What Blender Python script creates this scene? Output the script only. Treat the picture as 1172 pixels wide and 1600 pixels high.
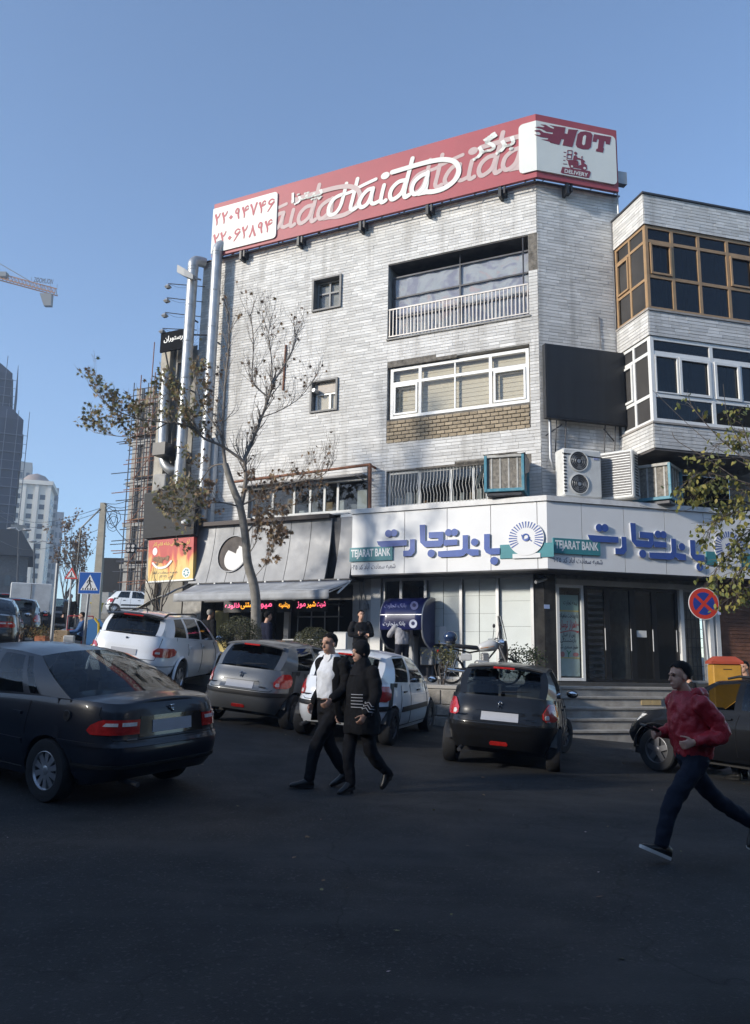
import bpy, bmesh, math, random
from math import sin, cos, tan, pi, radians, sqrt, atan2, hypot
from mathutils import Vector, Matrix, Euler, noise

for o in list(bpy.data.objects):
    bpy.data.objects.remove(o)
SC = bpy.context.scene
COL = SC.collection

# ------------------------------------------------------------------ camera
EYE = 1.8
PITCH, ROLL, FPX = radians(10.57), radians(1.08), 1258.0
cam = bpy.data.cameras.new('camera')
camo = bpy.data.objects.new('camera', cam)
COL.objects.link(camo)
cam.sensor_fit = 'HORIZONTAL'
cam.sensor_width = 36
cam.lens = 36 * FPX / 1172
cam.clip_start = 0.1
cam.clip_end = 5000
camo.matrix_world = Matrix.Translation((0, 0, EYE)) @ Matrix.Rotation(pi / 2 + PITCH, 4, 'X') @ Matrix.Rotation(ROLL, 4, 'Z')
SC.camera = camo

# ------------------------------------------------------------------ sky, sun, exposure
SUN_AZ = radians(-118)     # measured clockwise from +Y (straight ahead); negative = left
SUN_EL = radians(20)
world = bpy.data.worlds.new('World')
SC.world = world
world.use_nodes = True
wn, wl = world.node_tree.nodes, world.node_tree.links
sky = wn.new('ShaderNodeTexSky')
sky.sky_type = 'NISHITA'
sky.sun_disc = False
sky.sun_elevation = SUN_EL
sky.sun_rotation = SUN_AZ
sky.altitude = 1400
sky.air_density = 1.0
sky.dust_density = 0.7
sky.ozone_density = 2.5
bg = wn['Background']
bg.inputs['Strength'].default_value = 0.106
wl.new(sky.outputs['Color'], bg.inputs['Color'])
sun = bpy.data.lights.new('sun', 'SUN')
suno = bpy.data.objects.new('sun', sun)
COL.objects.link(suno)
sun.energy = 2.3
sun.angle = radians(5.0)
sun.color = (1.0, 0.93, 0.82)
sdir = Vector((sin(SUN_AZ) * cos(SUN_EL), cos(SUN_AZ) * cos(SUN_EL), sin(SUN_EL)))
suno.rotation_euler = sdir.to_track_quat('Z', 'Y').to_euler()
SC.view_settings.view_transform = 'Standard'
SC.view_settings.look = 'None'
SC.view_settings.gamma = 1
SC.view_settings.exposure = 1.3
SC.view_settings.use_curve_mapping = False
SC.cycles.max_bounces = 7
SC.cycles.transparent_max_bounces = 16
SC.cycles.caustics_reflective = False
SC.cycles.caustics_refractive = False
SC.cycles.sample_clamp_indirect = 6
SC.cycles.volume_bounces = 0
SC.cycles.use_denoising = True

R = random.Random(11)

# ------------------------------------------------------------------ survey: a photo pixel as a sight line from the eye
def ray(px, py):
    x, y = px - 586, py - 800
    c, s = cos(ROLL), sin(ROLL)
    X, U = c * x + s * y, s * x - c * y
    return Vector((X, FPX * cos(PITCH) - U * sin(PITCH), FPX * sin(PITCH) + U * cos(PITCH))) / FPX

def at(px, py, Y):
    r = ray(px, py)
    return Vector((0, 0, EYE)) + r * (Y / r.y)

def gz(x, y):
    yy = min(max(y, 0.0), 19.0)
    x = max(-60, min(20, x))
    far = max(0.0, y - 60)
    return 0.04 * min(y, 60) + 0.02 * min(far, 300) + x * (0.04 - 0.00726 * yy)

AL, AR = radians(26.13), radians(14.76)
CX, CY = 4.23, 20.0
def frame(right, out, org=(CX, CY, 0)):
    m = Matrix.Identity(4)
    for i in range(2):
        m[i][0] = right[i]; m[i][2] = out[i]
    m[2][0] = m[2][2] = 0
    m[0][1] = m[1][1] = 0; m[2][1] = 1
    for i in range(3): m[i][3] = org[i]
    return m
DL, NL = (cos(AL), -sin(AL)), (-sin(AL), -cos(AL))
DR, NR = (cos(AR), sin(AR)), (sin(AR), -cos(AR))
FL = frame(DL, NL)                 # columns: right along the wall, up, outward
FRT = frame(DR, NR)
def wp(px, py, fr, n=0.0):          # sight line -> (s, h) on the wall plane n metres in front of the wall
    r = ray(px, py)
    N = Vector((fr[0][2], fr[1][2])); D = Vector((fr[0][0], fr[1][0])); O = Vector((fr[0][3], fr[1][3]))
    t = ((O + N * n) @ N) / (Vector((r.x, r.y)) @ N)
    P = r * t
    return ((Vector((P.x, P.y)) - O) @ D, P.z + EYE)
def fp(fr, s, h, n=0):
    return fr @ Vector((s, h, n))
IDM = Matrix.Identity(4)

# ------------------------------------------------------------------ scene-graph helpers
def link(o, parent=None):
    COL.objects.link(o)
    if parent is not None:
        o.parent = parent
    return o
def tag(o, label=None, cat=None, group=None, kind=None):
    if label: o['label'] = label
    if cat: o['category'] = cat
    if group: o['group'] = group
    if kind: o['kind'] = kind
    return o
def thing(name, label, cat, loc=(0, 0, 0), rz=0.0, group=None):
    o = bpy.data.objects.new(name, None)
    o.empty_display_size = 0.2
    o.location = loc
    o.rotation_euler = (0, 0, rz)
    link(o)
    return tag(o, label, cat, group)
def kids(o):
    return [c for c in COL.objects if c.parent is o]
def copy_tree(o, parent=None):
    c = o.copy()
    COL.objects.link(c)
    c.parent = parent
    for k in list(o.children):
        copy_tree(k, c)
    return c

class MB:
    """collects faces; build() links them as one mesh object"""
    def __init__(s, M=None):
        s.V, s.F, s.A = [], [], []
        s.M = M or IDM
        s.tone = 0.5
    def v(s, p):
        s.V.append(s.M @ Vector(p)); return len(s.V) - 1
    def f(s, *ids):
        s.F.append(ids); s.A.append(s.tone)
    def quad(s, a, b, c, d):
        s.f(s.v(a), s.v(b), s.v(c), s.v(d)); return s
    def poly(s, pts):
        s.f(*[s.v(p) for p in pts]); return s
    def box(s, x0, x1, y0, y1, z0, z1):
        i = [s.v((x, y, z)) for z in (z0, z1) for y in (y0, y1) for x in (x0, x1)]
        for q in ((0, 2, 3, 1), (4, 5, 7, 6), (0, 1, 5, 4), (2, 6, 7, 3), (0, 4, 6, 2), (1, 3, 7, 5)):
            s.f(*[i[k] for k in q])
        return s
    def cbox(s, c, d, b=0.0):
        """box by centre and size; b chamfers the vertical & horizontal edges a little"""
        x, y, z = c; dx, dy, dz = d[0] / 2, d[1] / 2, d[2] / 2
        if b <= 0:
            return s.box(x - dx, x + dx, y - dy, y + dy, z - dz, z + dz)
        rings = []
        for (zz, q) in ((-dz, b), (-dz + b, 0), (dz - b, 0), (dz, b)):
            ex, ey, k = dx - q, dy - q, b
            rings.append([s.v((x + px, y + py, z + zz)) for px, py in
                ((-ex + k, -ey), (ex - k, -ey), (ex, -ey + k), (ex, ey - k), (ex - k, ey), (-ex + k, ey), (-ex, ey - k), (-ex, -ey + k))])
        for a, c2 in zip(rings, rings[1:]):
            for i in range(8):
                s.f(a[i], a[(i + 1) % 8], c2[(i + 1) % 8], c2[i])
        s.f(*reversed(rings[0])); s.f(*rings[-1])
        return s
    def prism(s, poly, z0, z1, back=True):
        """polygon in local xy, extruded along local z"""
        n = len(poly)
        a = [s.v((p[0], p[1], z0)) for p in poly]
        b = [s.v((p[0], p[1], z1)) for p in poly]
        area = sum(poly[i][0] * poly[(i + 1) % n][1] - poly[(i + 1) % n][0] * poly[i][1] for i in range(n))
        if area < 0:
            a.reverse(); b.reverse()
        s.f(*b)
        if back: s.f(*reversed(a))
        for i in range(n):
            s.f(a[i], a[(i + 1) % n], b[(i + 1) % n], b[i])
        return s
    def ngon(s, c, r, n, z0, z1, ry=None, rot=0, back=True):
        return s.prism([(c[0] + r * cos(rot + 2 * pi * i / n), c[1] + (ry or r) * sin(rot + 2 * pi * i / n)) for i in range(n)], z0, z1, back)
    def rings(s, rings, cap=True, closed=True):
        ids = [[s.v(p) for p in r] for r in rings]
        n = len(ids[0])
        for a, b in zip(ids, ids[1:]):
            for i in range(n if closed else n - 1):
                s.f(a[i], a[(i + 1) % n], b[(i + 1) % n], b[i])
        if cap:
            s.f(*reversed(ids[0])); s.f(*ids[-1])
        return s
    def tube(s, pts, r, n=6, cap=True):
        pts = [Vector(p) for p in pts]
        rr = r if isinstance(r, (list, tuple)) else [r] * len(pts)
        up = Vector((0.13, 0.21, 0.97)).normalized()
        rg = []
        for i, p in enumerate(pts):
            t = (pts[min(i + 1, len(pts) - 1)] - pts[max(i - 1, 0)])
            if t.length < 1e-9: t = Vector((0, 0, 1))
            t.normalize()
            if abs(t.dot(up)) > 0.98: up = Vector((0.9, 0.3, 0.1)).normalized()
            a = t.cross(up).normalized(); b = a.cross(t)
            up = b
            rg.append([p + (a * cos(2 * pi * k / n) + b * sin(2 * pi * k / n)) * rr[i] for k in range(n)])
        return s.rings(rg, cap)
    def lathe(s, prof, n=24, c=(0, 0, 0), ax='Z', cap=False):
        rg = []
        for r, h in prof:
            ring = []
            for k in range(n):
                a = 2 * pi * k / n
                q = (r * cos(a), r * sin(a), h)
                if ax == 'Y': q = (q[0], q[2], q[1])
                if ax == 'X': q = (q[2], q[0], q[1])
                ring.append((c[0] + q[0], c[1] + q[1], c[2] + q[2]))
            rg.append(ring)
        return s.rings(rg, cap)
    def ell(s, c, r, nu=12, nv=8):
        rg = []
        for j in range(nv + 1):
            t = -pi / 2 + pi * j / nv
            q = max(cos(t), 0.02)
            rg.append([(c[0] + r[0] * q * cos(2 * pi * k / nu), c[1] + r[1] * q * sin(2 * pi * k / nu), c[2] + r[2] * sin(t)) for k in range(nu)])
        return s.rings(rg, True)
    def grid(s, P):
        ids = [[s.v(p) for p in row] for row in P]
        for a, b in zip(ids, ids[1:]):
            for i in range(len(a) - 1):
                s.f(a[i], a[i + 1], b[i + 1], b[i])
        return s
    def mesh(s, name, smooth=None, fix=True):
        me = bpy.data.meshes.new(name)
        me.from_pydata([tuple(v) for v in s.V], [], s.F)
        at_ = me.attributes.new('tone', 'FLOAT', 'FACE')
        at_.data.foreach_set('value', s.A)
        if fix:
            bm = bmesh.new(); bm.from_mesh(me)
            bmesh.ops.recalc_face_normals(bm, faces=bm.faces)
            bm.to_mesh(me); bm.free()
        if smooth is not None:
            me.shade_smooth()
            me.set_sharp_from_angle(angle=radians(smooth))
        me.update()
        return me
    def build(s, name, mat, parent=None, smooth=None, fix=True):
        me = s.mesh(name, smooth, fix)
        if mat is not None: me.materials.append(mat)
        o = bpy.data.objects.new(name, me)
        return link(o, parent)

# ------------------------------------------------------------------ materials
MATS = {}
def mat(name, col, rough=0.6, metal=0.0, var=0.0, vs=4.0, bump=0.0, bs=40.0, coat=0.0, spec=0.5,
        emit=0.0, trans=0.0, alpha=1.0, tone=0.0, dirt=0.0, ds=1.2, dcol=(0.10, 0.085, 0.07), stretch=None, rvar=0.0, ior=1.45, rnd=0.0, sub=None):
    if name in MATS: return MATS[name]
    m = bpy.data.materials.new(name); m.use_nodes = True
    nt = m.node_tree; N = nt.nodes; Lk = nt.links
    b = N['Principled BSDF']
    b.inputs['Roughness'].default_value = rough
    b.inputs['Metallic'].default_value = metal
    b.inputs['IOR'].default_value = ior
    b.inputs['Specular IOR Level'].default_value = spec
    b.inputs['Coat Weight'].default_value = coat
    b.inputs['Coat Roughness'].default_value = 0.04
    b.inputs['Transmission Weight'].default_value = trans
    b.inputs['Alpha'].default_value = alpha
    c = (*col, 1)
    b.inputs['Base Color'].default_value = c
    cur = None
    def val(x):
        n = N.new('ShaderNodeValue'); n.outputs[0].default_value = x; return n.outputs[0]
    def math_(op, a, b_):
        n = N.new('ShaderNodeMath'); n.operation = op
        for i, q in enumerate((a, b_)):
            if isinstance(q, (int, float)): n.inputs[i].default_value = q
            else: Lk.new(q, n.inputs[i])
        return n.outputs[0]
    def mixc(fac, a, b_):
        n = N.new('ShaderNodeMix'); n.data_type = 'RGBA'
        if isinstance(fac, (int, float)): n.inputs[0].default_value = fac
        else: Lk.new(fac, n.inputs[0])
        for i, q in ((6, a), (7, b_)):
            if isinstance(q, tuple): n.inputs[i].default_value = q
            else: Lk.new(q, n.inputs[i])
        return n.outputs[2]
    tc = N.new('ShaderNodeTexCoord')
    vec = tc.outputs['Object']
    if stretch:
        mp = N.new('ShaderNodeMapping'); mp.inputs['Scale'].default_value = stretch
        Lk.new(vec, mp.inputs['Vector']); vec = mp.outputs[0]
    def nz(scale, detail=4, rg=0.6):
        n = N.new('ShaderNodeTexNoise'); n.inputs['Scale'].default_value = scale
        n.inputs['Detail'].default_value = detail; n.inputs['Roughness'].default_value = rg
        Lk.new(vec, n.inputs['Vector']); return n.outputs['Fac']
    def ramp(f, lo, hi):
        n = N.new('ShaderNodeMapRange'); n.inputs[1].default_value = lo; n.inputs[2].default_value = hi
        Lk.new(f, n.inputs[0]); return n.outputs[0]
    cur = c
    sc = lambda k: tuple(min(1, max(0, q * k)) for q in col) + (1,)
    if tone:
        a = N.new('ShaderNodeAttribute'); a.attribute_name = 'tone'
        cur = mixc(a.outputs['Fac'], sc(1 - tone), sc(1 + tone))
    if rnd:
        oi = N.new('ShaderNodeObjectInfo')
        cur = mixc(oi.outputs['Random'], sc(1 - rnd), sc(1 + rnd))
    if var:
        f = ramp(nz(vs), 0.3, 0.7)
        hi = N.new('ShaderNodeMix'); hi.data_type = 'RGBA'; hi.blend_type = 'MULTIPLY'; hi.inputs[0].default_value = 1
        g = mixc(f, (1 - var,) * 3 + (1,), (1 + var,) * 3 + (1,))
        if isinstance(cur, tuple): hi.inputs[6].default_value = cur
        else: Lk.new(cur, hi.inputs[6])
        Lk.new(g, hi.inputs[7]); cur = hi.outputs[2]
    if dirt:
        f = math_('MULTIPLY', ramp(nz(ds, 6, 0.7), 0.48, 0.72), dirt)
        cur = mixc(f, cur, (*dcol, 1))
    if not isinstance(cur, tuple):
        Lk.new(cur, b.inputs['Base Color'])
    if rvar:
        f = ramp(nz(vs * 1.7), 0.3, 0.7)
        Lk.new(math_('ADD', math_('MULTIPLY', f, rvar), rough - rvar / 2), b.inputs['Roughness'])
    if bump:
        bp = N.new('ShaderNodeBump'); bp.inputs['Strength'].default_value = min(1, bump); bp.inputs['Distance'].default_value = 0.02
        Lk.new(nz(bs, 3), bp.inputs['Height']); Lk.new(bp.outputs[0], b.inputs['Normal'])
    if emit:
        b.inputs['Emission Color'].default_value = c; b.inputs['Emission Strength'].default_value = emit
    if sub:
        b.inputs['Subsurface Weight'].default_value = sub
    MATS[name] = m
    return m

def glass(name, tint=(0.75, 0.8, 0.82), dark=0.5, rough=0.03):
    """a real pane: part mirror by angle, part clear with a tint"""
    if name in MATS: return MATS[name]
    m = bpy.data.materials.new(name); m.use_nodes = True
    nt = m.node_tree; N = nt.nodes; Lk = nt.links
    for n in list(N): N.remove(n)
    out = N.new('ShaderNodeOutputMaterial')
    mix = N.new('ShaderNodeMixShader'); tr = N.new('ShaderNodeBsdfTransparent'); gl = N.new('ShaderNodeBsdfGlossy')
    ge = N.new('ShaderNodeNewGeometry'); dt = N.new('ShaderNodeVectorMath'); dt.operation = 'DOT_PRODUCT'
    Lk.new(ge.outputs['Normal'], dt.inputs[0]); Lk.new(ge.outputs['Incoming'], dt.inputs[1])
    def mt(op, a, b_=0.0):
        n = N.new('ShaderNodeMath'); n.operation = op
        for i, q in enumerate((a, b_)):
            if isinstance(q, (int, float)): n.inputs[i].default_value = q
            else: Lk.new(q, n.inputs[i])
        return n.outputs[0]
    fres = mt('ADD', mt('MULTIPLY', mt('POWER', mt('SUBTRACT', 1.0, mt('ABSOLUTE', dt.outputs['Value'])), 5.0), 0.9), 0.045)
    tr.inputs[0].default_value = (tint[0] * dark, tint[1] * dark, tint[2] * dark, 1)
    gl.inputs['Roughness'].default_value = rough
    gl.inputs['Color'].default_value = (0.95, 0.97, 1, 1)
    Lk.new(fres, mix.inputs[0]); Lk.new(tr.outputs[0], mix.inputs[1]); Lk.new(gl.outputs[0], mix.inputs[2])
    Lk.new(mix.outputs[0], out.inputs[0])
    MATS[name] = m
    return m

TILE = mat('stone_tile', (0.63, 0.62, 0.60), 0.75, tone=0.19, var=0.08, vs=2.2, bump=0.2, bs=60, dirt=0.45, ds=0.45, dcol=(0.46, 0.44, 0.40))
def rain_streaks(m):
    N, Lk = m.node_tree.nodes, m.node_tree.links; b = N['Principled BSDF']; src = b.inputs['Base Color'].links[0].from_socket
    ge = N.new('ShaderNodeNewGeometry'); mp = N.new('ShaderNodeMapping'); mp.inputs['Scale'].default_value = (1.5, 1.5, .10); Lk.new(ge.outputs['Position'], mp.inputs[0])
    n = N.new('ShaderNodeTexNoise'); n.inputs['Scale'].default_value = 1.3; n.inputs['Detail'].default_value = 6; n.inputs['Roughness'].default_value = .65; Lk.new(mp.outputs[0], n.inputs[0])
    r = N.new('ShaderNodeMapRange'); r.inputs[1].default_value = .50; r.inputs[2].default_value = .72; r.inputs[4].default_value = .75; Lk.new(n.outputs['Fac'], r.inputs[0])
    x = N.new('ShaderNodeMix'); x.data_type = 'RGBA'; Lk.new(r.outputs[0], x.inputs[0]); Lk.new(src, x.inputs[6]); x.inputs[7].default_value = (.33, .315, .29, 1); Lk.new(x.outputs[2], b.inputs['Base Color'])
rain_streaks(TILE)
MORTAR = mat('mortar', (0.36, 0.35, 0.33), 0.9, var=0.3, vs=6, bump=0.4, bs=30)
OLDMORTAR = mat('old_mortar', (0.15, 0.135, 0.115), 0.95, var=0.45, vs=9, bump=0.8, bs=22)
BRICK = mat('old_brick', (0.36, 0.29, 0.20), 0.9, tone=0.3, var=0.25, vs=7, bump=0.5, bs=50, rnd=0.2)
CONC = mat('concrete', (0.33, 0.32, 0.30), 0.9, var=0.2, vs=1.6, bump=0.35, bs=18, dirt=0.4)
ASPH = mat('asphalt', (0.019, 0.019, 0.0198), 0.8, var=0.22, vs=0.7, bump=1.0, bs=120, dirt=0.6, ds=0.3, dcol=(0.012, 0.012, 0.0128), rvar=0.25)
def worn_road(m):
    N, Lk = m.node_tree.nodes, m.node_tree.links; b = N['Principled BSDF']; src = b.inputs['Base Color'].links[0].from_socket
    tc = N.new('ShaderNodeTexCoord')
    def nz(sc, d, lo, hi, st=(1, 1, 1)):
        mp = N.new('ShaderNodeMapping'); mp.inputs['Scale'].default_value = st; Lk.new(tc.outputs['Object'], mp.inputs[0])
        n = N.new('ShaderNodeTexNoise'); n.inputs['Scale'].default_value = sc; n.inputs['Detail'].default_value = d; Lk.new(mp.outputs[0], n.inputs[0])
        r = N.new('ShaderNodeMapRange'); r.inputs[1].default_value = lo; r.inputs[2].default_value = hi; Lk.new(n.outputs['Fac'], r.inputs[0]); return r.outputs[0]
    def mix(f, a, c, k=1.0):
        q = N.new('ShaderNodeMath'); q.operation = 'MULTIPLY'; Lk.new(f, q.inputs[0]); q.inputs[1].default_value = k
        x = N.new('ShaderNodeMix'); x.data_type = 'RGBA'; Lk.new(q.outputs[0], x.inputs[0]); Lk.new(a, x.inputs[6]); x.inputs[7].default_value = (*c, 1); return x.outputs[2]
    c = mix(nz(38, 3, .58, .72), src, (.075, .073, .07), .85)                       # pale stone chips
    c = mix(nz(1.1, 5, .54, .66, (.25, 1.6, 1)), c, (.036, .035, .034), .9)         # worn streaks along the traffic
    c = mix(nz(.8, 3, .62, .70), c, (.009, .009, .009), .8)                         # oil
    v = N.new('ShaderNodeTexVoronoi'); v.feature = 'DISTANCE_TO_EDGE'; v.inputs['Scale'].default_value = .33
    w = N.new('ShaderNodeTexNoise'); w.inputs['Scale'].default_value = 1.4; w.inputs['Detail'].default_value = 6; Lk.new(tc.outputs['Object'], w.inputs[0])
    a = N.new('ShaderNodeVectorMath'); a.operation = 'ADD'; Lk.new(tc.outputs['Object'], a.inputs[0]); Lk.new(w.outputs['Color'], a.inputs[1]); Lk.new(a.outputs[0], v.inputs['Vector'])
    r = N.new('ShaderNodeMapRange'); r.inputs[1].default_value = .0; r.inputs[2].default_value = .006; r.inputs[3].default_value = 1; r.inputs[4].default_value = 0; Lk.new(v.outputs['Distance'], r.inputs[0])
    Lk.new(mix(r.outputs[0], c, (.007, .007, .007), .8), b.inputs['Base Color'])
worn_road(ASPH)
PAVE = mat('pavement_stone', (0.23, 0.22, 0.205), 0.85, var=0.2, vs=1.5, bump=0.4, bs=30, dirt=0.5, tone=0.25)
STEP = mat('step_stone', (0.34, 0.32, 0.29), 0.75, var=0.22, vs=2.5, bump=0.3, bs=25, dirt=0.55, ds=1.6)
BLACKSTONE = mat('black_granite', (0.028, 0.027, 0.027), 0.2, var=0.5, vs=5, dirt=0.9, ds=1.3, dcol=(0.06, 0.056, 0.05))
WHITEP = mat('white_paint', (0.74, 0.74, 0.72), 0.45, var=0.06, vs=2, dirt=0.22, ds=2.0, dcol=(0.42, 0.39, 0.34))
PVC = mat('white_frame', (0.76, 0.76, 0.74), 0.35, var=0.04)
TANF = mat('tan_frame', (0.35, 0.225, 0.12), 0.5, var=0.15, vs=3)
BLACKM = mat('black_metal', (0.02, 0.02, 0.022), 0.45, var=0.3)
DARKM = mat('dark_steel', (0.06, 0.06, 0.065), 0.5, metal=0.4, var=0.3, bump=0.1)
GREYM = mat('grey_metal', (0.33, 0.34, 0.35), 0.45, metal=0.5, var=0.15, vs=3)
ZINC = mat('zinc_duct', (0.40, 0.41, 0.42), 0.45, metal=0.6, var=0.2, vs=3.5, bump=0.15, bs=9, rvar=0.2)
ALU = mat('aluminium', (0.62, 0.62, 0.61), 0.38, metal=0.7, var=0.08)
RUST = mat('rusty_pipe', (0.21, 0.095, 0.055), 0.85, var=0.4, vs=9, bump=0.4)
RED = mat('sign_red', (0.33, 0.062, 0.075), 0.5, var=0.07, vs=0.8, dirt=0.15, ds=1, dcol=(0.36, 0.12, 0.12))
SIGNW = mat('sign_white', (0.66, 0.67, 0.63), 0.5, var=0.05, vs=1)
GHOST = mat('sign_ghost', (0.47, 0.36, 0.35), 0.55, var=0.05)
BANKW = mat('bank_panel', (0.74, 0.74, 0.735), 0.33, var=0.03, vs=1.2, coat=0.2, dirt=0.10, ds=1.5, dcol=(0.6, 0.58, 0.54))
BLUE = mat('bank_blue', (0.045, 0.095, 0.33), 0.4, var=0.1)
BLUESIDE = mat('bank_letter_side', (0.5, 0.52, 0.55), 0.4)
TEAL = mat('bank_teal', (0.045, 0.22, 0.25), 0.4, var=0.08)
INK = mat('ink_navy', (0.04, 0.045, 0.09), 0.5)
GLASSD = glass('window_glass_dark', (0.6, 0.65, 0.7), 0.35)
GLASSC = glass('window_glass', (0.95, 0.97, 0.96), 0.97)
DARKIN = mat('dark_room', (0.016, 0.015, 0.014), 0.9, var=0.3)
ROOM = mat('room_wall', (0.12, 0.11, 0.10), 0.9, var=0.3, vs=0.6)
BLIND = mat('beige_blind', (0.55, 0.475, 0.36), 0.8, var=0.06, vs=1)
BLINDW = mat('white_blind', (0.84, 0.85, 0.84), 0.7, var=0.05, vs=1.5)
RUBBER = mat('tyre_rubber', (0.018, 0.018, 0.019), 0.8, var=0.3, bump=0.3, bs=60)
CHROME = mat('chrome', (0.75, 0.76, 0.78), 0.12, metal=1)
SCREEN = mat('led_screen', (0.016, 0.017, 0.019), 0.5, var=0.25, vs=1.2, stretch=(3, 3, 0.3), rvar=0.2)

# ------------------------------------------------------------------ lettering
def textmesh(txt, size=1.0, name='text'):
    cu = bpy.data.curves.new(name, 'FONT'); cu.body = txt; cu.size = size; cu.resolution_u = 3
    cu.fill_mode = 'FRONT'
    o = bpy.data.objects.new(name, cu); COL.objects.link(o)
    dg = bpy.context.evaluated_depsgraph_get(); dg.update()
    me = bpy.data.meshes.new_from_object(o.evaluated_get(dg))
    bpy.data.objects.remove(o); bpy.data.curves.remove(cu)
    return me
def text(name, txt, M, s0, s1, h0, h1, n, mt, parent, slant=0.0, depth=0.0, bold=0.0):
    """flat letters filling the rectangle s0..s1 x h0..h1 of frame M"""
    me = textmesh(txt)
    if not me.vertices: return None
    xs = [v.co.x for v in me.vertices]; ys = [v.co.y for v in me.vertices]
    x0, x1, y0, y1 = min(xs), max(xs), min(ys), max(ys)
    ax, ay = (s1 - s0) / max(1e-6, x1 - x0), (h1 - h0) / max(1e-6, y1 - y0)
    if bold:
        bm = bmesh.new(); bm.from_mesh(me)
        bmesh.ops.remove_doubles(bm, verts=bm.verts, dist=1e-5)
        for v in bm.verts:
            d = Vector((0, 0, 0))
            for e in v.link_edges:
                if len(e.link_faces) == 1:
                    fc = e.link_faces[0].calc_center_median(); mid = (e.verts[0].co + e.verts[1].co) / 2
                    t = (e.verts[1].co - e.verts[0].co).normalized(); nrm = Vector((t.y, -t.x, 0))
                    if nrm.dot(mid - fc) < 0: nrm = -nrm
                    d += nrm
            if d.length > 1e-6: v.co += d.normalized() * bold
        bm.to_mesh(me); bm.free()
    for v in me.vertices:
        x, y = (v.co.x - x0) * ax, (v.co.y - y0) * ay
        v.co = M @ Vector((s0 + x + slant * y, h0 + y, n))
    if depth:
        bm = bmesh.new(); bm.from_mesh(me)
        r = bmesh.ops.extrude_face_region(bm, geom=list(bm.faces))
        dv = Vector((M[0][2], M[1][2], M[2][2])) * depth
        for g in r['geom']:
            if isinstance(g, bmesh.types.BMVert): g.co += dv
        bmesh.ops.recalc_face_normals(bm, faces=bm.faces)
        bm.to_mesh(me); bm.free()
    me.materials.clear(); me.materials.append(mt)
    me.name = name
    return link(bpy.data.objects.new(name, me), parent)
# ================================================================== ground
def build_ground():
    xs = [-335, -260, -200, -140, -100, -80] + list(range(-60, 21, 2)) + [26, 34, 50, 80, 140, 205]
    ys = [-60, -30, -15, -8, -4] + list(range(0, 20, 2)) + [19, 20, 22, 24, 27, 30, 34, 38, 42, 46, 50, 55, 60, 66, 75, 90, 110, 140, 180, 240, 300, 360, 435]
    ys = sorted(set(ys))
    mb = MB()
    mb.grid([[(x, y, gz(x, y)) for x in xs] for y in ys])
    o = mb.build('street', ASPH, smooth=60)
    tag(o, kind='structure')
build_ground()

TZ = 1.35                                       # level of the forecourt in front of the shops
def pl(fr, s, n, z):                            # plan point of a wall frame at height z
    p = fp(fr, s, z, n); return (p.x, p.y, z)

def build_terrace():
    out = [pl(FL, -9.6, 3.9, TZ), pl(FL, -0.2, 3.9, TZ), pl(FRT, -.74, 2.2, TZ), pl(FRT, -.3, -.1, TZ), pl(FL, 0, -0.4, TZ), pl(FL, -9.6, -0.4, TZ)]
    mb = MB(); mb.prism([(p[0], p[1]) for p in out], -0.3, TZ)
    o = mb.build('forecourt', PAVE); tag(o, kind='structure')
    # kerb stones along the road edge of the left stretch, slabs near the edge
    for k in range(7):
        s0 = -9.6 + k * 0.9
        b = MB(FL); b.cbox((s0 + .45, TZ - 0.10, 3.97), (0.885, 0.34, 0.14), 0.012); b.build('kerb_stone', STEP, o)
    # retaining wall of rough stones in front of the bank
    w = thing('retaining_wall', 'low rough stone retaining wall behind the black hatchback below the bank windows', 'wall')
    core = MB(FL); core.box(-3.3, -0.19, 0.0, TZ - 0.06, 3.88, 4.06); core.build('mortar_core', MORTAR, w)
    rs = random.Random(4)
    h = 0.30
    while h < TZ - 0.1:
        hh = rs.uniform(.19, .27); s = -3.3 - rs.uniform(0, .2)
        if h + hh > TZ - 0.14: hh = TZ - 0.07 - h
        while s < -0.2:
            ww = rs.uniform(.28, .62)
            e = min(s + ww, -0.18)
            if e - max(s, -3.3) > .06:
                b = MB(FL); b.tone = rs.random()
                b.cbox(((max(s, -3.3) + e) / 2, h + hh / 2, 4.065), (e - max(s, -3.3) - .018, hh - .018, .05 + rs.uniform(0, .03)), .012)
                b.build('stone_block', mat('rough_stone', (0.27, 0.25, 0.22), 0.9, var=.3, vs=4, bump=.8, bs=22, tone=.3, dirt=.4), w)
            s = e
        h += hh
    b = MB(FL); b.cbox((-1.75, TZ - 0.02, 3.97), (3.14, 0.075, 0.26), .01); b.build('coping', STEP, w)
build_terrace()

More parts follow.
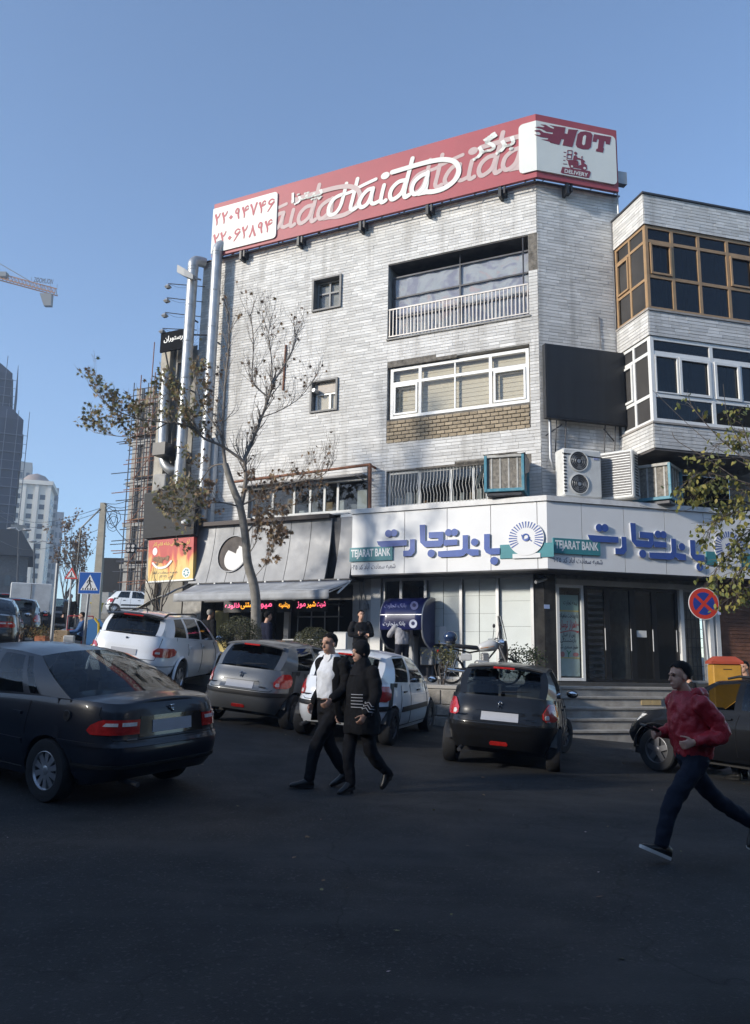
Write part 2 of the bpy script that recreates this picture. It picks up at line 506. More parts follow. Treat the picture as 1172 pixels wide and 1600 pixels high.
# steps up to the bank door
def build_steps():
    st = thing('entrance_steps', 'worn pale stone steps rising to the bank doors', 'steps')
    n_out = [2.55, 2.2, 1.85, 1.5, 1.15]
    hs = [0.47, 0.69, 0.91, 1.13, 1.33]
    ends = [2.35, 2.62, 2.45, 2.2, 5.0]
    back = [2.1, 1.75, 1.45, 1.25, None]
    prev = -0.2
    for k, (n, h, e) in enumerate(zip(n_out, hs, ends)):
        b = MB(FRT); b.box(-.70, e, prev, h - .055, -0.25 + .004 * k, n - .03); b.build('riser', STEP, st)
        t = MB(FRT); t.cbox(((-.72 + e + .02) / 2, h - .027, (n + .3 + .006) / 2 + .0), (e + .04 + .72, .054, n - .3), .008)
        t.build('tread', mat('tread_stone', (0.30, 0.285, 0.26), 0.7, var=.25, vs=3, dirt=.5, ds=2), st)
        if back[k]:
            b = MB(FRT); b.box(e + .003, 5.2, prev, h - .05, -0.25 + .004 * k, back[k] - .03); b.build('riser', STEP, st)
            t = MB(FRT); t.cbox(((e + .021 + 5.2) / 2, h - .025, (back[k] + .3) / 2), (5.2 - e - .02, .05, back[k] - .3), .008)
            t.build('tread', MATS['tread_stone'], st)
        prev = h - .05
    YT = mat('yellow_tile', (0.46, 0.34, 0.17), .6, var=.15)
    for k in range(2):
        b = MB(FRT); b.cbox((1.78 + k * .27, 1.02, 1.475), (.255, .15, .02), .004); b.build('yellow_tile', YT, st)
build_steps()

# ================================================================== corner building
BLD = thing('corner_building', 'four storey corner building clad in thin pale stone strips', 'building', (CX, CY, 0))
BI = Matrix.Translation((-CX, -CY, 0))          # parts are written in world axes, the Empty stands at the corner
GL, GR = BI @ FL, BI @ FRT
GB = BI @ frame((NR[0], NR[1]), (-DR[0], -DR[1]), tuple(fp(FRT, 2.3, 0, 0)))    # left flank of the bay, s = metres out from the wall

HL = [(-4.42, -0.24, 10.96, 13.31, 1.0), (-4.40, -0.25, 8.52, 10.16, 0.22), (-4.38, -1.43, 6.0, 7.05, 0.25),
      (-6.95, -5.98, 12.28, 13.30, 0.28), (-6.90, -6.01, 9.06, 10.02, 0.22), (-9.0, -4.9, 5.98, 6.98, 0.25)]
SHOP = [(-10.55, -5.35, TZ, 3.92, 4.2), (-4.62, -0.12, TZ + .02, 4.10, 3.0)]
def wall_cells(mb, s0, s1, h0, h1, holes, reveal=True):
    S = sorted({s0, s1, *[x for q in holes for x in q[:2] if s0 < x < s1]})
    H = sorted({h0, h1, *[x for q in holes for x in q[2:4] if h0 < x < h1]})
    for a, b in zip(S, S[1:]):
        for c, d in zip(H, H[1:]):
            m, n = (a + b) / 2, (c + d) / 2
            if not any(q[0] < m < q[1] and q[2] < n < q[3] for q in holes):
                mb.quad((a, c, 0), (b, c, 0), (b, d, 0), (a, d, 0))
    for q in holes:
        a, b, c, d, e = q[:5]
        a, b = max(a, s0), min(b, s1)
        if reveal and b > a:
            mb.quad((a, c, 0), (b, c, 0), (b, c, -e), (a, c, -e)); mb.quad((a, d, 0), (b, d, 0), (b, d, -e), (a, d, -e))
            mb.quad((a, c, 0), (a, d, 0), (a, d, -e), (a, c, -e)); mb.quad((b, c, 0), (b, d, 0), (b, d, -e), (b, c, -e))
    return mb
RTOP = 14.80
wm = MB(GL); wall_cells(wm, -11.25, 0, 0.3, RTOP, HL + SHOP); wm.build('wall', MORTAR, BLD, fix=False)
DOORH = [(0.36, 4.5, 1.36, 3.88, 2.6)]
wm = MB(GR); wall_cells(wm, 0, 2.52, 0.0, RTOP, [(0.36, 2.52, 1.36, 3.88, 2.6)]); wall_cells(wm, 2.52, 6.4, 0.0, 13.9, [(2.52, 4.5, 1.36, 3.88, 2.6), (2.6, 5.6, 4.5, 6.9, 1.5)], False)
wm.build('wall', MORTAR, BLD, fix=False)
# flanks, back and roof so that the block is closed
pts = [fp(FL, -11.25, 0, 0), fp(FL, 0, 0, 0), fp(FRT, 2.52, 0, 0), fp(FRT, 2.52, 0, -9), fp(FL, -11.25, 0, -9)]
sm = MB(BI)
ids = [(p.x, p.y) for p in pts]
sm.quad((*ids[4], 0.5), (*ids[0], 0.5), (*ids[0], RTOP), (*ids[4], RTOP)); sm.quad((*ids[2], 0), (*ids[3], 0), (*ids[3], RTOP), (*ids[2], RTOP)); sm.quad((*ids[3], 0), (*ids[4], 0), (*ids[4], RTOP), (*ids[3], RTOP))
sm.build('wall', CONC, BLD, fix=False)
rm = MB(BI); rm.prism(ids, RTOP - .5, RTOP - .45); rm.build('roof', CONC, BLD)
FLASH = mat('roof_flashing', (0.10, 0.06, 0.05), .6, var=.3)
cm = MB(GL); cm.box(-11.3, .02, RTOP - .004, RTOP + .035, -.2, .05); cm.build('parapet_flashing', FLASH, BLD)
cm = MB(GR); cm.box(.03, 2.56, RTOP - .004, RTOP + .03, -.2, .05); cm.build('parapet_flashing', FLASH, BLD)

# ---- stone strips
TILES = []
def lay(fr, s0, s1, h0, h1, holes, n0=0.0, rowh=.089, seed=1, ends=(True, True)):
    rs = random.Random(seed)
    h = h0; row = 0
    while h < h1 - .02:
        hh = min(rowh, h1 - h)
        gaps = [(q[0], q[1]) for q in holes if q[2] < h + hh * .5 < q[3]]
        segs = [(s0, s1)]
        for a, b in gaps:
            nx = []
            for c, d in segs:
                if b <= c or a >= d: nx.append((c, d)); continue
                if a > c: nx.append((c, a))
                if b < d: nx.append((b, d))
            segs = nx
        for a, b in segs:
            s = a
            first = True
            while s < b - .01:
                w = rs.uniform(.22, .56) * (rs.uniform(.3, 1) if first else 1)
                first = False
                e = min(b, s + w)
                if b - e < .1: e = b
                TILES.append((fr, s, e, h, h + hh - .013, n0, rs.random() * .8 + .1 * rs.random() + .1 * (rs.random() < .12), rs.uniform(.007, .014)))
                s = e + .006
        h += hh; row += 1
patchL = [(-4.40, -2.9, 10.10, 10.27), (-2.9, -2.3, 10.10, 10.19), (-4.40, -.25, 7.84, 8.53), (-0.235, .0, 12.2, 13.32), (-2.35, -1.43, 7.0, 7.14), (-.75, -.25, 6.9, 7.2), (-4.42, -3.4, 10.88, 10.97), (-2.2, -1.5, 10.89, 10.97), (-1.43, -.62, 5.9, 7.25), (-3.5, -1.43, 7.02, 7.1)]
lay(FL, -11.25, 0, 4.05, RTOP, [q[:4] for q in HL] + patchL, seed=3)
lay(FRT, 0.015, 2.50, 5.6, RTOP, [(.1, 2.3, 5.6, 7.1)] if False else [], seed=5)
BTOP, BR = 13.96, 5.68
for h0, h1, sd in ((13.12, BTOP, 7), (10.06, 10.72, 8), (7.12, 7.74, 9)):
    lay(FRT, 2.315, BR, h0, h1, [(4.7, BR, 7.0, 7.3)] if h0 < 8 else [], n0=1.5, seed=sd)
    lay(BI.inverted() @ GB, 0.0, 1.5, h0, h1, [], n0=0.0, seed=sd + 20)
def tile_area(t):
    fr, a, b, c, d, n = t[:6]
    p = fr @ Vector(((a + b) / 2, (c + d) / 2, n)) - Vector((0, 0, EYE))
    q = (b - a) * (d - c) / p.length_squared
    x = p.x / p.y
    return q if -0.44 < x < 0.455 else 0
TILES.sort(key=tile_area, reverse=True)
unit = []
for k in range(12):
    b = MB(); b.tone = k / 11; b.box(-.5, .5, -.5, .5, 0, 1); me = b.mesh('stone_strip'); me.materials.append(TILE); unit.append(me)
for t in TILES[:290]:
    fr, a, b_, c, d, n, tn, th = t
    o = bpy.data.objects.new('stone_strip', unit[int(tn * 11.99)])
    link(o, BLD)
    o.matrix_local = BI @ fr @ Matrix.Translation(((a + b_) / 2, (c + d) / 2, n - .004)) @ Matrix.Diagonal((b_ - a, d - c, th + .004, 1))
tm = MB()
for t in TILES[290:]:
    fr, a, b_, c, d, n, tn, th = t
    tm.M = BI @ fr; tm.tone = tn
    z0, z1 = n - .004, n + th
    i = [tm.v(p) for p in ((a, c, z0), (b_, c, z0), (b_, d, z0), (a, d, z0), (a, c, z1), (b_, c, z1), (b_, d, z1), (a, d, z1))]
    tm.f(i[4], i[5], i[6], i[7]); tm.f(i[0], i[1], i[5], i[4]); tm.f(i[2], i[3], i[7], i[6]); tm.f(i[0], i[4], i[7], i[3]); tm.f(i[1], i[2], i[6], i[5])
o = tm.build('stone_strip_cladding', TILE, BLD, fix=False); tag(o, kind='stuff')

# ---- bare patches where strips fell off
for q in patchL: b = MB(GL); b.box(q[0], q[1], q[2], q[3], -.02, .004); b.build('bare_mortar', OLDMORTAR, BLD)
rs = random.Random(8)
h = 7.85; row = 0
bu = []
for k in range(5):
    m_ = MB(); m_.tone = k / 4; m_.cbox((0, 0, 0), (1, 1, 1), .08); me = m_.mesh('brick'); me.materials.append(BRICK); bu.append(me)
while h < 8.46:
    s = -4.39 + (row % 2) * -.12
    while s < -.28:
        e = s + .235
        a = max(s, -4.39); e2 = min(e, -.26)
        if e2 - a > .05 and not (h > 8.40 and rs.random() < .5):
            o = bpy.data.objects.new('brick', bu[rs.randrange(5)]); link(o, BLD)
            o.matrix_local = GL @ Matrix.Translation(((a + e2) / 2, h + .048, .004 + rs.uniform(0, .012))) @ Matrix.Rotation(rs.uniform(-.02, .02), 4, 'Z') @ Matrix.Diagonal((e2 - a - .02, .082, .05, 1))
        s = e
    h += .108; row += 1

# ---- windows
def window(parent, M, s0, s1, h0, h1, n, vb=(), hb=(), fw=.06, fd=.07, fm=PVC, gm=GLASSD, name='window', panes=True, skip=()):
    mb = MB(M)
    X = [s0] + list(vb) + [s1]; Y = [h0] + list(hb) + [h1]
    mb.box(s0, s0 + fw, h0, h1, n - fd, n); mb.box(s1 - fw, s1, h0, h1, n - fd, n)
    mb.box(s0 + fw, s1 - fw, h0, h0 + fw, n - fd, n - .002); mb.box(s0 + fw, s1 - fw, h1 - fw, h1, n - fd, n - .002)
    for x in vb: mb.box(x - fw / 2, x + fw / 2, h0 + fw, h1 - fw, n - fd + .004, n - .004)
    for y in hb: mb.box(s0 + fw, s1 - fw, y - fw / 2, y + fw / 2, n - fd + .007, n - .007)
    w = mb.build(name, fm, parent)
    if panes:
        k = 0
        for i in range(len(X) - 1):
            for j in range(len(Y) - 1):
                if (i, j) in skip: continue
                p = MB(M); p.quad((X[i] + .01, Y[j] + .01, n - fd * .5), (X[i + 1] - .01, Y[j] + .01, n - fd * .5), (X[i + 1] - .01, Y[j + 1] - .01, n - fd * .5), (X[i] + .01, Y[j + 1] - .01, n - fd * .5))
                p.build('pane', gm, w, fix=False)
    return w
def room(parent, M, s0, s1, h0, h1, n0, n1, m_=ROOM, name='room'):
    b = MB(M)
    b.quad((s0, h0, n1), (s1, h0, n1), (s1, h1, n1), (s0, h1, n1))
    b.quad((s0, h0, n0), (s0, h0, n1), (s0, h1, n1), (s0, h1, n0)); b.quad((s1, h0, n0), (s1, h0, n1), (s1, h1, n1), (s1, h1, n0))
    b.quad((s0, h0, n0), (s1, h0, n0), (s1, h0, n1), (s0, h0, n1)); b.quad((s0, h1, n0), (s1, h1, n0), (s1, h1, n1), (s0, h1, n1))
    return b.build(name, m_, parent, fix=False)

# second floor: white window with beige blinds
W2 = window(BLD, GL, -4.33, -.30, 8.58, 10.08, -.08, vb=(-3.42, -1.36), hb=(9.62,), fw=.085, fm=PVC, gm=GLASSC)
b = MB(GL); b.box(-2.40, -2.36, 8.66, 10.0, -.15, -.09); b.build('mullion', PVC, W2)
for (a, c) in ((-4.22, -3.49), (-1.27, -.39)):
    window(W2, GL, a, c, 8.68, 9.56, -.055, fw=.055, fd=.05, fm=PVC, name='casement', panes=False)
b0 = MB(GL); b0.box(-4.30, -.32, 8.60, 10.06, -.30, -.28); b0.build('blind_backing', BLIND, BLD)
y = 8.64; k = 0
while y < 10.02:
    b = MB(GL); b.box(-4.24, -.36, y, y + .112, -.275, -.262 + .004 * (k % 2)); b.tone = .5; b.build('blind_slat', BLIND, BLD); y += .122; k += 1

# third floor: balcony behind a railing, screened by printed sheets
CUR = mat('printed_sheet', (0.47, 0.48, 0.52), .75, var=.12, vs=1.2)
def printed(m):
    N = m.node_tree.nodes; Lk = m.node_tree.links; bs = N['Principled BSDF']
    tc = N.new('ShaderNodeTexCoord'); mp = N.new('ShaderNodeMapping'); mp.inputs['Scale'].default_value = (1.3, 1.3, 1.3); Lk.new(tc.outputs['Object'], mp.inputs[0])
    n1 = N.new('ShaderNodeTexNoise'); n1.inputs['Scale'].default_value = 1.0; n1.inputs['Detail'].default_value = 5; n1.inputs['Distortion'].default_value = 2.0; Lk.new(mp.outputs[0], n1.inputs[0])
    r1 = N.new('ShaderNodeValToRGB'); e = r1.color_ramp.elements
    e[0].position = .40; e[0].color = (.24, .235, .30, 1); e[1].position = .53; e[1].color = (.36, .37, .40, 1)
    q = e.new(.66); q.color = (.40, .32, .33, 1); q = e.new(.60); q.color = (.34, .35, .38, 1)
    Lk.new(n1.outputs['Fac'], r1.inputs[0]); Lk.new(r1.outputs[0], bs.inputs['Base Color'])
printed(CUR)
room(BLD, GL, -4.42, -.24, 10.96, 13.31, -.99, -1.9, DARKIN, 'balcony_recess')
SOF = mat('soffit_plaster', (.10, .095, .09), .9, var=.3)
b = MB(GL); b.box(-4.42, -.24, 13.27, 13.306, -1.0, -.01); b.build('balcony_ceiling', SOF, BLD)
xs = [-4.30, -2.26, -.31]
for i in range(2):
    for (c, d) in ((11.0, 11.68), (11.72, 12.30), (12.34, 12.92)):
        b = MB(GL)
        P = []
        for j in range(4):
            P.append([(xs[i] + (xs[i + 1] - xs[i]) * u / 14, c + (d - c) * j / 3, -.30 + .018 * sin(u * 1.7 + j * .8 + i)) for u in range(15)])
        b.grid(P); b.build('sheet_panel', CUR, BLD, smooth=60, fix=False)
GLZ = window(BLD, GL, -4.36, -.26, 10.98, 12.98, -.22, vb=(-2.28,), hb=(11.70, 12.32), fw=.045, fd=.05, fm=DARKM, gm=GLASSC, name='balcony_glazing')
b = MB(GL); b.tube([(-2.28, 12.96, -.24), (-2.28, 13.3, -.24)], .018); b.tube([(-.40, 10.96, -.05), (-.40, 13.3, -.05)], .022); b.build('post', DARKM, BLD)
RAILM = mat('rail_paint', (.50, .47, .44), .5, metal=.2, var=.15)
rl = MB(GL); rl.box(-4.40, -.27, 11.86, 11.90, -.06, -.02); rl.box(-4.40, -.27, 11.04, 11.07, -.055, -.025); rail = rl.build('railing', RAILM, BLD)
for k in range(38):
    x = -4.37 + k * 4.08 / 37
    b = MB(GL); b.box(x - .013, x + .013, 11.07, 11.86, -.052, -.028); b.build('rail_bar', RAILM, rail)
b = MB(GL); b.box(-4.44, -.20, 10.925, 10.965, -.3, .05); b.build('sill', CONC, BLD)
# two small windows in metal boxes
SBOX = mat('steel_box_frame', (.17, .165, .16), .55, var=.2)
for (a, c, d, e, kind) in ((-6.95, -5.98, 12.28, 13.30, 0), (-6.90, -6.01, 9.06, 10.02, 1)):
    f = MB(GL)
    for q in ((a - .02, a + .04, d - .02, e + .02), (c - .04, c + .02, d - .02, e + .02)): f.box(*q, -.2, .07)
    f.box(a + .04, c - .04, d - .02, d + .03, -.2, .066); f.box(a + .04, c - .04, e - .03, e + .02, -.2, .066)
    f.build('window_box', SBOX, BLD)
    if kind == 0:
        window(BLD, GL, a + .05, c - .05, d + .04, e - .04, -.16, vb=((a + c) / 2,), hb=(e - .42,), fw=.05, fm=mat('grey_frame', (.2, .2, .2), .5), gm=GLASSC)
        b = MB(GL); b.box(a + .06, c - .06, d + .05, e - .05, -.27, -.25); b.build('curtain', mat('dull_curtain', (.24, .235, .22), .9, var=.2), BLD)
    else:
        window(BLD, GL, a + .08, c - .05, d + .04, e - .35, -.12, vb=((a + c) / 2 + .12,), fw=.06, fm=PVC, gm=GLASSC)
        b = MB(GL); b.box(a + .05, c - .05, e - .36, e - .03, -.14, -.10); b.build('blank_panel', mat('cream_panel', (.50, .45, .40), .7, var=.1), BLD)
        b = MB(GL); b.box(a + .06, c - .06, d + .05, e - .3, -.21, -.2); b.build('curtain', mat('cream_curtain', (.50, .44, .36), .9, var=.1), BLD)
        b = MB(GL); b.lathe([(.07, -.1), (.075, .12), (.055, .15)], 12, (a + .14, e - .3, -.02), 'Z', True); b.build('vent_pipe', ZINC, BLD)
# first floor barred window
room(BLD, GL, -4.38, -1.43, 6.0, 7.05, -.24, -1.6)
W1 = window(BLD, GL, -4.36, -1.45, 6.02, 7.03, -.10, vb=(-3.42, -2.50, -1.86), fw=.07, fm=mat('old_white_frame', (.55, .56, .55), .5, dirt=.3), gm=glass('window_glass_mid', (.8, .85, .85), .7))
BAR = mat('bar_paint', (.45, .44, .41), .5, var=.2)
for k in range(30):
    x = -4.28 + k * .094
    b = MB(GL); b.tube([(x, 6.05, -.03), (x + .015, 6.3, -.02), (x - .005, 6.5, .045), (x + .02, 6.75, .01), (x + .005, 7.02, -.03)], .0085, 5); b.build('window_bar', BAR, W1, smooth=50)
rs = random.Random(21)
GOODS = [mat('carton', (.38, .27, .16), .8, var=.2), mat('white_goods', (.6, .6, .58), .6), mat('grey_goods', (.25, .25, .26), .7), mat('orange_goods', (.45, .22, .08), .7)]
for k in range(10):
    x = -4.2 + k * .27 + rs.uniform(-.05, .05); w = rs.uniform(.1, .22); hh = rs.uniform(.12, .5)
    b = MB(GL); b.cbox((x, 6.02 + hh / 2, -.5 - rs.uniform(0, .2)), (w, hh, .2), .01); b.build('stored_box', GOODS[rs.randrange(4)], BLD)
# window above the grey shopfront
room(BLD, GL, -9.0, -4.9, 5.98, 6.98, -.24, -1.6)
W0 = window(BLD, GL, -8.98, -4.92, 6.0, 6.96, -.12, vb=(-8.2, -7.45, -6.9, -6.42, -5.98), fw=.07, fm=MATS['old_white_frame'], gm=MATS['window_glass_mid'])
for k in range(9):
    x = -8.6 + k * .42; w = rs.uniform(.2, .36); hh = rs.uniform(.2, .62)
    b = MB(GL); b.cbox((x, 6.0 + hh / 2, -.55), (w, hh, .2), .01); b.build('stored_box', GOODS[(k * 7 + 1) % 3], BLD)
b = MB(GL); b.cbox((-5.2, 6.36, -.42), (.5, .62, .2), .02); b.build('stored_box', GOODS[1], BLD)
# rusty pipe frame round it
b = MB(GL); b.tube([(-9.4, 7.08, .35), (-4.72, 7.20, .35)], .042, 8); b.tube([(-4.72, 7.22, .35), (-4.70, 5.9, .35)], .05, 8); b.tube([(-4.72, 7.18, .35), (-4.72, 7.18, 0)], .035, 8)
b.build('rusty_frame', RUST, BLD, smooth=50)
b = MB(GL); b.box(-9.2, -4.95, 6.93, 6.97, 0.02, .30); b.tube([(-5.2, 6.95, .3), (-4.78, 6.7, .34)], .02); b.tube([(-4.80, 7.15, .33), (-4.78, 5.9, .33)], .018); b.build('canopy_bracket', DARKM, BLD)
b = MB(GL); b.tube([(-7.86, 11.35, .03), (-7.9, 9.9, .03)], .035); b.build('rust_streak_pipe', RUST, BLD)

# ---- bay with glazed balconies on the right
for h0, h1 in ((13.12, BTOP), (10.06, 10.72), (7.12, 7.74)):
    b = MB(GR); b.box(2.3, BR, h0, h1, 0.01, 1.5); b.build('bay_parapet', MORTAR, BLD)
b = MB(GR); b.box(2.26, BR + .04, BTOP + .002, BTOP + .05, -.1, 1.55); b.build('bay_flashing', DARKM, BLD)
STONEC = mat('sill_stone', (.36, .33, .30), .8, var=.2, dirt=.4)
for h0 in (10.722, 7.742):
    b = MB(GR); b.box(2.27, BR + .02, h0, h0 + .05, .02, 1.54); b.build('sill', STONEC, BLD)
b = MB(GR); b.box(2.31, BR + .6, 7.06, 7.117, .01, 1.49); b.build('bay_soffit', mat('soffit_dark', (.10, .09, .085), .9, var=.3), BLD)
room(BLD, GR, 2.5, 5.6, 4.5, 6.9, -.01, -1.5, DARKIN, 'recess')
b = MB(GR); b.box(BR, 7.2, 6.9, 7.7, .3, 1.35); b.build('bay_band', MORTAR, BLD)
lay_extra = MB(GR); lay_extra.box(BR + .02, 7.2, 13.0, 13.8, .2, 1.2); lay_extra.build('neighbour_parapet', CONC, BLD)
def curtainroom(h0, h1):
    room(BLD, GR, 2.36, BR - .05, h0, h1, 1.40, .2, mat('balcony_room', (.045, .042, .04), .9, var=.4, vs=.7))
    b = MB(GR); rsx = random.Random(int(h0)); 
    P = []
    for j in range(2):
        P.append([(2.5 + u * .05, (h0 + .02, h1 - .02)[j], .8 + .05 * sin(u * 1.9 + rsx.random())) for u in range(62)])
    b.grid(P); b.build('curtain', mat('dark_curtain', (.05, .052, .058), .9, var=.3), BLD, smooth=60, fix=False)
curtainroom(10.77, 13.12); curtainroom(7.79, 10.06)
# tan upper glazing
TW = window(BLD, GR, 2.335, BR - .02, 10.775, 13.115, 1.47, vb=(3.13, 3.93, 4.82), hb=(11.70, 12.68), fw=.085, fd=.08, fm=TANF, gm=GLASSD)
for (a, c) in ((2.46, 3.08), (4.88, 5.57)):
    window(TW, GR, a, c, 11.76, 12.62, 1.50, fw=.05, fd=.05, fm=TANF, name='casement', panes=False)
TS = window(BLD, GB, 0.04, 1.44, 10.775, 13.115, -.03, vb=(.72,), hb=(11.62, 12.66), fw=.075, fd=.08, fm=TANF, gm=GLASSD)
window(TS, GB, .13, .67, 11.68, 12.60, 0.0, fw=.05, fd=.05, fm=TANF, name='casement', panes=False)
# white lower glazing
WW = window(BLD, GR, 2.335, BR + 1.2, 7.795, 10.055, 1.47, vb=(4.12,), hb=(8.50, 9.62), fw=.10, fd=.08, fm=PVC, gm=GLASSD)
for (a, c, m_) in ((2.45, 3.12, 0), (3.14, 4.06, 1), (4.18, 4.95, 1), (4.97, 5.9, 0)):
    window(WW, GR, a, c, 8.56, 9.56, 1.485 + m_ * .015, fw=.07 if m_ else .035, fd=.05, fm=PVC, name='casement', panes=False)
WS = window(BLD, GB, .04, 1.44, 7.795, 10.055, -.03, vb=(.72,), hb=(8.50, 9.62), fw=.085, fd=.08, fm=PVC, gm=GLASSD)
window(WS, GB, .1, .66, 8.56, 9.56, 0.0, fw=.06, fd=.05, fm=PVC, name='casement', panes=False)
b = MB(GR); b.tube([(2.29, 14.0, .03), (2.29, 7.7, .03)], .022); b.tube([(1.78, 11.1, .03), (1.80, 10.2, .03)], .012); b.build('drain_pipe', DARKM, BLD)
b = MB(GR); b.box(1.95, 2.25, RTOP - .9, RTOP - .02, -.3, -.02); b.build('parapet_block', CONC, BLD)
b = MB(GR); b.tube([(.20, 8.25, .12), (.20, 7.0, .12), (.26, 6.75, .14), (.9, 6.55, .14), (1.2, 6.52, .14)], .04, 8); b.build('downpipe', ZINC, BLD, smooth=50)
# ================================================================== lettering tools
FORMS = {'ا': (0xFE8D, 0xFE8E), 'آ': (0xFE81, 0xFE82), 'ب': 0xFE8F, 'پ': 0xFB56, 'ت': 0xFE95, 'ج': 0xFE9D, 'ح': 0xFEA1, 'خ': 0xFEA5, 'د': (0xFEA9, 0xFEAA), 'ر': (0xFEAD, 0xFEAE), 'ز': (0xFEAF, 0xFEB0),
         'س': 0xFEB1, 'ش': 0xFEB5, 'ص': 0xFEB9, 'ع': 0xFEC9, 'ف': 0xFED1, 'ق': 0xFED5, 'ک': 0xFB8E, 'گ': 0xFB92, 'ل': 0xFEDD, 'م': 0xFEE1, 'ن': 0xFEE5, 'و': (0xFEED, 0xFEEE), 'ه': 0xFEE9, 'ی': 0xFBFC}
def fa(t):
    """join the letters of a Persian word and put them in drawing order"""
    out = []
    for i, c in enumerate(t):
        if c not in FORMS: out.append(c); continue
        f = FORMS[c]
        two = isinstance(f, tuple)
        p = t[i - 1] if i else ' '; n = t[i + 1] if i + 1 < len(t) else ' '
        jp = p in FORMS and not isinstance(FORMS[p], tuple)
        jn = (not two) and n in FORMS
        base = f if two else (f, f + 1, f + 2, f + 3)
        k = (3 if jn else 1) if jp else (2 if jn else 0)
        out.append(chr(base[k]))
    s = out[::-1]
    r, buf = [], []
    for c in s:                                  # digits keep their own direction
        if '\u06f0' <= c <= '\u06f9': buf.append(c)
        else: r += buf[::-1] + [c]; buf = []
    return ''.join(r + buf[::-1])

def tr(pts, sc, ox, oy, fr, n):                  # traced outline -> (s, h) on the sign face
    return [wp(ox + p[0] / sc, oy + p[1] / sc, fr, n) for p in pts]
def catmull(P, k=6):
    P = [Vector(p) for p in P]; out = []
    for i in range(len(P) - 1):
        a, b, c, d = P[max(i - 1, 0)], P[i], P[i + 1], P[min(i + 2, len(P) - 1)]
        for j in range(k):
            t = j / k
            out.append(0.5 * ((2 * b) + (c - a) * t + (2 * a - 5 * b + 4 * c - d) * t * t + (3 * b - a - 3 * c + d) * t ** 3))
    out.append(P[-1]); return out
def stroke(mb, P, hw, n, smax=None):
    """a brush stroke of half width hw laid on the face of a sign"""
    C = catmull(P)
    if smax is not None:
        C = [c for c in C if c.x < smax]
        if len(C) < 3: return
    hws = hw if isinstance(hw, (list, tuple)) else [hw] * len(C)
    if len(hws) != len(C):
        hws = [hws[0] + (hws[-1] - hws[0]) * i / (len(C) - 1) for i in range(len(C))]
    a_, b_ = [], []
    for i, c in enumerate(C):
        t = (C[min(i + 1, len(C) - 1)] - C[max(i - 1, 0)]); t.normalize()
        q = Vector((-t.y, t.x)) * hws[i]
        z = n + .00025 * i
        a_.append(mb.v((c.x + q.x, c.y + q.y, z))); b_.append(mb.v((c.x - q.x, c.y - q.y, z)))
    for i in range(len(C) - 1):
        mb.f(a_[i], b_[i], b_[i + 1], a_[i + 1])
    for i, sg in ((0, -1), (len(C) - 1, 1)):
        t = (C[1] - C[0]) if i == 0 else (C[-1] - C[-2]); t.normalize(); t *= sg
        q = Vector((-t.y, t.x)); z = n + .00025 * i + .0003
        mb.f(*[mb.v((C[i].x + hws[i] * (q.x * cos(u) + t.x * sin(u)), C[i].y + hws[i] * (q.y * cos(u) + t.y * sin(u)), z)) for u in [pi * k / 8 for k in range(9)]])

DIG = {'۲': [((.045, .022), [(.08, .92), (.25, .62), (.40, .3), (.38, .04)]), ((.042, .022), [(.25, .66), (.55, .66), (.8, .8), (.95, .97)])],
       '۴': [((.045, .022), [(.06, .90), (.22, .6), (.34, .3), (.32, .04)]), ((.04, .026), [(.22, .64), (.5, .60), (.93, .70)]), ((.034, .02), [(.5, .66), (.52, .86), (.8, .97), (.93, .86)])],
       '۷': [((.04, .022), [(.06, .96), (.32, .55), (.46, .04)]), ((.04, .022), [(.94, .98), (.68, .5), (.5, .04)])],
       '۶': [((.026, .036), [(.93, .86), (.62, .97), (.28, .84), (.26, .66), (.55, .57), (.92, .68)]), ((.04, .02), [(.84, .66), (.5, .36), (.1, .03)])],
       '۹': [((.03, .03), [(.74, .9), (.45, .97), (.14, .78), (.22, .58), (.55, .55), (.8, .66), (.74, .9)]), ((.04, .03), [(.76, .82), (.72, .4), (.84, .05)])],
       '۸': [((.022, .036), [(.5, .96), (.36, .45), (.08, .05)]), ((.026, .04), [(.5, .94), (.66, .5), (.9, .06)])]}
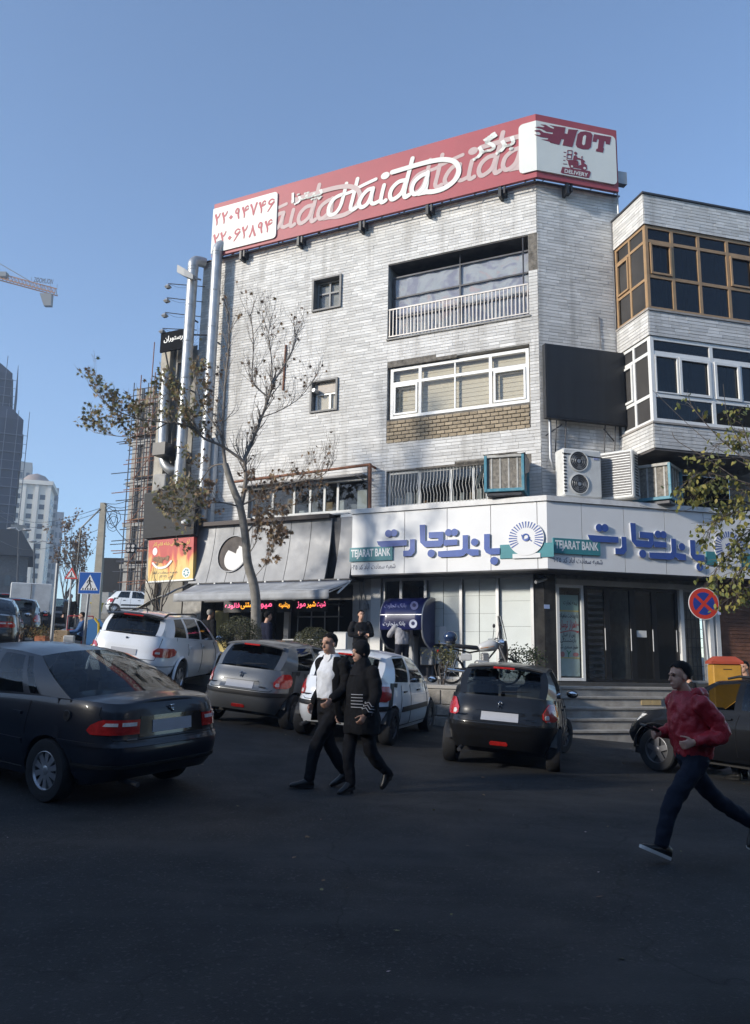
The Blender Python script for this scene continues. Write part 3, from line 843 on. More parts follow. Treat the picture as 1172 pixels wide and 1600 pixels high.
# ================================================================== rooftop sign
def build_roof_sign():
    T = thing('rooftop_sign', 'long red rooftop sign with white script lettering and phone numbers', 'sign', fp(FL, -5, 14.8, .26))
    TI = Matrix.Translation(-T.location)
    GLs, GRs = TI @ FL, TI @ FRT
    nf = .30
    h0, h1 = 14.76, 16.66
    b = MB(GLs); b.box(-10.72, .108, h0, h1, nf - .10, nf); b.build('board', RED, T)
    b = MB(GRs); b.box(-.108, 2.37, h0, h1, nf - .10, nf); b.build('board', RED, T)
    # white number panel with rounded right corners
    def rr(s0, s1, a, c, r, left=True, right=True):
        P = []
        def arc(cx, cy, q): P.extend([(cx + r * cos(q + pi / 2 * k / 5), cy + r * sin(q + pi / 2 * k / 5)) for k in range(6)])
        if left: arc(s0 + r, a + r, pi)
        else: P.append((s0, a))
        if right: arc(s1 - r, a + r, -pi / 2); arc(s1 - r, c - r, 0)
        else: P += [(s1, a), (s1, c)]
        if left: arc(s0 + r, c - r, pi / 2)
        else: P.append((s0, c))
        return P
    b = MB(GLs); b.prism(rr(-10.715, -8.20, 14.86, 16.46, .12, False, True), nf, nf + .05); b.build('number_panel', SIGNW, T)
    b = MB(GLs); b.prism(rr(-.36, .128, 14.93, 16.42, .13, True, False), nf, nf + .05); b.build('delivery_panel', SIGNW, T)
    b = MB(GRs); b.prism(rr(-.126, 2.30, 14.93, 16.42, .13, False, True), nf, nf + .05); b.build('delivery_panel', SIGNW, T)
    n2 = nf + .053
    RT = mat('sign_red_text', (.36, .05, .07), .5)
    for row, (dg, xs, yo) in enumerate((('۲۲۰۹۴۷۴۶', [(105, 190, 420, 615), (212, 300, 390, 590), (322, 380, 450, 515), (410, 487, 335, 520), (520, 625, 298, 500), (645, 752, 262, 465), (780, 887, 222, 430), (900, 1018, 190, 405)], 0),
                          ('۲۲۰۶۲۸۹۴', [(80, 168, 728, 935), (188, 278, 695, 900), (300, 362, 762, 830), (385, 495, 648, 855), (518, 607, 608, 815), (625, 732, 585, 790), (757, 838, 550, 740), (868, 985, 508, 722)], 0))):
        for d, (x0, x1, y0, y1) in zip(dg, xs):
            a = wp(325 + x0 / 9.767, 290 + y1 / 9.767, FL, n2); c = wp(325 + x1 / 9.767, 290 + y0 / 9.767, FL, n2)
            if d == '۰':
                q = MB(GLs); m_ = ((a[0] + c[0]) / 2, (a[1] + c[1]) / 2); q.ngon(m_, .085, 4, n2 - .002, n2 + .004); q.build('numeral', RT, T)
            else:
                q = MB(GLs); hl, hh = sorted((a[1], c[1]))
                for k, (hw, P) in enumerate(DIG[d]): stroke(q, [(a[0] + (c[0] - a[0]) * x, hl + (hh - hl) * y) for x, y in P], [hw[0], hw[1]], n2 + .001 * k)
                q.build('numeral', RT, T, fix=False)
    # script logo and its two faded repeats
    R1, R2 = (5.86, 430, 230), (7.325, 600, 200)
    S = [(R1, [(655, 335), (632, 430), (600, 540), (555, 605), (505, 622), (490, 585), (505, 530), (550, 470), (610, 438)], .062),
         (R1, [(600, 440), (680, 418), (760, 375), (850, 330), (925, 296)], .055),
         (R1, [(757, 292), (735, 380), (713, 470), (693, 555), (712, 575), (745, 556)], .064),
         (R1, [(900, 380), (850, 395), (800, 450), (772, 515), (790, 553), (838, 530), (872, 475), (898, 395)], .066),
         (R1, [(898, 378), (885, 460), (880, 505), (905, 520), (955, 497)], .062),
         (R1, [(1000, 350), (980, 430), (970, 495), (985, 508), (1015, 490)], .064),
         (R2, [(245, 600), (170, 622), (100, 690), (72, 770), (95, 822), (155, 795), (212, 735), (248, 640)], .066),
         (R2, [(330, 352), (300, 470), (262, 620), (236, 740), (245, 795), (290, 772)], .068),
         (R2, [(505, 520), (430, 552), (352, 622), (322, 712), (348, 762), (405, 740), (462, 675), (502, 560)], .066),
         (R2, [(505, 512), (492, 640), (470, 745)], .066),
         (R2, [(400, 755), (480, 737), (570, 732), (685, 698), (790, 628), (852, 540), (856, 455), (808, 392), (700, 368), (560, 385), (400, 425), (250, 470), (100, 515)], .075)]
    dot = wp(430 + 1010 / 5.86, 230 + 263 / 5.86, FL, nf)
    gl_ = wp(430 + 180 / 5.86, 230 + 490 / 5.86, FL, nf); gr_ = wp(600 + 1020 / 7.325, 200 + 263 / 7.325, FL, nf)
    for nm, ds, dh, n0, mt, lim in (('faded_script', gl_[0] - dot[0], gl_[1] - dot[1], nf + .002, GHOST, None), ('faded_script', gr_[0] - dot[0], gr_[1] - dot[1], nf + .002, GHOST, -.1), ('white_script', 0, 0, nf + .016, SIGNW, None)):
        b = MB(GLs)
        for k, (rg, P, hw) in enumerate(S):
            Q = [(s + ds, h + dh) for s, h in tr(P, *rg, FL, nf)]
            if nm == 'faded_script' and min(q[0] for q in Q) < -10.6: Q = [q for q in Q if q[0] > -10.6]
            if len(Q) > 2: stroke(b, Q, hw, n0 + .0009 * k, lim)
        b.ngon((dot[0] + ds, dot[1] + dh), .145, 16, n0 - .001, n0 + .003, ry=.115)
        o = b.build(nm, mt, T, fix=False)
    def trace_text(nm, t, x0, x1, y0, y1, sc, ox, oy, mt, bold=.015):
        a = wp(ox + x0 / sc, oy + y1 / sc, FL, nf + .03); c = wp(ox + x1 / sc, oy + y0 / sc, FL, nf + .03)
        text(nm, t, GLs, a[0], c[0], min(a[1], c[1]), max(a[1], c[1]), nf + .032, mt, T, bold=bold)
    trace_text('word', fa('پیتزا'), 150, 432, 345, 545, *R1, SIGNW, .03)
    a = wp(740, 253, FL, nf); c = wp(804, 207, FL, nf)
    text('word', fa('برگر'), GLs, a[0], c[0], 15.72, 16.42, nf + .034, SIGNW, T, bold=.035)
    # HOT, flames, scooter and banner
    R4 = (7.325, 820, 170)
    nr = nf + .053
    def pp(mb, P, n=nr, d=.004):
        mb.prism(tr(P, *R4, FRT, n), n - .002, n + d)
    HOT = mat('hot_red', (.20, .035, .055), .5)
    b = MB(GRs)
    pp(b, [(330, 195), (466, 214), (455, 280), (488, 288), (500, 232), (612, 243), (598, 262), (545, 438), (433, 418), (450, 350), (420, 346), (395, 412), (293, 388), (285, 375), (190, 350), (262, 352), (270, 335), (180, 322), (120, 300), (112, 292), (165, 300), (185, 290), (165, 265), (115, 258), (112, 246), (170, 240), (215, 270), (320, 290), (322, 270), (250, 262), (195, 230), (116, 212), (155, 203), (212, 212), (227, 200), (180, 178), (238, 182), (290, 215), (330, 230), (337, 214), (285, 188)])
    b.build('letter', HOT, T)
    b = MB(GRs); pp(b, [(640, 262), (700, 258), (755, 272), (776, 300), (757, 438), (728, 464), (662, 463), (602, 442), (583, 410), (605, 290)]); o_ = b.build('letter', HOT, T)
    b = MB(GRs); pp(b, [(680, 305), (692, 300), (703, 312), (688, 408), (672, 417), (656, 402), (668, 318)], nr + .004); b.build('letter_counter', SIGNW, o_)
    b = MB(GRs); pp(b, [(792, 290), (990, 322), (972, 410), (927, 402), (927, 372), (912, 372), (897, 448), (907, 455), (895, 502), (812, 486), (820, 460), (836, 455), (848, 348), (830, 345), (820, 380), (777, 374)]); b.build('letter', HOT, T)
    b = MB(GRs)
    pp(b, [(560, 535), (588, 530), (605, 560), (652, 574), (648, 586), (598, 577), (592, 592), (612, 602), (616, 642), (602, 646), (590, 608), (552, 592)], nr + .003)
    pp(b, [(470, 570), (492, 585), (550, 585), (600, 600), (612, 650), (648, 640), (640, 578), (660, 575), (688, 600), (684, 612), (672, 615), (710, 645), (712, 690), (695, 705), (655, 700), (645, 690), (560, 672), (540, 690), (515, 670), (500, 630), (495, 600)])
    c = wp(820 + 582 / 7.325, 170 + 508 / 7.325, FRT, nr); b.ngon(c, .045, 12, nr - .002, nr + .004)
    for (x, y) in ((518, 497), (510, 546)):
        for P in ([(x - 30, y - 26), (x + 30, y - 20), (x + 30, y - 12), (x - 30, y - 18)], [(x - 30, y + 16), (x + 28, y + 22), (x + 28, y + 29), (x - 30, y + 23)], [(x - 30, y - 16), (x - 22, y - 16), (x - 22, y + 16), (x - 30, y + 16)], [(x + 20, y - 12), (x + 28, y - 12), (x + 26, y + 20), (x + 19, y + 20)]): pp(b, P, nr + .001)
    for (x0, x1, y) in ((445, 472, 496), (445, 468, 544), (440, 462, 587), (438, 482, 629)): pp(b, [(x0, y - 3), (x1, y), (x1, y + 7), (x0, y + 4)])
    pp(b, [(648, 545), (660, 540), (662, 552), (655, 572), (650, 571)])
    tag(b.build('scooter_emblem', HOT, T), kind='stuff')
    b = MB(GRs)
    for x, y, r in ((540, 660, .042), (684, 680, .05)):
        c = wp(820 + x / 7.325, 170 + y / 7.325, FRT, nr); b.ngon(c, r * .75, 12, nr + .004, nr + .008)
    tag(b.build('emblem_wheel', SIGNW, T), kind='stuff')
    b = MB(GRs); pp(b, [(430, 665), (742, 712), (756, 728), (738, 788), (724, 792), (422, 736), (412, 722)]); b.build('banner', HOT, T)
    a = wp(820 + 455 / 7.325, 170 + 728 / 7.325, FRT, nr); c = wp(820 + 716 / 7.325, 170 + 727 / 7.325, FRT, nr)
    text('banner_word', 'DELIVERY', GRs, a[0], c[0], a[1] - .005, a[1] + .105, nr + .006, SIGNW, T, slant=.1, bold=.03)
    # steel under-frame
    b = MB(GLs); b.tube([(-10.6, h0 - .10, nf - .05), (.1, h0 - .10, nf - .05)], .016, 6); b.build('rail', BLACKM, T)
    b = MB(GRs); b.tube([(-.08, h0 - .10, nf - .05), (2.36, h0 - .10, nf - .05)], .016, 6); b.build('rail', BLACKM, T)
    for G, a, c in ((GLs, -10.3, 0), (GRs, .1, 2.3)):
        s = a; k = 0
        while s < c:
            b = MB(G)
            b.tube([(s, h0, nf - .05), (s - .05, h0 - .1, nf - .05), (s + .05, h0, nf - .05)], .011, 5)
            if k % 3 == 1: b.box(s - .04, s + .04, h0 - .30, h0, nf - .30, nf - .02); b.box(s + .1, s + .15, h0 - .22, h0, nf - .3, nf - .03)
            b.build('support', BLACKM, T); s += .72; k += 1
    b = MB(GLs)
    for k in range(8): b.tube([(-10 + k * 1.4, h1 - .1, nf - .1), (-10 + k * 1.4, 14.4, -1.3)], .03, 6)
    b.build('back_strut', DARKM, T)
    b = MB(GRs); b.box(2.36, 2.66, 15.05, 15.42, .1, .28); b.tube([(2.42, 16.15, .15), (2.44, 14.2, .12)], .025, 6); b.build('lamp_box', GREYM, T)
build_roof_sign()

# ================================================================== bank sign box with block letters
def build_bank_sign():
    T = thing('bank_sign', 'white boxed bank fascia with blue block letters wrapping round the corner', 'sign', fp(FL, 0, 4.07, .5))
    TI = Matrix.Translation(-T.location); GLs, GRs = TI @ FL, TI @ FRT
    nf, h0, h1 = .9, 4.07, 5.70
    ce = nf * tan((AL + AR) / 2)
    SEAM = mat('seam', (.12, .12, .13), .6)
    b = MB(GLs); b.box(-4.93, ce - .006, h0 + .01, h1 - .01, .03, nf - .025); b.build('box_core', SEAM, T)
    b = MB(GRs); b.box(-ce + .006, 6.0, h0 + .01, h1 - .01, .03, nf - .025); b.build('box_core', SEAM, T)
    cut = [-4.95] + [wp(x, 850, FL, nf)[0] for x in (632, 698.6, 767, 840)] + [ce]
    for a, c in zip(cut, cut[1:]):
        b = MB(GLs); b.box(a + .008, c - (.0 if c == ce else .008), h0, h1, nf - .024, nf); b.build('panel', BANKW, T)
    cut = [-ce] + [wp(x, 850, FRT, nf)[0] for x in (910, 976, 1040, 1101)] + [5.15, 6.0]
    for a, c in zip(cut, cut[1:]):
        b = MB(GRs); b.box(a + (.0 if a == -ce else .008), c - .008, h0, h1, nf - .024, nf); b.build('panel', BANKW, T)
    CAP = mat('fascia_cap', (.70, .69, .67), .5, var=.1, dirt=.35, ds=3, dcol=(.35, .31, .27))
    b = MB(GLs); b.box(-4.97, ce + .015, h1 + .012, h1 + .14, .0, nf + .05); b.build('cap', CAP, T)
    b = MB(GRs); b.box(-ce - .012, 6.0, h1 + .012, h1 + .138, .0, nf + .05); b.build('cap', CAP, T)
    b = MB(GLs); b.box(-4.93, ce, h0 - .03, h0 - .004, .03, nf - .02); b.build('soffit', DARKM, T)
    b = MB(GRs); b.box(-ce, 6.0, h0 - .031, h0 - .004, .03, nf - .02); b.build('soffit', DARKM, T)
    R6, R7 = (7.325, 545, 790), (6.511, 690, 790)
    polys = [(R6, [(318, 408), (660, 390), (660, 455), (375, 475), (335, 452)]), (R6, [(697, 385), (752, 382), (752, 530), (712, 577), (620, 580), (620, 517), (680, 512), (697, 495)]),
             (R6, [(808, 220), (870, 216), (870, 403), (1022, 397), (1022, 370), (912, 370), (912, 304), (1080, 296), (1080, 430), (1045, 468), (868, 475), (815, 420)]),
             (R7, [(20, 348), (158, 342), (158, 398), (20, 408)]),
             (R7, [(-39, 464), (200, 447), (212, 430), (212, 300), (266, 297), (266, 440), (375, 444), (375, 505), (295, 510), (250, 482), (225, 505), (190, 517), (-20, 524), (-39, 512)]),
             (R7, [(430, 289), (488, 286), (488, 434), (590, 430), (590, 493), (490, 498), (450, 478), (430, 440)])]
    dots = [(R6, 450, 318, .135), (R6, 513, 311, .135), (R6, 940, 546, .14), (R7, 68, 273, .13), (R7, 128, 270, .13), (R7, 332, 370, .13), (R7, 532, 560, .14)]
    shapes = [tr(P, *rg, FL, nf + .07) for rg, P in polys]
    dd = [(wp(rg[1] + x / rg[0], rg[2] + y / rg[0], FL, nf + .07), r * .72) for rg, x, y, r in dots]
    a0, a1 = min(p[0] for q in shapes for p in q), max(p[0] for q in shapes for p in q)
    b0 = wp(919, 840, FRT, nf + .07)[0]; b1 = wp(1101, 870, FRT, nf + .07)[0]
    for G, f in ((GLs, lambda s: s), (GRs, lambda s: b0 + (s - a0) * (b1 - b0) / (a1 - a0))):
        for q in shapes:
            q2 = [(f(s), h) for s, h in q]
            b = MB(G); b.prism(q2, nf, nf + .05); o = b.build('letter', BLUESIDE, T)
            b = MB(G); b.prism(q2, nf + .051, nf + .056); b.build('letter_face', BLUE, o)
        for (s, h), r in dd:
            b = MB(G); b.ngon((f(s), h), r, 18, nf, nf + .05); o = b.build('letter_dot', BLUESIDE, T)
            b = MB(G); b.ngon((f(s), h), r, 18, nf + .051, nf + .056); b.build('letter_face', BLUE, o)
    # teal name plate, branch line, shell emblem
    for G, a, c, hh in ((GLs, -4.98, -3.72, 4.42), (GRs, -.20, 1.05, 4.44)):
        b = MB(G); b.box(a, c, hh, hh + .37, nf, nf + .045); b.build('name_plate', TEAL, T)
        text('name_word', 'TEJARAT BANK', G, a + .05, c - .06, hh + .06, hh + .31, nf + .048, mat('plate_white', (.78, .8, .8), .5), T, bold=.042)
        text('branch_line', fa('شعبه سعادت آباد کد ۱۰۲۵'), G, a + .02, c + .07, hh - .24, hh - .06, nf + .003, INK, T, bold=.006)
    c0 = wp(690 + 865 / 6.511, 790 + 335 / 6.511, FL, nf); c1 = wp(1137, 857, FRT, nf)
    for G, c in ((GLs, c0), (GRs, (c1[0], c1[1] + .02))):
        cx, cy = c
        b = MB(G); b.prism([(cx - .66, cy - .47), (cx + .66, cy - .47), (cx + .66, cy - .13), (cx - .66, cy - .13)], nf, nf + .03); b.build('emblem_band', TEAL, T)
        b = MB(G); b.ngon((cx, cy), .44, 28, nf + .031, nf + .06, ry=.42); em = b.build('shell_emblem', BANKW, T)
        for k in range(23):
            q = radians(-32 + k * (244 / 22)); r0, r1 = (.26 if 4 < k < 18 else .22), .425
            w0, w1 = .009, .016
            dx, dy = cos(q), sin(q)
            b = MB(G); b.prism([(cx + dx * r0 + dy * w0, cy + dy * r0 - dx * w0), (cx + dx * r1 + dy * w1, cy + dy * r1 * .97 - dx * w1), (cx + dx * r1 - dy * w1, cy + dy * r1 * .97 + dx * w1), (cx + dx * r0 - dy * w0, cy + dy * r0 + dx * w0)], nf + .061, nf + .065)
            b.build('shell_ray', BLUE, em)
        b = MB(G); ring = [(cx + .075 * cos(2 * pi * k / 20), cy + .02 + .075 * sin(2 * pi * k / 20)) for k in range(21)]
        stroke(b, ring, .018, nf + .063); stroke(b, [(cx - .1, cy + .08), (cx - .05, cy - .03), (cx + .06, cy - .02), (cx + .13, cy - .07)], .014, nf + .07)
        b.build('emblem_knot', BLUE, em, fix=False)
        b = MB(G); b.box(cx - .34, cx + .34, cy - .48, cy - .37, nf + .031, nf + .05); b.build('emblem_base', BANKW, T)
build_bank_sign()

# ================================================================== bank front
def bank_front():
    n = .06
    X = [-4.41, -3.87, -3.16, -2.17, -1.19, -.25]
    room(BLD, GL, -4.62, -.12, TZ + .02, 4.1, -.2, -3.0, ROOM)
    W = window(BLD, GL, X[0], X[-1], TZ + .05, 4.04, n, vb=X[1:-1], fw=.075, fd=.09, fm=ALU, gm=GLASSC, name='bank_window')
    for i in (2, 3, 4):
        y = TZ + .35 if i < 4 else TZ + .12
        a, c = X[i] + .05, X[i + 1] - .04
        segs = ((a, c),) if i == 4 else ((a, a + (c - a) * .47), (a + (c - a) * .49, c))
        for j, (p, q) in enumerate(segs):
            if i == 2 and j == 0: y0 = TZ + .95
            else: y0 = y
            yy = y0; k = 0
            step = .46 if i < 4 else .64
            while yy < 3.95:
                t = MB(GL); t.box(p, q, yy, min(yy + step - .006, 3.97), -.05 - .006 * (k % 2) - .003 * j, -.035); t.build('blind_slat', BLINDW, BLD); yy += step; k += 1
    b = MB(GL); b.box(-4.62, -.12, TZ + .0, TZ + .06, -.1, .16); b.build('sill', STEP, BLD)
    b = MB(GL); b.box(-2.75, -2.55, 2.35, 2.75, n + .004, n + .01); b.box(-2.78, -2.52, 2.33, 2.36, n + .004, n + .012); b.build('paper_notice', WHITEP, BLD)
    b = MB(GL); b.box(-4.72, -4.43, TZ, 4.05, -.02, .14); b.build('pilaster', WHITEP, BLD)
    b = MB(GL); b.box(-5.30, -4.74, TZ, 4.05, -.02, .07); b.build('pilaster', mat('pale_plaster', (.55, .54, .52), .8, var=.1, dirt=.3), BLD)
    # meters and grey pipework on the strip between the shops
    b = MB(GL); b.tube([(-4.95, 4.0, .12), (-4.95, 3.5, .12), (-4.85, 3.45, .12), (-4.85, 2.9, .12)], .02, 6); b.tube([(-5.08, 4.0, .12), (-5.06, 2.6, .12)], .018, 6); b.build('gas_pipe', GREYM, BLD, smooth=50)
    for s, h in ((-4.86, 3.3), (-5.02, 3.05), (-4.86, 2.78)):
        b = MB(GL); b.cbox((s, h, .14), (.13, .16, .12), .02); b.build('gas_meter', GREYM, BLD)
    # black granite pier at the corner
    b = MB(GL); b.box(-.24, .012, TZ, 4.06, -.1, .03); b.build('pier', BLACKSTONE, BLD)
    b = MB(GR); b.box(.0, .30, 1.0, 4.06, -.1, .03); b.build('pier', BLACKSTONE, BLD)
    b = MB(GR); b.box(-.02, .13, 3.18, 3.28, .032, .04); b.build('number_plate', mat('plate_blue', (.35, .45, .7), .4), BLD)
    # entrance
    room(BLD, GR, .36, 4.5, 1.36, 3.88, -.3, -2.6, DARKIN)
    b = MB(GR); b.box(.30, 4.95, 3.80, 3.93, .0, .12); b.build('door_header', mat('shutter_box', (.5, .49, .47), .6, var=.1, dirt=.3), BLD)
    b = MB(GR); b.box(.30, 5.2, 1.32, 1.42, -.25, .10); b.build('door_sill', mat('dark_sill', (.07, .068, .065), .5, var=.2), BLD)
    window(BLD, GR, .31, 1.06, 1.44, 3.80, .06, fw=.075, fm=WHITEP, gm=GLASSC, name='display_window')
    D = [1.12, 1.74, 2.47, 3.10, 3.79]
    FD = mat('door_frame', (.012, .012, .013), .35)
    for a, c in zip(D, D[1:]):
        w = window(BLD, GR, a, c, 1.43, 3.79, .0, fw=.075, fm=FD, gm=GLASSC, name='door')
        b = MB(GR); b.tube([(c - .1, 2.2, .05), (c - .1, 2.75, .05)], .014); b.build('handle', GREYM, w)
    for k in range(14):
        b = MB(GR); b.box(1.15, 1.66, 1.55 + k * .155, 1.62 + k * .155, -.09, -.07); b.build('shutter_slat', DARKM, BLD)
    b = MB(GR); b.box(3.80, 3.90, 1.42, 3.82, -.05, .1); b.build('post', WHITEP, BLD)
    window(BLD, GR, 3.92, 4.62, 1.44, 3.80, .02, fw=.05, fm=GREYM, gm=GLASSC, name='side_window')
    b = MB(GR); b.box(3.95, 4.6, 1.46, 3.78, -.25, -.22); b.build('side_backing', mat('stone_backing', (.17, .15, .125), .9, var=.3), BLD)
    for k in range(9):
        b = MB(GR); b.box(3.95, 4.59, 1.6 + k * .24, 1.615 + k * .24, -.15, -.13); b.build('grille_bar', DARKM, BLD)
    for k in range(5):
        b = MB(GR); b.box(4.02 + k * .125, 4.032 + k * .125, 1.46, 3.76, -.155, -.135); b.build('grille_bar', DARKM, BLD)
    for a in (4.64, 4.84):
        b = MB(GR); b.box(a, a + .12, 1.2, 4.05, -.05, .12); b.build('post', WHITEP, BLD)
    b = MB(GR); b.box(4.98, 7.5, .4, 4.05, -.06, .02); b.build('wall', mat('brown_stone', (.20, .088, .05), .7, var=.35, vs=3, bump=.2), BLD)
    k = 0; hh = .6
    while hh < 3.9:
        b = MB(GR); b.box(5.02, 7.4, hh, hh + .085, .021, .035); b.build('shutter_slat', MATS['brown_stone'], BLD); hh += .10
    # faint things in the hall: counter, a white pinned sheet
    b = MB(GR); b.cbox((2.7, 1.85, -1.4), (.9, .95, .4), .03); b.cbox((1.9, 1.75, -1.8), (.8, .7, .4), .03); b.build('counter', mat('counter_grey', (.30, .31, .32), .5), BLD)
    b = MB(GR); b.box(2.58, 2.86, 2.55, 2.72, -.03, -.02); b.build('paper_notice', WHITEP, BLD)
    # insurance poster behind the display glass
    P = thing('window_poster', 'tall pale green poster with red writing in the window beside the bank door', 'poster', fp(FRT, .68, 1.5, -.06))
    PI = Matrix.Translation(-P.location) @ FRT
    b = MB(PI); b.box(.41, .97, 1.55, 3.55, -.07, -.06); b.build('sheet', mat('poster_sheet', (.42, .52, .50), .6, var=.15, vs=1.4), P)
    b = MB(PI); b.box(.41, .97, 3.17, 3.55, -.058, -.056); b.build('head_band', mat('poster_head', (.28, .44, .42), .6), P)
    b = MB(PI); b.box(.41, .97, 3.13, 3.17, -.057, -.054); b.box(.41, .97, 1.98, 2.01, -.057, -.054); b.build('rule', mat('poster_yellow', (.6, .5, .2), .6), P)
    PB, PR = mat('poster_black', (.02, .02, .03), .6), mat('poster_red', (.5, .03, .05), .6)
    for t, a, c, h0, h1, m_ in (('بیمه تجارت', .56, .94, 3.28, 3.42, PB), ('با پرداخت ماهیانه', .44, .94, 2.94, 3.10, PB), ('۱۰۰هزار تومان', .42, .96, 2.68, 2.92, PR), ('پس از ۱۰سال', .5, .86, 2.48, 2.62, PB), ('بازنشستگی', .45, .88, 2.36, 2.48, PB), ('حقوق مستمری بگیر', .43, .93, 2.20, 2.33, PB)):
        text('line', fa(t), PI, a, c, h0, h1, -.055, m_, P, bold=.018)
    b = MB(PI); stroke(b, [(.42, 2.60), (.7, 2.66), (.95, 2.645), (.9, 2.62)], .01, -.054); b.build('flourish', PR, P, fix=False)
    b = MB(PI); b.ngon((.5, 2.08), .06, 12, -.057, -.054, ry=.07); b.ngon((.86, 2.08), .08, 12, -.057, -.054, ry=.05); tag(b.build('petal', mat('poster_pink', (.5, .2, .2), .6), P), kind='stuff')
    b = MB(PI); stroke(b, [(.66, 2.0), (.66, 2.12), (.62, 2.17)], .012, -.055); stroke(b, [(.66, 2.08), (.72, 2.16)], .012, -.0545); b.build('sprout', mat('poster_green', (.05, .25, .12), .6), P, fix=False)
    # camera on the pier
    cmr = thing('security_camera', 'small grey security camera under the bank fascia corner', 'camera', fp(FL, .0, 3.85, .25))
    b = MB(BI.inverted() @ Matrix.Translation(-cmr.location + Vector((CX, CY, 0)) - Vector((CX, CY, 0))) @ IDM)
    b = MB(); b.tube([(-.16, -.12, -.05), (.14, .08, .06)], .045, 8); b.build('body', GREYM, cmr, smooth=40)
    b = MB(); b.tube([(.05, .05, .02), (.1, .2, .1)], .015); b.build('bracket', GREYM, cmr)
bank_front()
# ================================================================== cars
def itp(T, x):
    if x <= T[0][0]: return T[0][1]
    for (a, p), (b, q) in zip(T, T[1:]):
        if x <= b: 
            t = (x - a) / (b - a) if b > a else 0
            t2 = t * t * (3 - 2 * t) * .5 + t * .5
            return p + (q - p) * t2
    return T[-1][1]
CARGL = glass('car_glass', (.62, .70, .74), .55, .02)
CARGLD = glass('car_glass_dark', (.5, .56, .6), .30, .02)
TRIM = mat('black_trim', (.018, .018, .019), .45, var=.2)
SEAMC = mat('panel_gap', (.008, .008, .008), .7)
CABIN = mat('car_cabin', (.06, .06, .062), .85, var=.2)
SEAT = mat('seat_cloth', (.13, .13, .135), .9, var=.2, vs=9)
REDL = mat('tail_red', (.42, .018, .015), .18, coat=.8, var=.25, vs=25)
CLEARL = mat('lamp_clear', (.62, .60, .58), .15, coat=.8, var=.2, vs=30)
RIM = mat('rim_silver', (.50, .51, .53), .33, metal=.75, var=.08)
DRIM = mat('rim_dark', (.07, .07, .075), .5, metal=.3, var=.15)
PLATE = mat('number_plate', (.40, .41, .44), .5, var=.06)
WHITEC = mat('car_white', (.74, .76, .78), .3, coat=.9, dirt=.06, ds=2, dcol=(.45, .42, .37))
GREYC = mat('car_grey', (.13, .135, .14), .4, metal=.4, coat=.6, dirt=.4, ds=1.5, dcol=(.15, .148, .145))
BLACKC = mat('car_black', (.008, .008, .0085), .3, spec=.3, coat=.45, dirt=.08, ds=1.6, dcol=(.03, .03, .03))
NAVYC = mat('car_navy', (.009, .0125, .021), .3, spec=.35, coat=.35, dirt=.12, ds=1.4, dcol=(.04, .038, .036))
DKGRN = mat('car_dark_green', (.028, .034, .034), .3, metal=.2, coat=.9)

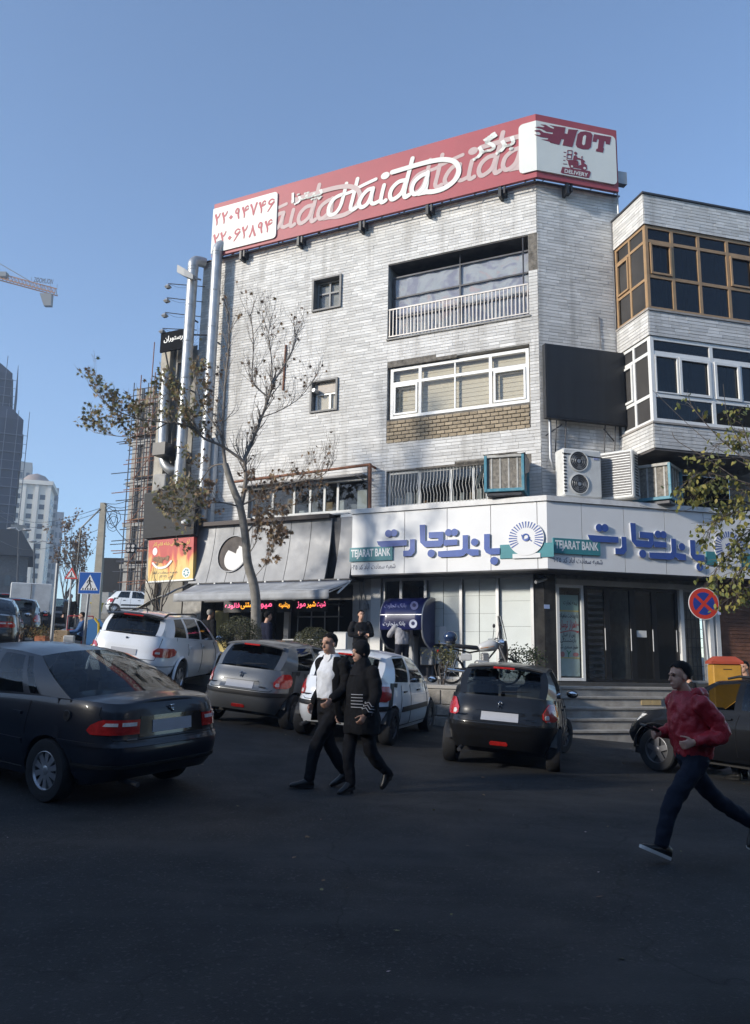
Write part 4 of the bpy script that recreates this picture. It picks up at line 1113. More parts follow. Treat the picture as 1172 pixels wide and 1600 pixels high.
class Car:
    def __init__(s, sp, paint, root, glassm=None, near=True):
        s.sp, s.paint, s.root = sp, paint, root
        s.G = glassm or CARGL
        L, W = sp['L'], sp['W']
        N = 3000; raw = []
        for i in range(N + 1):
            th = pi - pi * i / N
            c, q = cos(th), sin(th)
            p = sp['pr'] if c < 0 else sp['pf']
            raw.append((math.copysign(abs(c) ** (2 / p), c), abs(q) ** (2 / p)))
        acc = [0]
        for a, b in zip(raw, raw[1:]): acc.append(acc[-1] + hypot((b[0] - a[0]) * L / 2, (b[1] - a[1]) * W))
        n = 118 if near else 60
        s.ring, s.U = [], []
        j = 0
        for i in range(n + 1):
            t = acc[-1] * i / n
            while j < N - 1 and acc[j + 1] < t: j += 1
            f = (t - acc[j]) / max(1e-9, acc[j + 1] - acc[j])
            s.ring.append((raw[j][0] + (raw[j + 1][0] - raw[j][0]) * f, max(0, raw[j][1] + (raw[j + 1][1] - raw[j][1]) * f)))
            s.U.append(t)
        s.lev = [0, .06, .16, .28, .4, .5, .6, .7, .8, .9, .96, 1]
        s.grid = [[s.pt(c, f) for c in s.ring] for f in s.lev]
    def pt(s, c, f):
        sp = s.sp
        xr, xf = itp(sp['rear'], f), itp(sp['front'], f)
        X = xr + (xf - xr) * (c[0] + 1) / 2
        Y = sp['W'] * itp(sp['wid'], f) * c[1]
        zt = itp(sp['zt'], X); zb = itp(sp['zb'], X)
        Z = zb + (zt - zb) * f
        if c[1] > .6:
            for xw in sp['ax']:
                d = abs(X - xw); ra = sp['ra']
                if d < ra: Z = max(Z, sp['r'] + sqrt(ra * ra - d * d))
        Z = min(Z, zt)
        return Vector((X, Y, Z))
    def S(s, u, z, side=1, off=0.0):
        """surface point u metres round from the rear centre line at height z"""
        n = len(s.U)
        u = max(0, min(s.U[-1], u))
        k = min(n - 2, int(u / s.U[-1] * (n - 1)))
        t = (u - s.U[k]) / (s.U[k + 1] - s.U[k])
        col = [g[k].lerp(g[k + 1], t) for g in s.grid]
        P = col[-1]
        T = (s.grid[5][k + 1] - s.grid[5][k])
        for a, b in zip(col, col[1:]):
            if a.z <= z <= b.z and b.z > a.z + 1e-6:
                P = a.lerp(b, (z - a.z) / (b.z - a.z)); V = b - a
                Nn = T.cross(V)
                break
        else:
            Nn = T.cross(Vector((0, 0, 1)))
        if Nn.length > 0: Nn.normalize()
        if Nn.y < 0 and k > n * .12 and k < n * .88: Nn = -Nn
        if k <= n * .12 and Nn.x > 0: Nn = -Nn
        if k >= n * .88 and Nn.x < 0: Nn = -Nn
        P = P + Nn * off
        return Vector((P.x, P.y * side, P.z))
    def patch(s, rows, off, name, m_, parent=None, sides=(1, -1), nu=8, sub=3, thick=True):
        """rows = [(z, u0, u1), ...] bottom to top; a shaped piece lying on the body"""
        out = []
        for sd in sides:
            mb = MB(); G = []
            for (z0, a0, b0), (z1, a1, b1) in zip(rows, rows[1:]):
                for k in range(sub):
                    t = k / sub
                    G.append((z0 + (z1 - z0) * t, a0 + (a1 - a0) * t, b0 + (b1 - b0) * t))
            G.append(rows[-1])
            def P(a, z, o):
                return s.S(a, z, sd, o) if a >= 0 else s.S(-a, z, -sd, o)
            A = [[P(a + (b - a) * i / nu, z, off) for i in range(nu + 1)] for z, a, b in G]
            mb.grid(A)
            if thick:
                B = [[P(a + (b - a) * i / nu, z, -.004) for i in range(nu + 1)] for z, a, b in G]
                mb.grid([A[0], B[0]]); mb.grid([A[-1], B[-1]]); mb.grid([[r[0] for r in A], [r[0] for r in B]]); mb.grid([[r[-1] for r in A], [r[-1] for r in B]])
            out.append(mb.build(name, m_, parent or s.root, smooth=35, fix=True))
        return out
    def line(s, pts, name='panel_gap', w=.006, m_=None, off=.0015, sides=(1, -1)):
        for sd in sides:
            mb = MB()
            P = []
            for (u0, z0), (u1, z1) in zip(pts, pts[1:]):
                k = max(2, int(hypot(u1 - u0, z1 - z0) / .06))
                P += [(u0 + (u1 - u0) * i / k, z0 + (z1 - z0) * i / k) for i in range(k)]
            P.append(pts[-1])
            mb.tube([s.S(u, z, sd, off) for u, z in P], w, 4); mb.build(name, m_ or SEAMC, s.root)
    def u_at(s, x, f=.7):
        """arc position on the flank where the body is at station x"""
        for i, c in enumerate(s.ring):
            if c[1] > .75 and s.pt(c, f).x >= x: return s.U[i]
        return s.U[-1]
    def ytop(s, x):
        best = None
        top = s.grid[-1]
        for a, b in zip(top, top[1:]):
            if a.x <= x <= b.x: return a.y + (b.y - a.y) * ((x - a.x) / max(1e-6, b.x - a.x))
        return 0
    def build(s):
        sp, R_ = s.sp, s.root
        mb = MB()
        full = [[Vector((p.x, -p.y, p.z)) for p in g[::-1]] + g[1:] for g in s.grid]
        mb.grid(full)
        # hood / boot lid / cowl
        top = s.grid[-1]
        rows = []
        for p in top:
            if sp['deck'][0] <= p.x <= sp['deck'][1]: continue
            rows.append(p)
        def deckrows(ps):
            M = []
            for p in ps:
                M.append([Vector((p.x, p.y * (i / 5 - 1), p.z + sp['crown'] * (1 - (i / 5 - 1) ** 2) * min(1, p.y / .5))) for i in range(11)])
            if len(M) > 1: mb.grid(M)
        deckrows([p for p in top if p.x < sp['deck'][0]]); deckrows([p for p in top if p.x > sp['deck'][1]])
        # greenhouse
        pil = sp['pillars']            # (x belt, x roof, kind of the panel that follows)
        yr, zr = sp['yroof'], sp['zroof']
        def bp(x): return Vector((x, s.ytop(x) - .004, itp(sp['zt'], x) - .002))
        def rp(x): return Vector((x, yr * itp(sp['rtap'], x), itp(zr, x)))
        glassp = []
        for (xb, xt, kind), (xb2, xt2, _) in zip(pil, pil[1:]):
            a, b, c, d = bp(xb), bp(xb2), rp(xt2), rp(xt)
            def Q(u, v):
                p = a.lerp(b, u).lerp(d.lerp(c, u), v)
                p.y += .035 * sin(pi * v) * (1 if True else 0); return p
            def sheet(u0, u1, v0, v1, nu=5, nv=6):
                return [[Q(u0 + (u1 - u0) * i / nu, v0 + (v1 - v0) * j / nv) for i in range(nu + 1)] for j in range(nv + 1)]
            def both(P, target=None):
                Pm = [[Vector((p.x, -p.y, p.z)) for p in r[::-1]] for r in P]
                if target is None: mb.grid(P); mb.grid(Pm)
                else:
                    for X in (P, Pm):
                        g = MB(); g.grid(X); glassp.append((g, target))
            if kind == 'body': both(sheet(0, 1, 0, 1))
            else:
                wdt = abs(xb2 - xb)
                mu, m0, m1 = .03 / wdt, .05, .07
                both(sheet(0, 1, 0, m0, nv=1)); both(sheet(0, 1, 1 - m1, 1, nv=1)); both(sheet(0, mu, m0, 1 - m1, nu=1)); both(sheet(1 - mu, 1, m0, 1 - m1, nu=1))
                both(sheet(mu, 1 - mu, m0, 1 - m1), 'side_window')
        # screens front and rear
        def screen(xb, xt, bulb, bult, nm, frm):
            a, c = bp(xb), rp(xt)
            nb, nv = 12, 8
            P = []
            for j in range(nv + 1):
                v = j / nv
                row = []
                for i in range(nb + 1):
                    q = 2 * i / nb - 1
                    lo = Vector((xb + bulb * (1 - q * q), a.y * q, a.z + sp['crown'] * .9 * (1 - q * q)))
                    hi = Vector((xt + bult * (1 - q * q), c.y * q, c.z + sp['rcrown'] * (1 - q * q)))
                    p = lo.lerp(hi, v)
                    p.y += .035 * sin(pi * v) * q
                    p.z += sp.get('scb', .02) * sin(pi * v)
                    row.append(p)
                P.append(row)
            f0, f1, g0, g1 = frm
            inner = [r[g0:nb + 1 - g0] for r in P[f0:nv + 1 - f1]]
            g = MB(); g.grid(inner); glassp.append((g, nm))
            if f0: mb.grid(P[:f0 + 1])
            if f1: mb.grid(P[nv - f1:])
            if g0:
                mb.grid([r[:g0 + 1] for r in P[f0:nv + 1 - f1]]); mb.grid([r[nb - g0:] for r in P[f0:nv + 1 - f1]])
            return P[-1]
        e1 = screen(pil[0][0], pil[0][1], sp['bulr'][0], sp['bulr'][1], 'rear_window', sp.get('rfrm', (0, 1, 1, 1)))
        e2 = screen(pil[-1][0], pil[-1][1], sp['bulf'][0], sp['bulf'][1], 'windscreen', (0, 0, 0, 0))
        nR = 14
        P = []
        for j in range(nR + 1):
            v = j / nR; row = []
            x0 = rp(pil[0][1]); x1 = rp(pil[-1][1])
            ex = x0.x + (x1.x - x0.x) * v
            ed = rp(ex)
            for i in range(13):
                q = 2 * i / 12 - 1
                xm = e1[i].x + (e2[i].x - e1[i].x) * v
                row.append(Vector((xm, ed.y * q, ed.z + sp['rcrown'] * (1 - q * q) * 1.0)))
            P.append(row)
        mb.grid(P)
        body = mb.build('body', s.paint, R_, smooth=38)
        side = 0
        for g, nm in glassp:
            if nm == 'side_window':
                side += 1
                if getattr(s, 'drop', None) is not None and side == 2 * s.drop + 1: continue      # this pane is wound down
            g.build(nm, s.G, R_, smooth=60, fix=False)
        # under-body and cabin
        x0, x1 = s.grid[3][0].x + .12, s.grid[3][-1].x - .12
        b = MB(); b.box(x0 + .30, x1 - .2, -sp['W'] * .74, sp['W'] * .74, .20 * sp['r'] / .3, .36)
        for xw in sp['ax']: b.box(xw - sp['ra'] + .02, xw + sp['ra'] - .02, -sp['W'] * .62, sp['W'] * .62, .26, sp['r'] + sp['ra'] + .05)
        b.build('underbody', TRIM, R_)
        for sd in (1, -1):
            for xw in sp['ax']:
                w = MB(); ra = sp['ra']
                ring = [[(xw + (ra + .012) * cos(q), y * sd, sp['r'] + (ra + .012) * sin(q)) for q in [pi * .06 + pi * .88 * k / 16 for k in range(17)]] for y in (sp['W'] * .60, sp['W'] * .93)]
                w.grid(ring); w.build('wheel_well', TRIM, R_, fix=False)
        b = MB(); zf = .42
        b.box(pil[0][0] + .1, pil[-1][0] - .1, -sp['W'] * .80, sp['W'] * .80, .32, .36); b.build('cabin_floor', CABIN, R_)
        zt_ = itp(sp['zt'], 0)
        seats = [(sp['seats'][0], .36), (sp['seats'][0], -.36), (sp['seats'][1], .38), (sp['seats'][1], -.38)]
        for xs, y in seats:
            b = MB(); b.cbox((xs + .22, y, .52), (.5, .5, .2), .05); b.cbox((xs - .06, y, .82), (.16, .48, .62), .06); b.cbox((xs - .10, y, zt_ + .30), (.09, .26, .17), .035); b.tube([(xs - .09, y, zt_ + .05), (xs - .1, y, zt_ + .3)], .02); b.build('seat', SEAT, R_)
        b = MB(); b.cbox((pil[-1][0] + .0, 0, zt_ - .10), (.34, sp['W'] * 1.6, .22), .05); b.build('dashboard', CABIN, R_)
        # wheels
        for xw in sp['ax']:
            for sd in (1, -1):
                s.wheel(xw, sd)
    def wheel(s, xw, sd):
        sp = s.sp; r = sp['r']; y = sd * (sp['W'] - .105); hw = .095
        steer = sp.get('steer', 0) if xw > 0 else 0
        Mx = Matrix.Translation((xw, y, r)) @ Matrix.Rotation(steer, 4, 'Z')
        t = MB(Mx)
        t.lathe([(r * .62, -hw * .95), (r * .80, -hw * 1.04), (r * .95, -hw), (r, -hw * .75), (r, hw * .75), (r * .95, hw), (r * .80, hw * 1.04), (r * .62, hw * .95)], 28, ax='Y')
        ty = t.build('wheel', RUBBER, s.root, smooth=35)
        m_ = sp.get('rim', RIM)
        b = MB(Mx); o = sd * hw
        b.lathe([(r * .635, -o * .9), (r * .635, o * .9), (r * .60, o * .95), (r * .57, o * .72)], 28, ax='Y')
        b.build('rim', m_, ty, smooth=40)
        b = MB(Mx); b.lathe([(.02, o * .35), (r * .6, o * .35)], 24, ax='Y'); b.build('brake_disc', DRIM, ty)
        n = sp.get('spokes', 8)
        b = MB(Mx)
        for k in range(n):
            a = 2 * pi * k / n
            sp_ = MB(Mx @ Matrix.Rotation(a, 4, 'Y'))
            wA, wB = r * .62 / n * 2.1, r * .62 / n * 3.2
            P0 = [(-wA * .5, o * .84, r * .10), (wA * .5, o * .84, r * .10), (wB * .5 * sp.get('spw', 1), o * .74, r * .6), (-wB * .5 * sp.get('spw', 1), o * .74, r * .6)]
            P1 = [(p[0] * .8, o * .5, p[2]) for p in P0]
            sp_.rings([P0, P1], True)
            sp_.build('spoke', m_, ty)
        b = MB(Mx); b.lathe([(.012, o * .9), (r * .13, o * .88), (r * .17, o * .78)], 16, ax='Y', cap=True); b.build('hub_cap', m_, ty, smooth=40)

def mirror(car, x, z, y, m_):
    for sd in (1, -1):
        b = MB(); b.ell((x, sd * (y + .10), z + .04), (.065, .095, .065), 12, 8); b.build('mirror', m_, car.root, smooth=70)
        g = MB(); g.ell((x - .06, sd * (y + .105), z + .04), (.018, .072, .048), 10, 6); g.build('mirror_glass', CHROME, car.root, smooth=70)

HATCH = dict(L=3.835, W=.826, pr=4.6, pf=3.4, r=.29, ra=.335, ax=(-1.30, 1.14), crown=.05, rcrown=.055, rim=RIM, spokes=9,
    rear=[(0, -1.80), (.1, -1.86), (.25, -1.905), (.45, -1.915), (.55, -1.90), (.60, -1.855), (.75, -1.835), (1, -1.74)],
    front=[(0, 1.80), (.15, 1.88), (.35, 1.92), (.6, 1.86), (.8, 1.78), (1, 1.66)],
    wid=[(0, .925), (.2, .985), (.45, 1.0), (.7, .985), (1, .93)],
    zt=[(-1.75, .985), (-1.3, .965), (-.3, .93), (.6, .90), (1.0, .86), (1.45, .77), (1.7, .68)], zb=[(-1.9, .30), (-1.5, .22), (1.5, .20), (1.9, .24)],
    deck=(-9, .93), pillars=[(-1.60, -1.26, 'body'), (-1.22, -1.02, 'glass'), (-.47, -.44, 'body'), (-.38, -.36, 'glass'), (.72, .12, 'body'), (.98, .24, 'end')],
    yroof=.60, rtap=[(-1.4, .93), (-.4, 1.0), (.3, .96)], zroof=[(-1.3, 1.335), (-.9, 1.38), (-.3, 1.385), (.3, 1.33)],
    bulr=(-.135, -.10), bulf=(.20, .12), seats=(.05, -.80), rfrm=(0, 1, 1, 1), scb=.012)
def hatch206(name, label, loc, rz, paint, rim=RIM, steer=0, grp='small hatchbacks parked nose-in below the building', bump=None, glassm=None, spoiler=True, spokes=9):
    T = thing(name, label, 'car', loc, rz, grp)
    sp = dict(HATCH); sp['rim'] = rim; sp['steer'] = steer; sp['spokes'] = spokes
    c = Car(sp, paint, T, glassm); c.build()
    # lamps hug the rear corners
    c.patch([(.685, .66, .86), (.72, .60, .97), (.79, .595, 1.01), (.86, .66, .99), (.915, .74, .93)], .016, 'tail_light', REDL, nu=10)
    for o in c.patch([(.715, .635, .70), (.745, .62, .70), (.77, .64, .69)], .021, 'reverse_lamp', CLEARL, nu=5): pass
    # bumper strip, plate recess, plate, lower reflector
    c.patch([(.545, -1.25, 1.25), (.56, -1.27, 1.27), (.60, -1.27, 1.27), (.615, -1.25, 1.25)], .014, 'bumper_strip', bump or TRIM, sides=(1,), nu=40)
    c.patch([(.645, -.36, .36), (.67, -.37, .37), (.775, -.345, .345), (.79, -.33, .33)], .004, 'plate_recess', paint if paint is not WHITEC else GREYC, sides=(1,), nu=16)
    c.patch([(.655, -.255, .255), (.77, -.255, .255)], .012, 'number_plate', PLATE, sides=(1,), nu=10)
    c.patch([(.778, -.33, .33), (.795, -.32, .32)], .018, 'boot_handle', paint, sides=(1,), nu=16)
    c.patch([(.335, -.12, .12), (.36, -.13, .13), (.385, -.11, .11)], .010, 'fog_lamp', REDL, sides=(1,), nu=8)
    # lion badge as a small cluster of bars
    b = MB(); p0 = c.S(0, .855, 1, .014)
    for (dy, dz, w, h) in ((0, .02, .022, .05), (.025, .03, .03, .018), (-.022, .035, .03, .016), (.02, -.015, .016, .04), (-.018, -.02, .016, .04), (.0, .05, .04, .016)):
        b.cbox((p0.x - .006, p0.y + dy, p0.z + dz), (.012, w, h), .003)
    tag(b.build('badge', CHROME, T), kind='stuff')
    b = MB(); q = c.S(.42, .69, -1, .012); b.cbox((q.x, q.y, q.z), (.006, .13, .022)); b.build('model_badge', CHROME, T)
    b = MB(); q = c.S(.5, .70, 1, .012); b.cbox((q.x, q.y, q.z), (.006, .18, .02)); b.build('model_badge', CHROME, T)
    # wiper on the rear screen, high stop lamp, roof lip
    b = MB(); b.tube([(-1.80, .0, 1.035), (-1.79, -.02, 1.05), (-1.735, -.40, 1.075)], [.02, .014, .008], 6); b.build('wiper', TRIM, T)
    b = MB(); b.grid([[(-1.40 - .09 * (1 - (i / 8 - 1) ** 2) - dx, .535 * (i / 8 - 1), 1.345 + dz + .05 * (1 - (i / 8 - 1) ** 2)) for i in range(17)] for dx, dz in ((-.10, .025), (.0, .014), (.045, -.006), (.04, -.022), (-.02, -.02))]); b.build('roof_lip', paint, T, smooth=50)
    b = MB(); b.cbox((-1.545, 0, 1.365), (.03, .30, .028), .006); b.build('stop_lamp', REDL, T)
    # doors, handles, side strip
    for xa in (-.98, -.42, .72):
        u = c.u_at(xa); c.line([(u, .28), (u, .92)])
    u0, u1 = c.u_at(-.95), c.u_at(.75); c.line([(u0, .28), (u1, .27)])
    c.patch([(.50, c.u_at(-.92), c.u_at(.74)), (.58, c.u_at(-.90), c.u_at(.74))], .014, 'side_strip', bump or TRIM, nu=24)
    for xa in (-.86, .02):
        u = c.u_at(xa); c.patch([(.80, u, u + .15), (.825, u, u + .15)], .03, 'door_handle', TRIM, nu=3)
    # tailgate shut line
    c.line([(.0, .635), (.55, .635), (.60, .66)], w=.005)
    mirror(c, .68, .95, .80, TRIM if paint is not BLACKC else paint)
    for y in (.52,): 
        b = MB(); b.tube([(-1.95, y, .24), (-1.6, y, .26)], .028, 8); b.build('exhaust', DARKM, T)
    c.patch([(.60, c.U[-1] - .75, c.U[-1] - .35), (.70, c.U[-1] - .85, c.U[-1] - .35)], .012, 'headlight', CLEARL, nu=6)
    return c

def place(x, y, heading):     # heading clockwise from straight ahead -> location, z rotation, tilted to the road
    return (x, y, gz(x, y)), pi / 2 - heading
def settle(root, heading):
    """lay the car on the sloping road"""
    x, y = root.location.x, root.location.y
    e = 1.2
    fwd = Vector((sin(heading), cos(heading), 0)); lat = Vector((-cos(heading), sin(heading), 0))
    g = lambda p: gz(p.x, p.y)
    c = Vector((x, y, 0))
    fw = Vector((fwd.x * 2 * e, fwd.y * 2 * e, g(c + fwd * e) - g(c - fwd * e))).normalized()
    lt = Vector((lat.x * 1.4, lat.y * 1.4, g(c + lat * .7) - g(c - lat * .7))).normalized()
    up = fw.cross(lt).normalized(); lt = up.cross(fw)
    m = Matrix((fw, lt, up)).transposed().to_4x4()
    z = (g(c + fwd * e + lat * .7) + g(c - fwd * e + lat * .7) + g(c + fwd * e - lat * .7) + g(c - fwd * e - lat * .7)) / 4
    m.translation = (x, y, z)
    root.matrix_world = m
def ax2c(xr, yr, heading, xax):    # rear-axle midpoint on the road -> car origin
    return xr - xax * sin(heading), yr - xax * cos(heading)

h = radians(17.8); x, y = ax2c(-.42, 13.46, h, -1.30)
cw = hatch206('white_hatchback', 'small white hatchback parked nose-in behind the walking couple', (x, y, 0), 0, WHITEC, rim=DRIM); settle(cw.root, h)
h = radians(18.5); x, y = ax2c(-2.09, 14.38, h, -1.30)
cg = hatch206('grey_hatchback', 'dusty grey hatchback parked between the white estate and the white hatchback', (x, y, 0), 0, GREYC, rim=RIM, glassm=CARGLD); settle(cg.root, h)
h = radians(15.0); x, y = ax2c(1.86, 11.88, h, -1.30)
cb = hatch206('black_hatchback', 'black hatchback with its front wheels turned, parked below the bank door', (x, y, 0), 0, BLACKC, rim=DRIM, steer=-.42, bump=BLACKC); settle(cb.root, h)

# ---- dark navy saloon in the foreground
SALOON = dict(L=4.50, W=.86, pr=6.5, pf=3.8, r=.305, ra=.345, ax=(-1.36, 1.31), crown=.045, rcrown=.06, spokes=10, spw=1.1,
    rear=[(0, -2.12), (.08, -2.19), (.2, -2.235), (.38, -2.25), (.47, -2.24), (.52, -2.195), (.75, -2.185), (.93, -2.16), (1, -2.13)],
    front=[(0, 2.10), (.15, 2.2), (.35, 2.25), (.6, 2.2), (.8, 2.12), (1, 2.0)],
    wid=[(0, .92), (.2, .985), (.45, 1.0), (.7, .985), (.93, .95), (1, .92)],
    zt=[(-2.13, 1.00), (-1.8, 1.015), (-1.2, 1.0), (-.2, .955), (.7, .93), (1.1, .90), (1.7, .80), (2.1, .70)], zb=[(-2.2, .30), (-1.8, .22), (1.8, .20), (2.2, .24)],
    deck=(-1.26, 1.02), pillars=[(-1.58, -.78, 'body'), (-1.13, -.66, 'glass'), (-.92, -.56, 'body'), (-.87, -.54, 'glass'), (-.20, -.20, 'body'), (-.12, -.12, 'glass'), (.86, .28, 'body'), (1.10, .42, 'end')],
    yroof=.60, rtap=[(-.9, .95), (-.2, 1.0), (.5, .97)], zroof=[(-.85, 1.365), (-.4, 1.40), (0, 1.405), (.45, 1.36)],
    bulr=(-.14, -.10), bulf=(.22, .13), seats=(.02, -.80), rfrm=(0, 0, 0, 1), scb=.02, rim=RIM)
def saloon(name, label, loc, paint, group=None, near=True, wheels=RIM, horse=True):
    T = thing(name, label, 'car', loc, 0, group)
    sp = dict(SALOON); sp['rim'] = wheels
    c = Car(sp, paint, T, CARGL, near); c.build()
    c.patch([(.715, .43, .92), (.75, .43, .97), (.80, .43, .93), (.84, .43, .85), (.855, .43, .80)], .014, 'tail_light', REDL, nu=12)
    for o in c.patch([(.795, .47, .62), (.83, .47, .62)], .021, 'reverse_lamp', CLEARL, nu=4): pass
    c.patch([(.795, .66, .80), (.825, .66, .77)], .021, 'turn_lamp', CLEARL, nu=4)
    c.patch([(.685, -.43, .43), (.88, -.42, .42)], .006, 'boot_panel', TRIM if paint is not NAVYC else mat('navy_panel', (.006, .007, .010), .2, coat=1), sides=(1,), nu=14)
    c.patch([(.715, -.265, .265), (.835, -.265, .265)], .014, 'number_plate', PLATE, sides=(1,), nu=10)
    c.patch([(.40, -1.45, 1.45), (.42, -1.47, 1.47), (.435, -1.45, 1.45)], .012, 'bumper_groove', SEAMC, sides=(1,), nu=40)
    c.patch([(.60, -1.42, 1.42), (.615, -1.44, 1.44), (.635, -1.42, 1.42)], .012, 'bumper_ledge', paint, sides=(1,), nu=40)
    c.line([(.0, .665), (.70, .665), (.86, .90), (.84, .97)], w=.005)
    if horse:
        b = MB(); p0 = c.S(0, .925, 1, .01)
        for (dy, dz, w, hh) in ((0, 0, .05, .022), (.018, .022, .022, .03), (.03, .035, .02, .014), (-.012, -.02, .022, .02), (0, .04, .05, .008)): b.cbox((p0.x - .005, p0.y + dy, p0.z + dz), (.012, w, hh), .003)
        tag(b.build('badge', CHROME, T), kind='stuff')
        b = MB(); q = c.S(.52, .668, 1, .014); b.cbox((q.x, q.y, q.z + .005), (.006, .12, .018)); b.build('model_badge', CHROME, T)
    for xa in (-1.02, -.16, .86):
        u = c.u_at(xa); c.line([(u, .30 if xa > -1 else .62), (u, .94)])
    c.line([(c.u_at(-1.0), .29), (c.u_at(.88), .28)])
    c.patch([(.52, c.u_at(-.98), c.u_at(.9)), (.545, c.u_at(-.98), c.u_at(.9)), (.57, c.u_at(-.98), c.u_at(.9))], .012, 'side_strip', paint, nu=24)
    for xa in (-.95, -.06):
        u = c.u_at(xa); c.patch([(.80, u, u + .17), (.83, u, u + .17)], .025, 'door_handle', paint, nu=3)
    b = MB(); p = c.S(c.u_at(-1.62), .86, 1, 0); b.lathe([(.045, .0), (.055, .012), (.05, .018), (.01, .016)], 16, (p.x, p.y, p.z), 'Y'); b.build('fuel_cap', TRIM, T, smooth=40)
    mirror(c, .84, .98, .82, paint)
    b = MB(); b.tube([(-2.26, .45, .25), (-2.0, .45, .26)], .026, 8); b.build('exhaust', DARKM, T)
    c.patch([(.62, c.U[-1] - .8, c.U[-1] - .35), (.74, c.U[-1] - .9, c.U[-1] - .35)], .012, 'headlight', CLEARL, nu=6)
    return c
h = radians(-57.5); x, y = ax2c(-2.75, 8.97, h, -1.36)
cs = saloon('navy_saloon', 'dark navy four-door saloon driving away at the left edge', (x, y, 0), NAVYC); settle(cs.root, h)

# ---- tall white estate
SUV = dict(L=4.66, W=.94, pr=4.6, pf=3.6, r=.36, ra=.42, ax=(-1.36, 1.38), crown=.05, rcrown=.06, spokes=6, spw=.8, rim=RIM,
    rear=[(0, -2.2), (.1, -2.29), (.25, -2.33), (.42, -2.33), (.5, -2.29), (.75, -2.25), (1, -2.15)],
    front=[(0, 2.15), (.15, 2.27), (.4, 2.33), (.7, 2.27), (1, 2.05)],
    wid=[(0, .93), (.2, .99), (.45, 1.0), (.7, .985), (1, .92)],
    zt=[(-2.1, 1.20), (-1.6, 1.19), (-.3, 1.12), (.8, 1.08), (1.2, 1.06), (1.8, .98), (2.1, .88)], zb=[(-2.2, .42), (-1.8, .34), (1.8, .32), (2.2, .36)],
    deck=(-9, 1.14), pillars=[(-2.02, -1.78, 'body'), (-1.70, -1.40, 'glass'), (-1.02, -1.0, 'body'), (-.96, -.94, 'glass'), (-.12, -.1, 'body'), (-.05, -.03, 'glass'), (.98, .35, 'body'), (1.22, .48, 'end')],
    yroof=.64, rtap=[(-1.8, .92), (-.6, 1.0), (.5, .96)], zroof=[(-1.8, 1.54), (-1.2, 1.60), (-.2, 1.61), (.5, 1.54)],
    bulr=(-.13, -.10), bulf=(.22, .13), seats=(.0, -.95), rfrm=(0, 1, 1, 1), scb=.012)
def estate(name, label, loc, paint, group=None, drop=None):
    T = thing(name, label, 'car', loc, 0, group)
    sp = dict(SUV)
    if drop is not None: sp['rim'] = mat('rim_smoke', (.16, .16, .17), .4, metal=.6); sp['spokes'] = 5; sp['spw'] = .6
    c = Car(sp, paint, T, CARGLD); c.drop = drop; c.build()
    c.patch([(.80, .66, 1.00), (.84, .60, 1.20), (.92, .60, 1.24), (.98, .68, 1.12)], .02, 'tail_light', REDL, nu=12)
    c.patch([(.86, .64, .74), (.90, .64, .74)], .026, 'reverse_lamp', CLEARL, nu=4)
    c.patch([(.80, -.27, .27), (.92, -.27, .27)], .012, 'number_plate', PLATE, sides=(1,), nu=10)
    c.line([(.0, .74), (.66, .74), (.70, .95), (.78, 1.17)], w=.006)
    c.line([(0, .62), (1.3, .62)], w=.006)
    for xa in (-1.0, -.08, .98):
        u = c.u_at(xa); c.line([(u, .42 if xa > -1 else .82), (u, 1.06)])
    for xa in (-.93, .0):
        u = c.u_at(xa); c.patch([(.97, u, u + .18), (1.0, u, u + .18)], .03, 'door_handle', paint, nu=3)
    for xw in SUV['ax']:                                         # flared arches
        for sd in (1, -1):
            b = MB(); b.tube([(xw + .435 * cos(q), sd * (.94 - .012), .36 + .435 * sin(q)) for q in [pi * k / 18 for k in range(19)]], .028, 6); b.build('arch_flare', paint, T, smooth=60)
    mirror(c, .95, 1.12, .88, paint)
    for sd in (1, -1):
        b = MB(); b.tube([(-1.72, sd * .55, 1.59), (-1.55, sd * .56, 1.655), (.05, sd * .57, 1.675), (.25, sd * .56, 1.63)], .022, 6); b.build('roof_rail', TRIM, T, smooth=60)
    b = MB(); b.grid([[(-1.86 - .08 * (1 - (i / 8 - 1) ** 2) - dx, .60 * (i / 8 - 1), 1.555 + dz + .05 * (1 - (i / 8 - 1) ** 2)) for i in range(17)] for dx, dz in ((-.1, .03), (.0, .02), (.06, 0), (.05, -.02), (-.02, -.02))]); b.build('roof_lip', TRIM, T, smooth=50)
    b = MB(); b.cbox((-2.02, 0, 1.585), (.03, .42, .03), .006); b.build('stop_lamp', REDL, T)
    b = MB(); b.tube([(-2.25, .1, 1.27), (-2.21, -.05, 1.29), (-2.17, -.5, 1.30)], [.02, .014, .008], 6); b.build('wiper', TRIM, T)
    b = MB(); q = c.S(0, 1.12, 1, .012); b.cbox((q.x, q.y, q.z), (.01, .05, .04), .004); b.build('badge', CHROME, T)
    b = MB(); b.tube([(-1.3, 0, 1.65), (-1.42, 0, 1.78)], .012, 5); b.build('aerial', TRIM, T)
    c.patch([(.80, c.U[-1] - .9, c.U[-1] - .4), (.93, c.U[-1] - 1.0, c.U[-1] - .4)], .012, 'headlight', CLEARL, nu=6)
    return c
h = radians(6.0); x, y = -5.08 + .24, 16.4 + 2.32
ce_ = estate('white_estate', 'tall white estate car with roof rails parked at the far left of the row', (x, y, 0), WHITEC); settle(ce_.root, h)

# ---- dark car entering from the right, nose away to the left
h = radians(-35); x, y = 5.6, 11.94
cr = estate('dark_crossover', 'dark crossover with an open driver window pulling in from the right edge', (x, y, 0), mat('car_dark', (.006, .0065, .008), .45, spec=.1, coat=.3), drop=2); settle(cr.root, h); cr.root.scale = (.87, .87, .87)
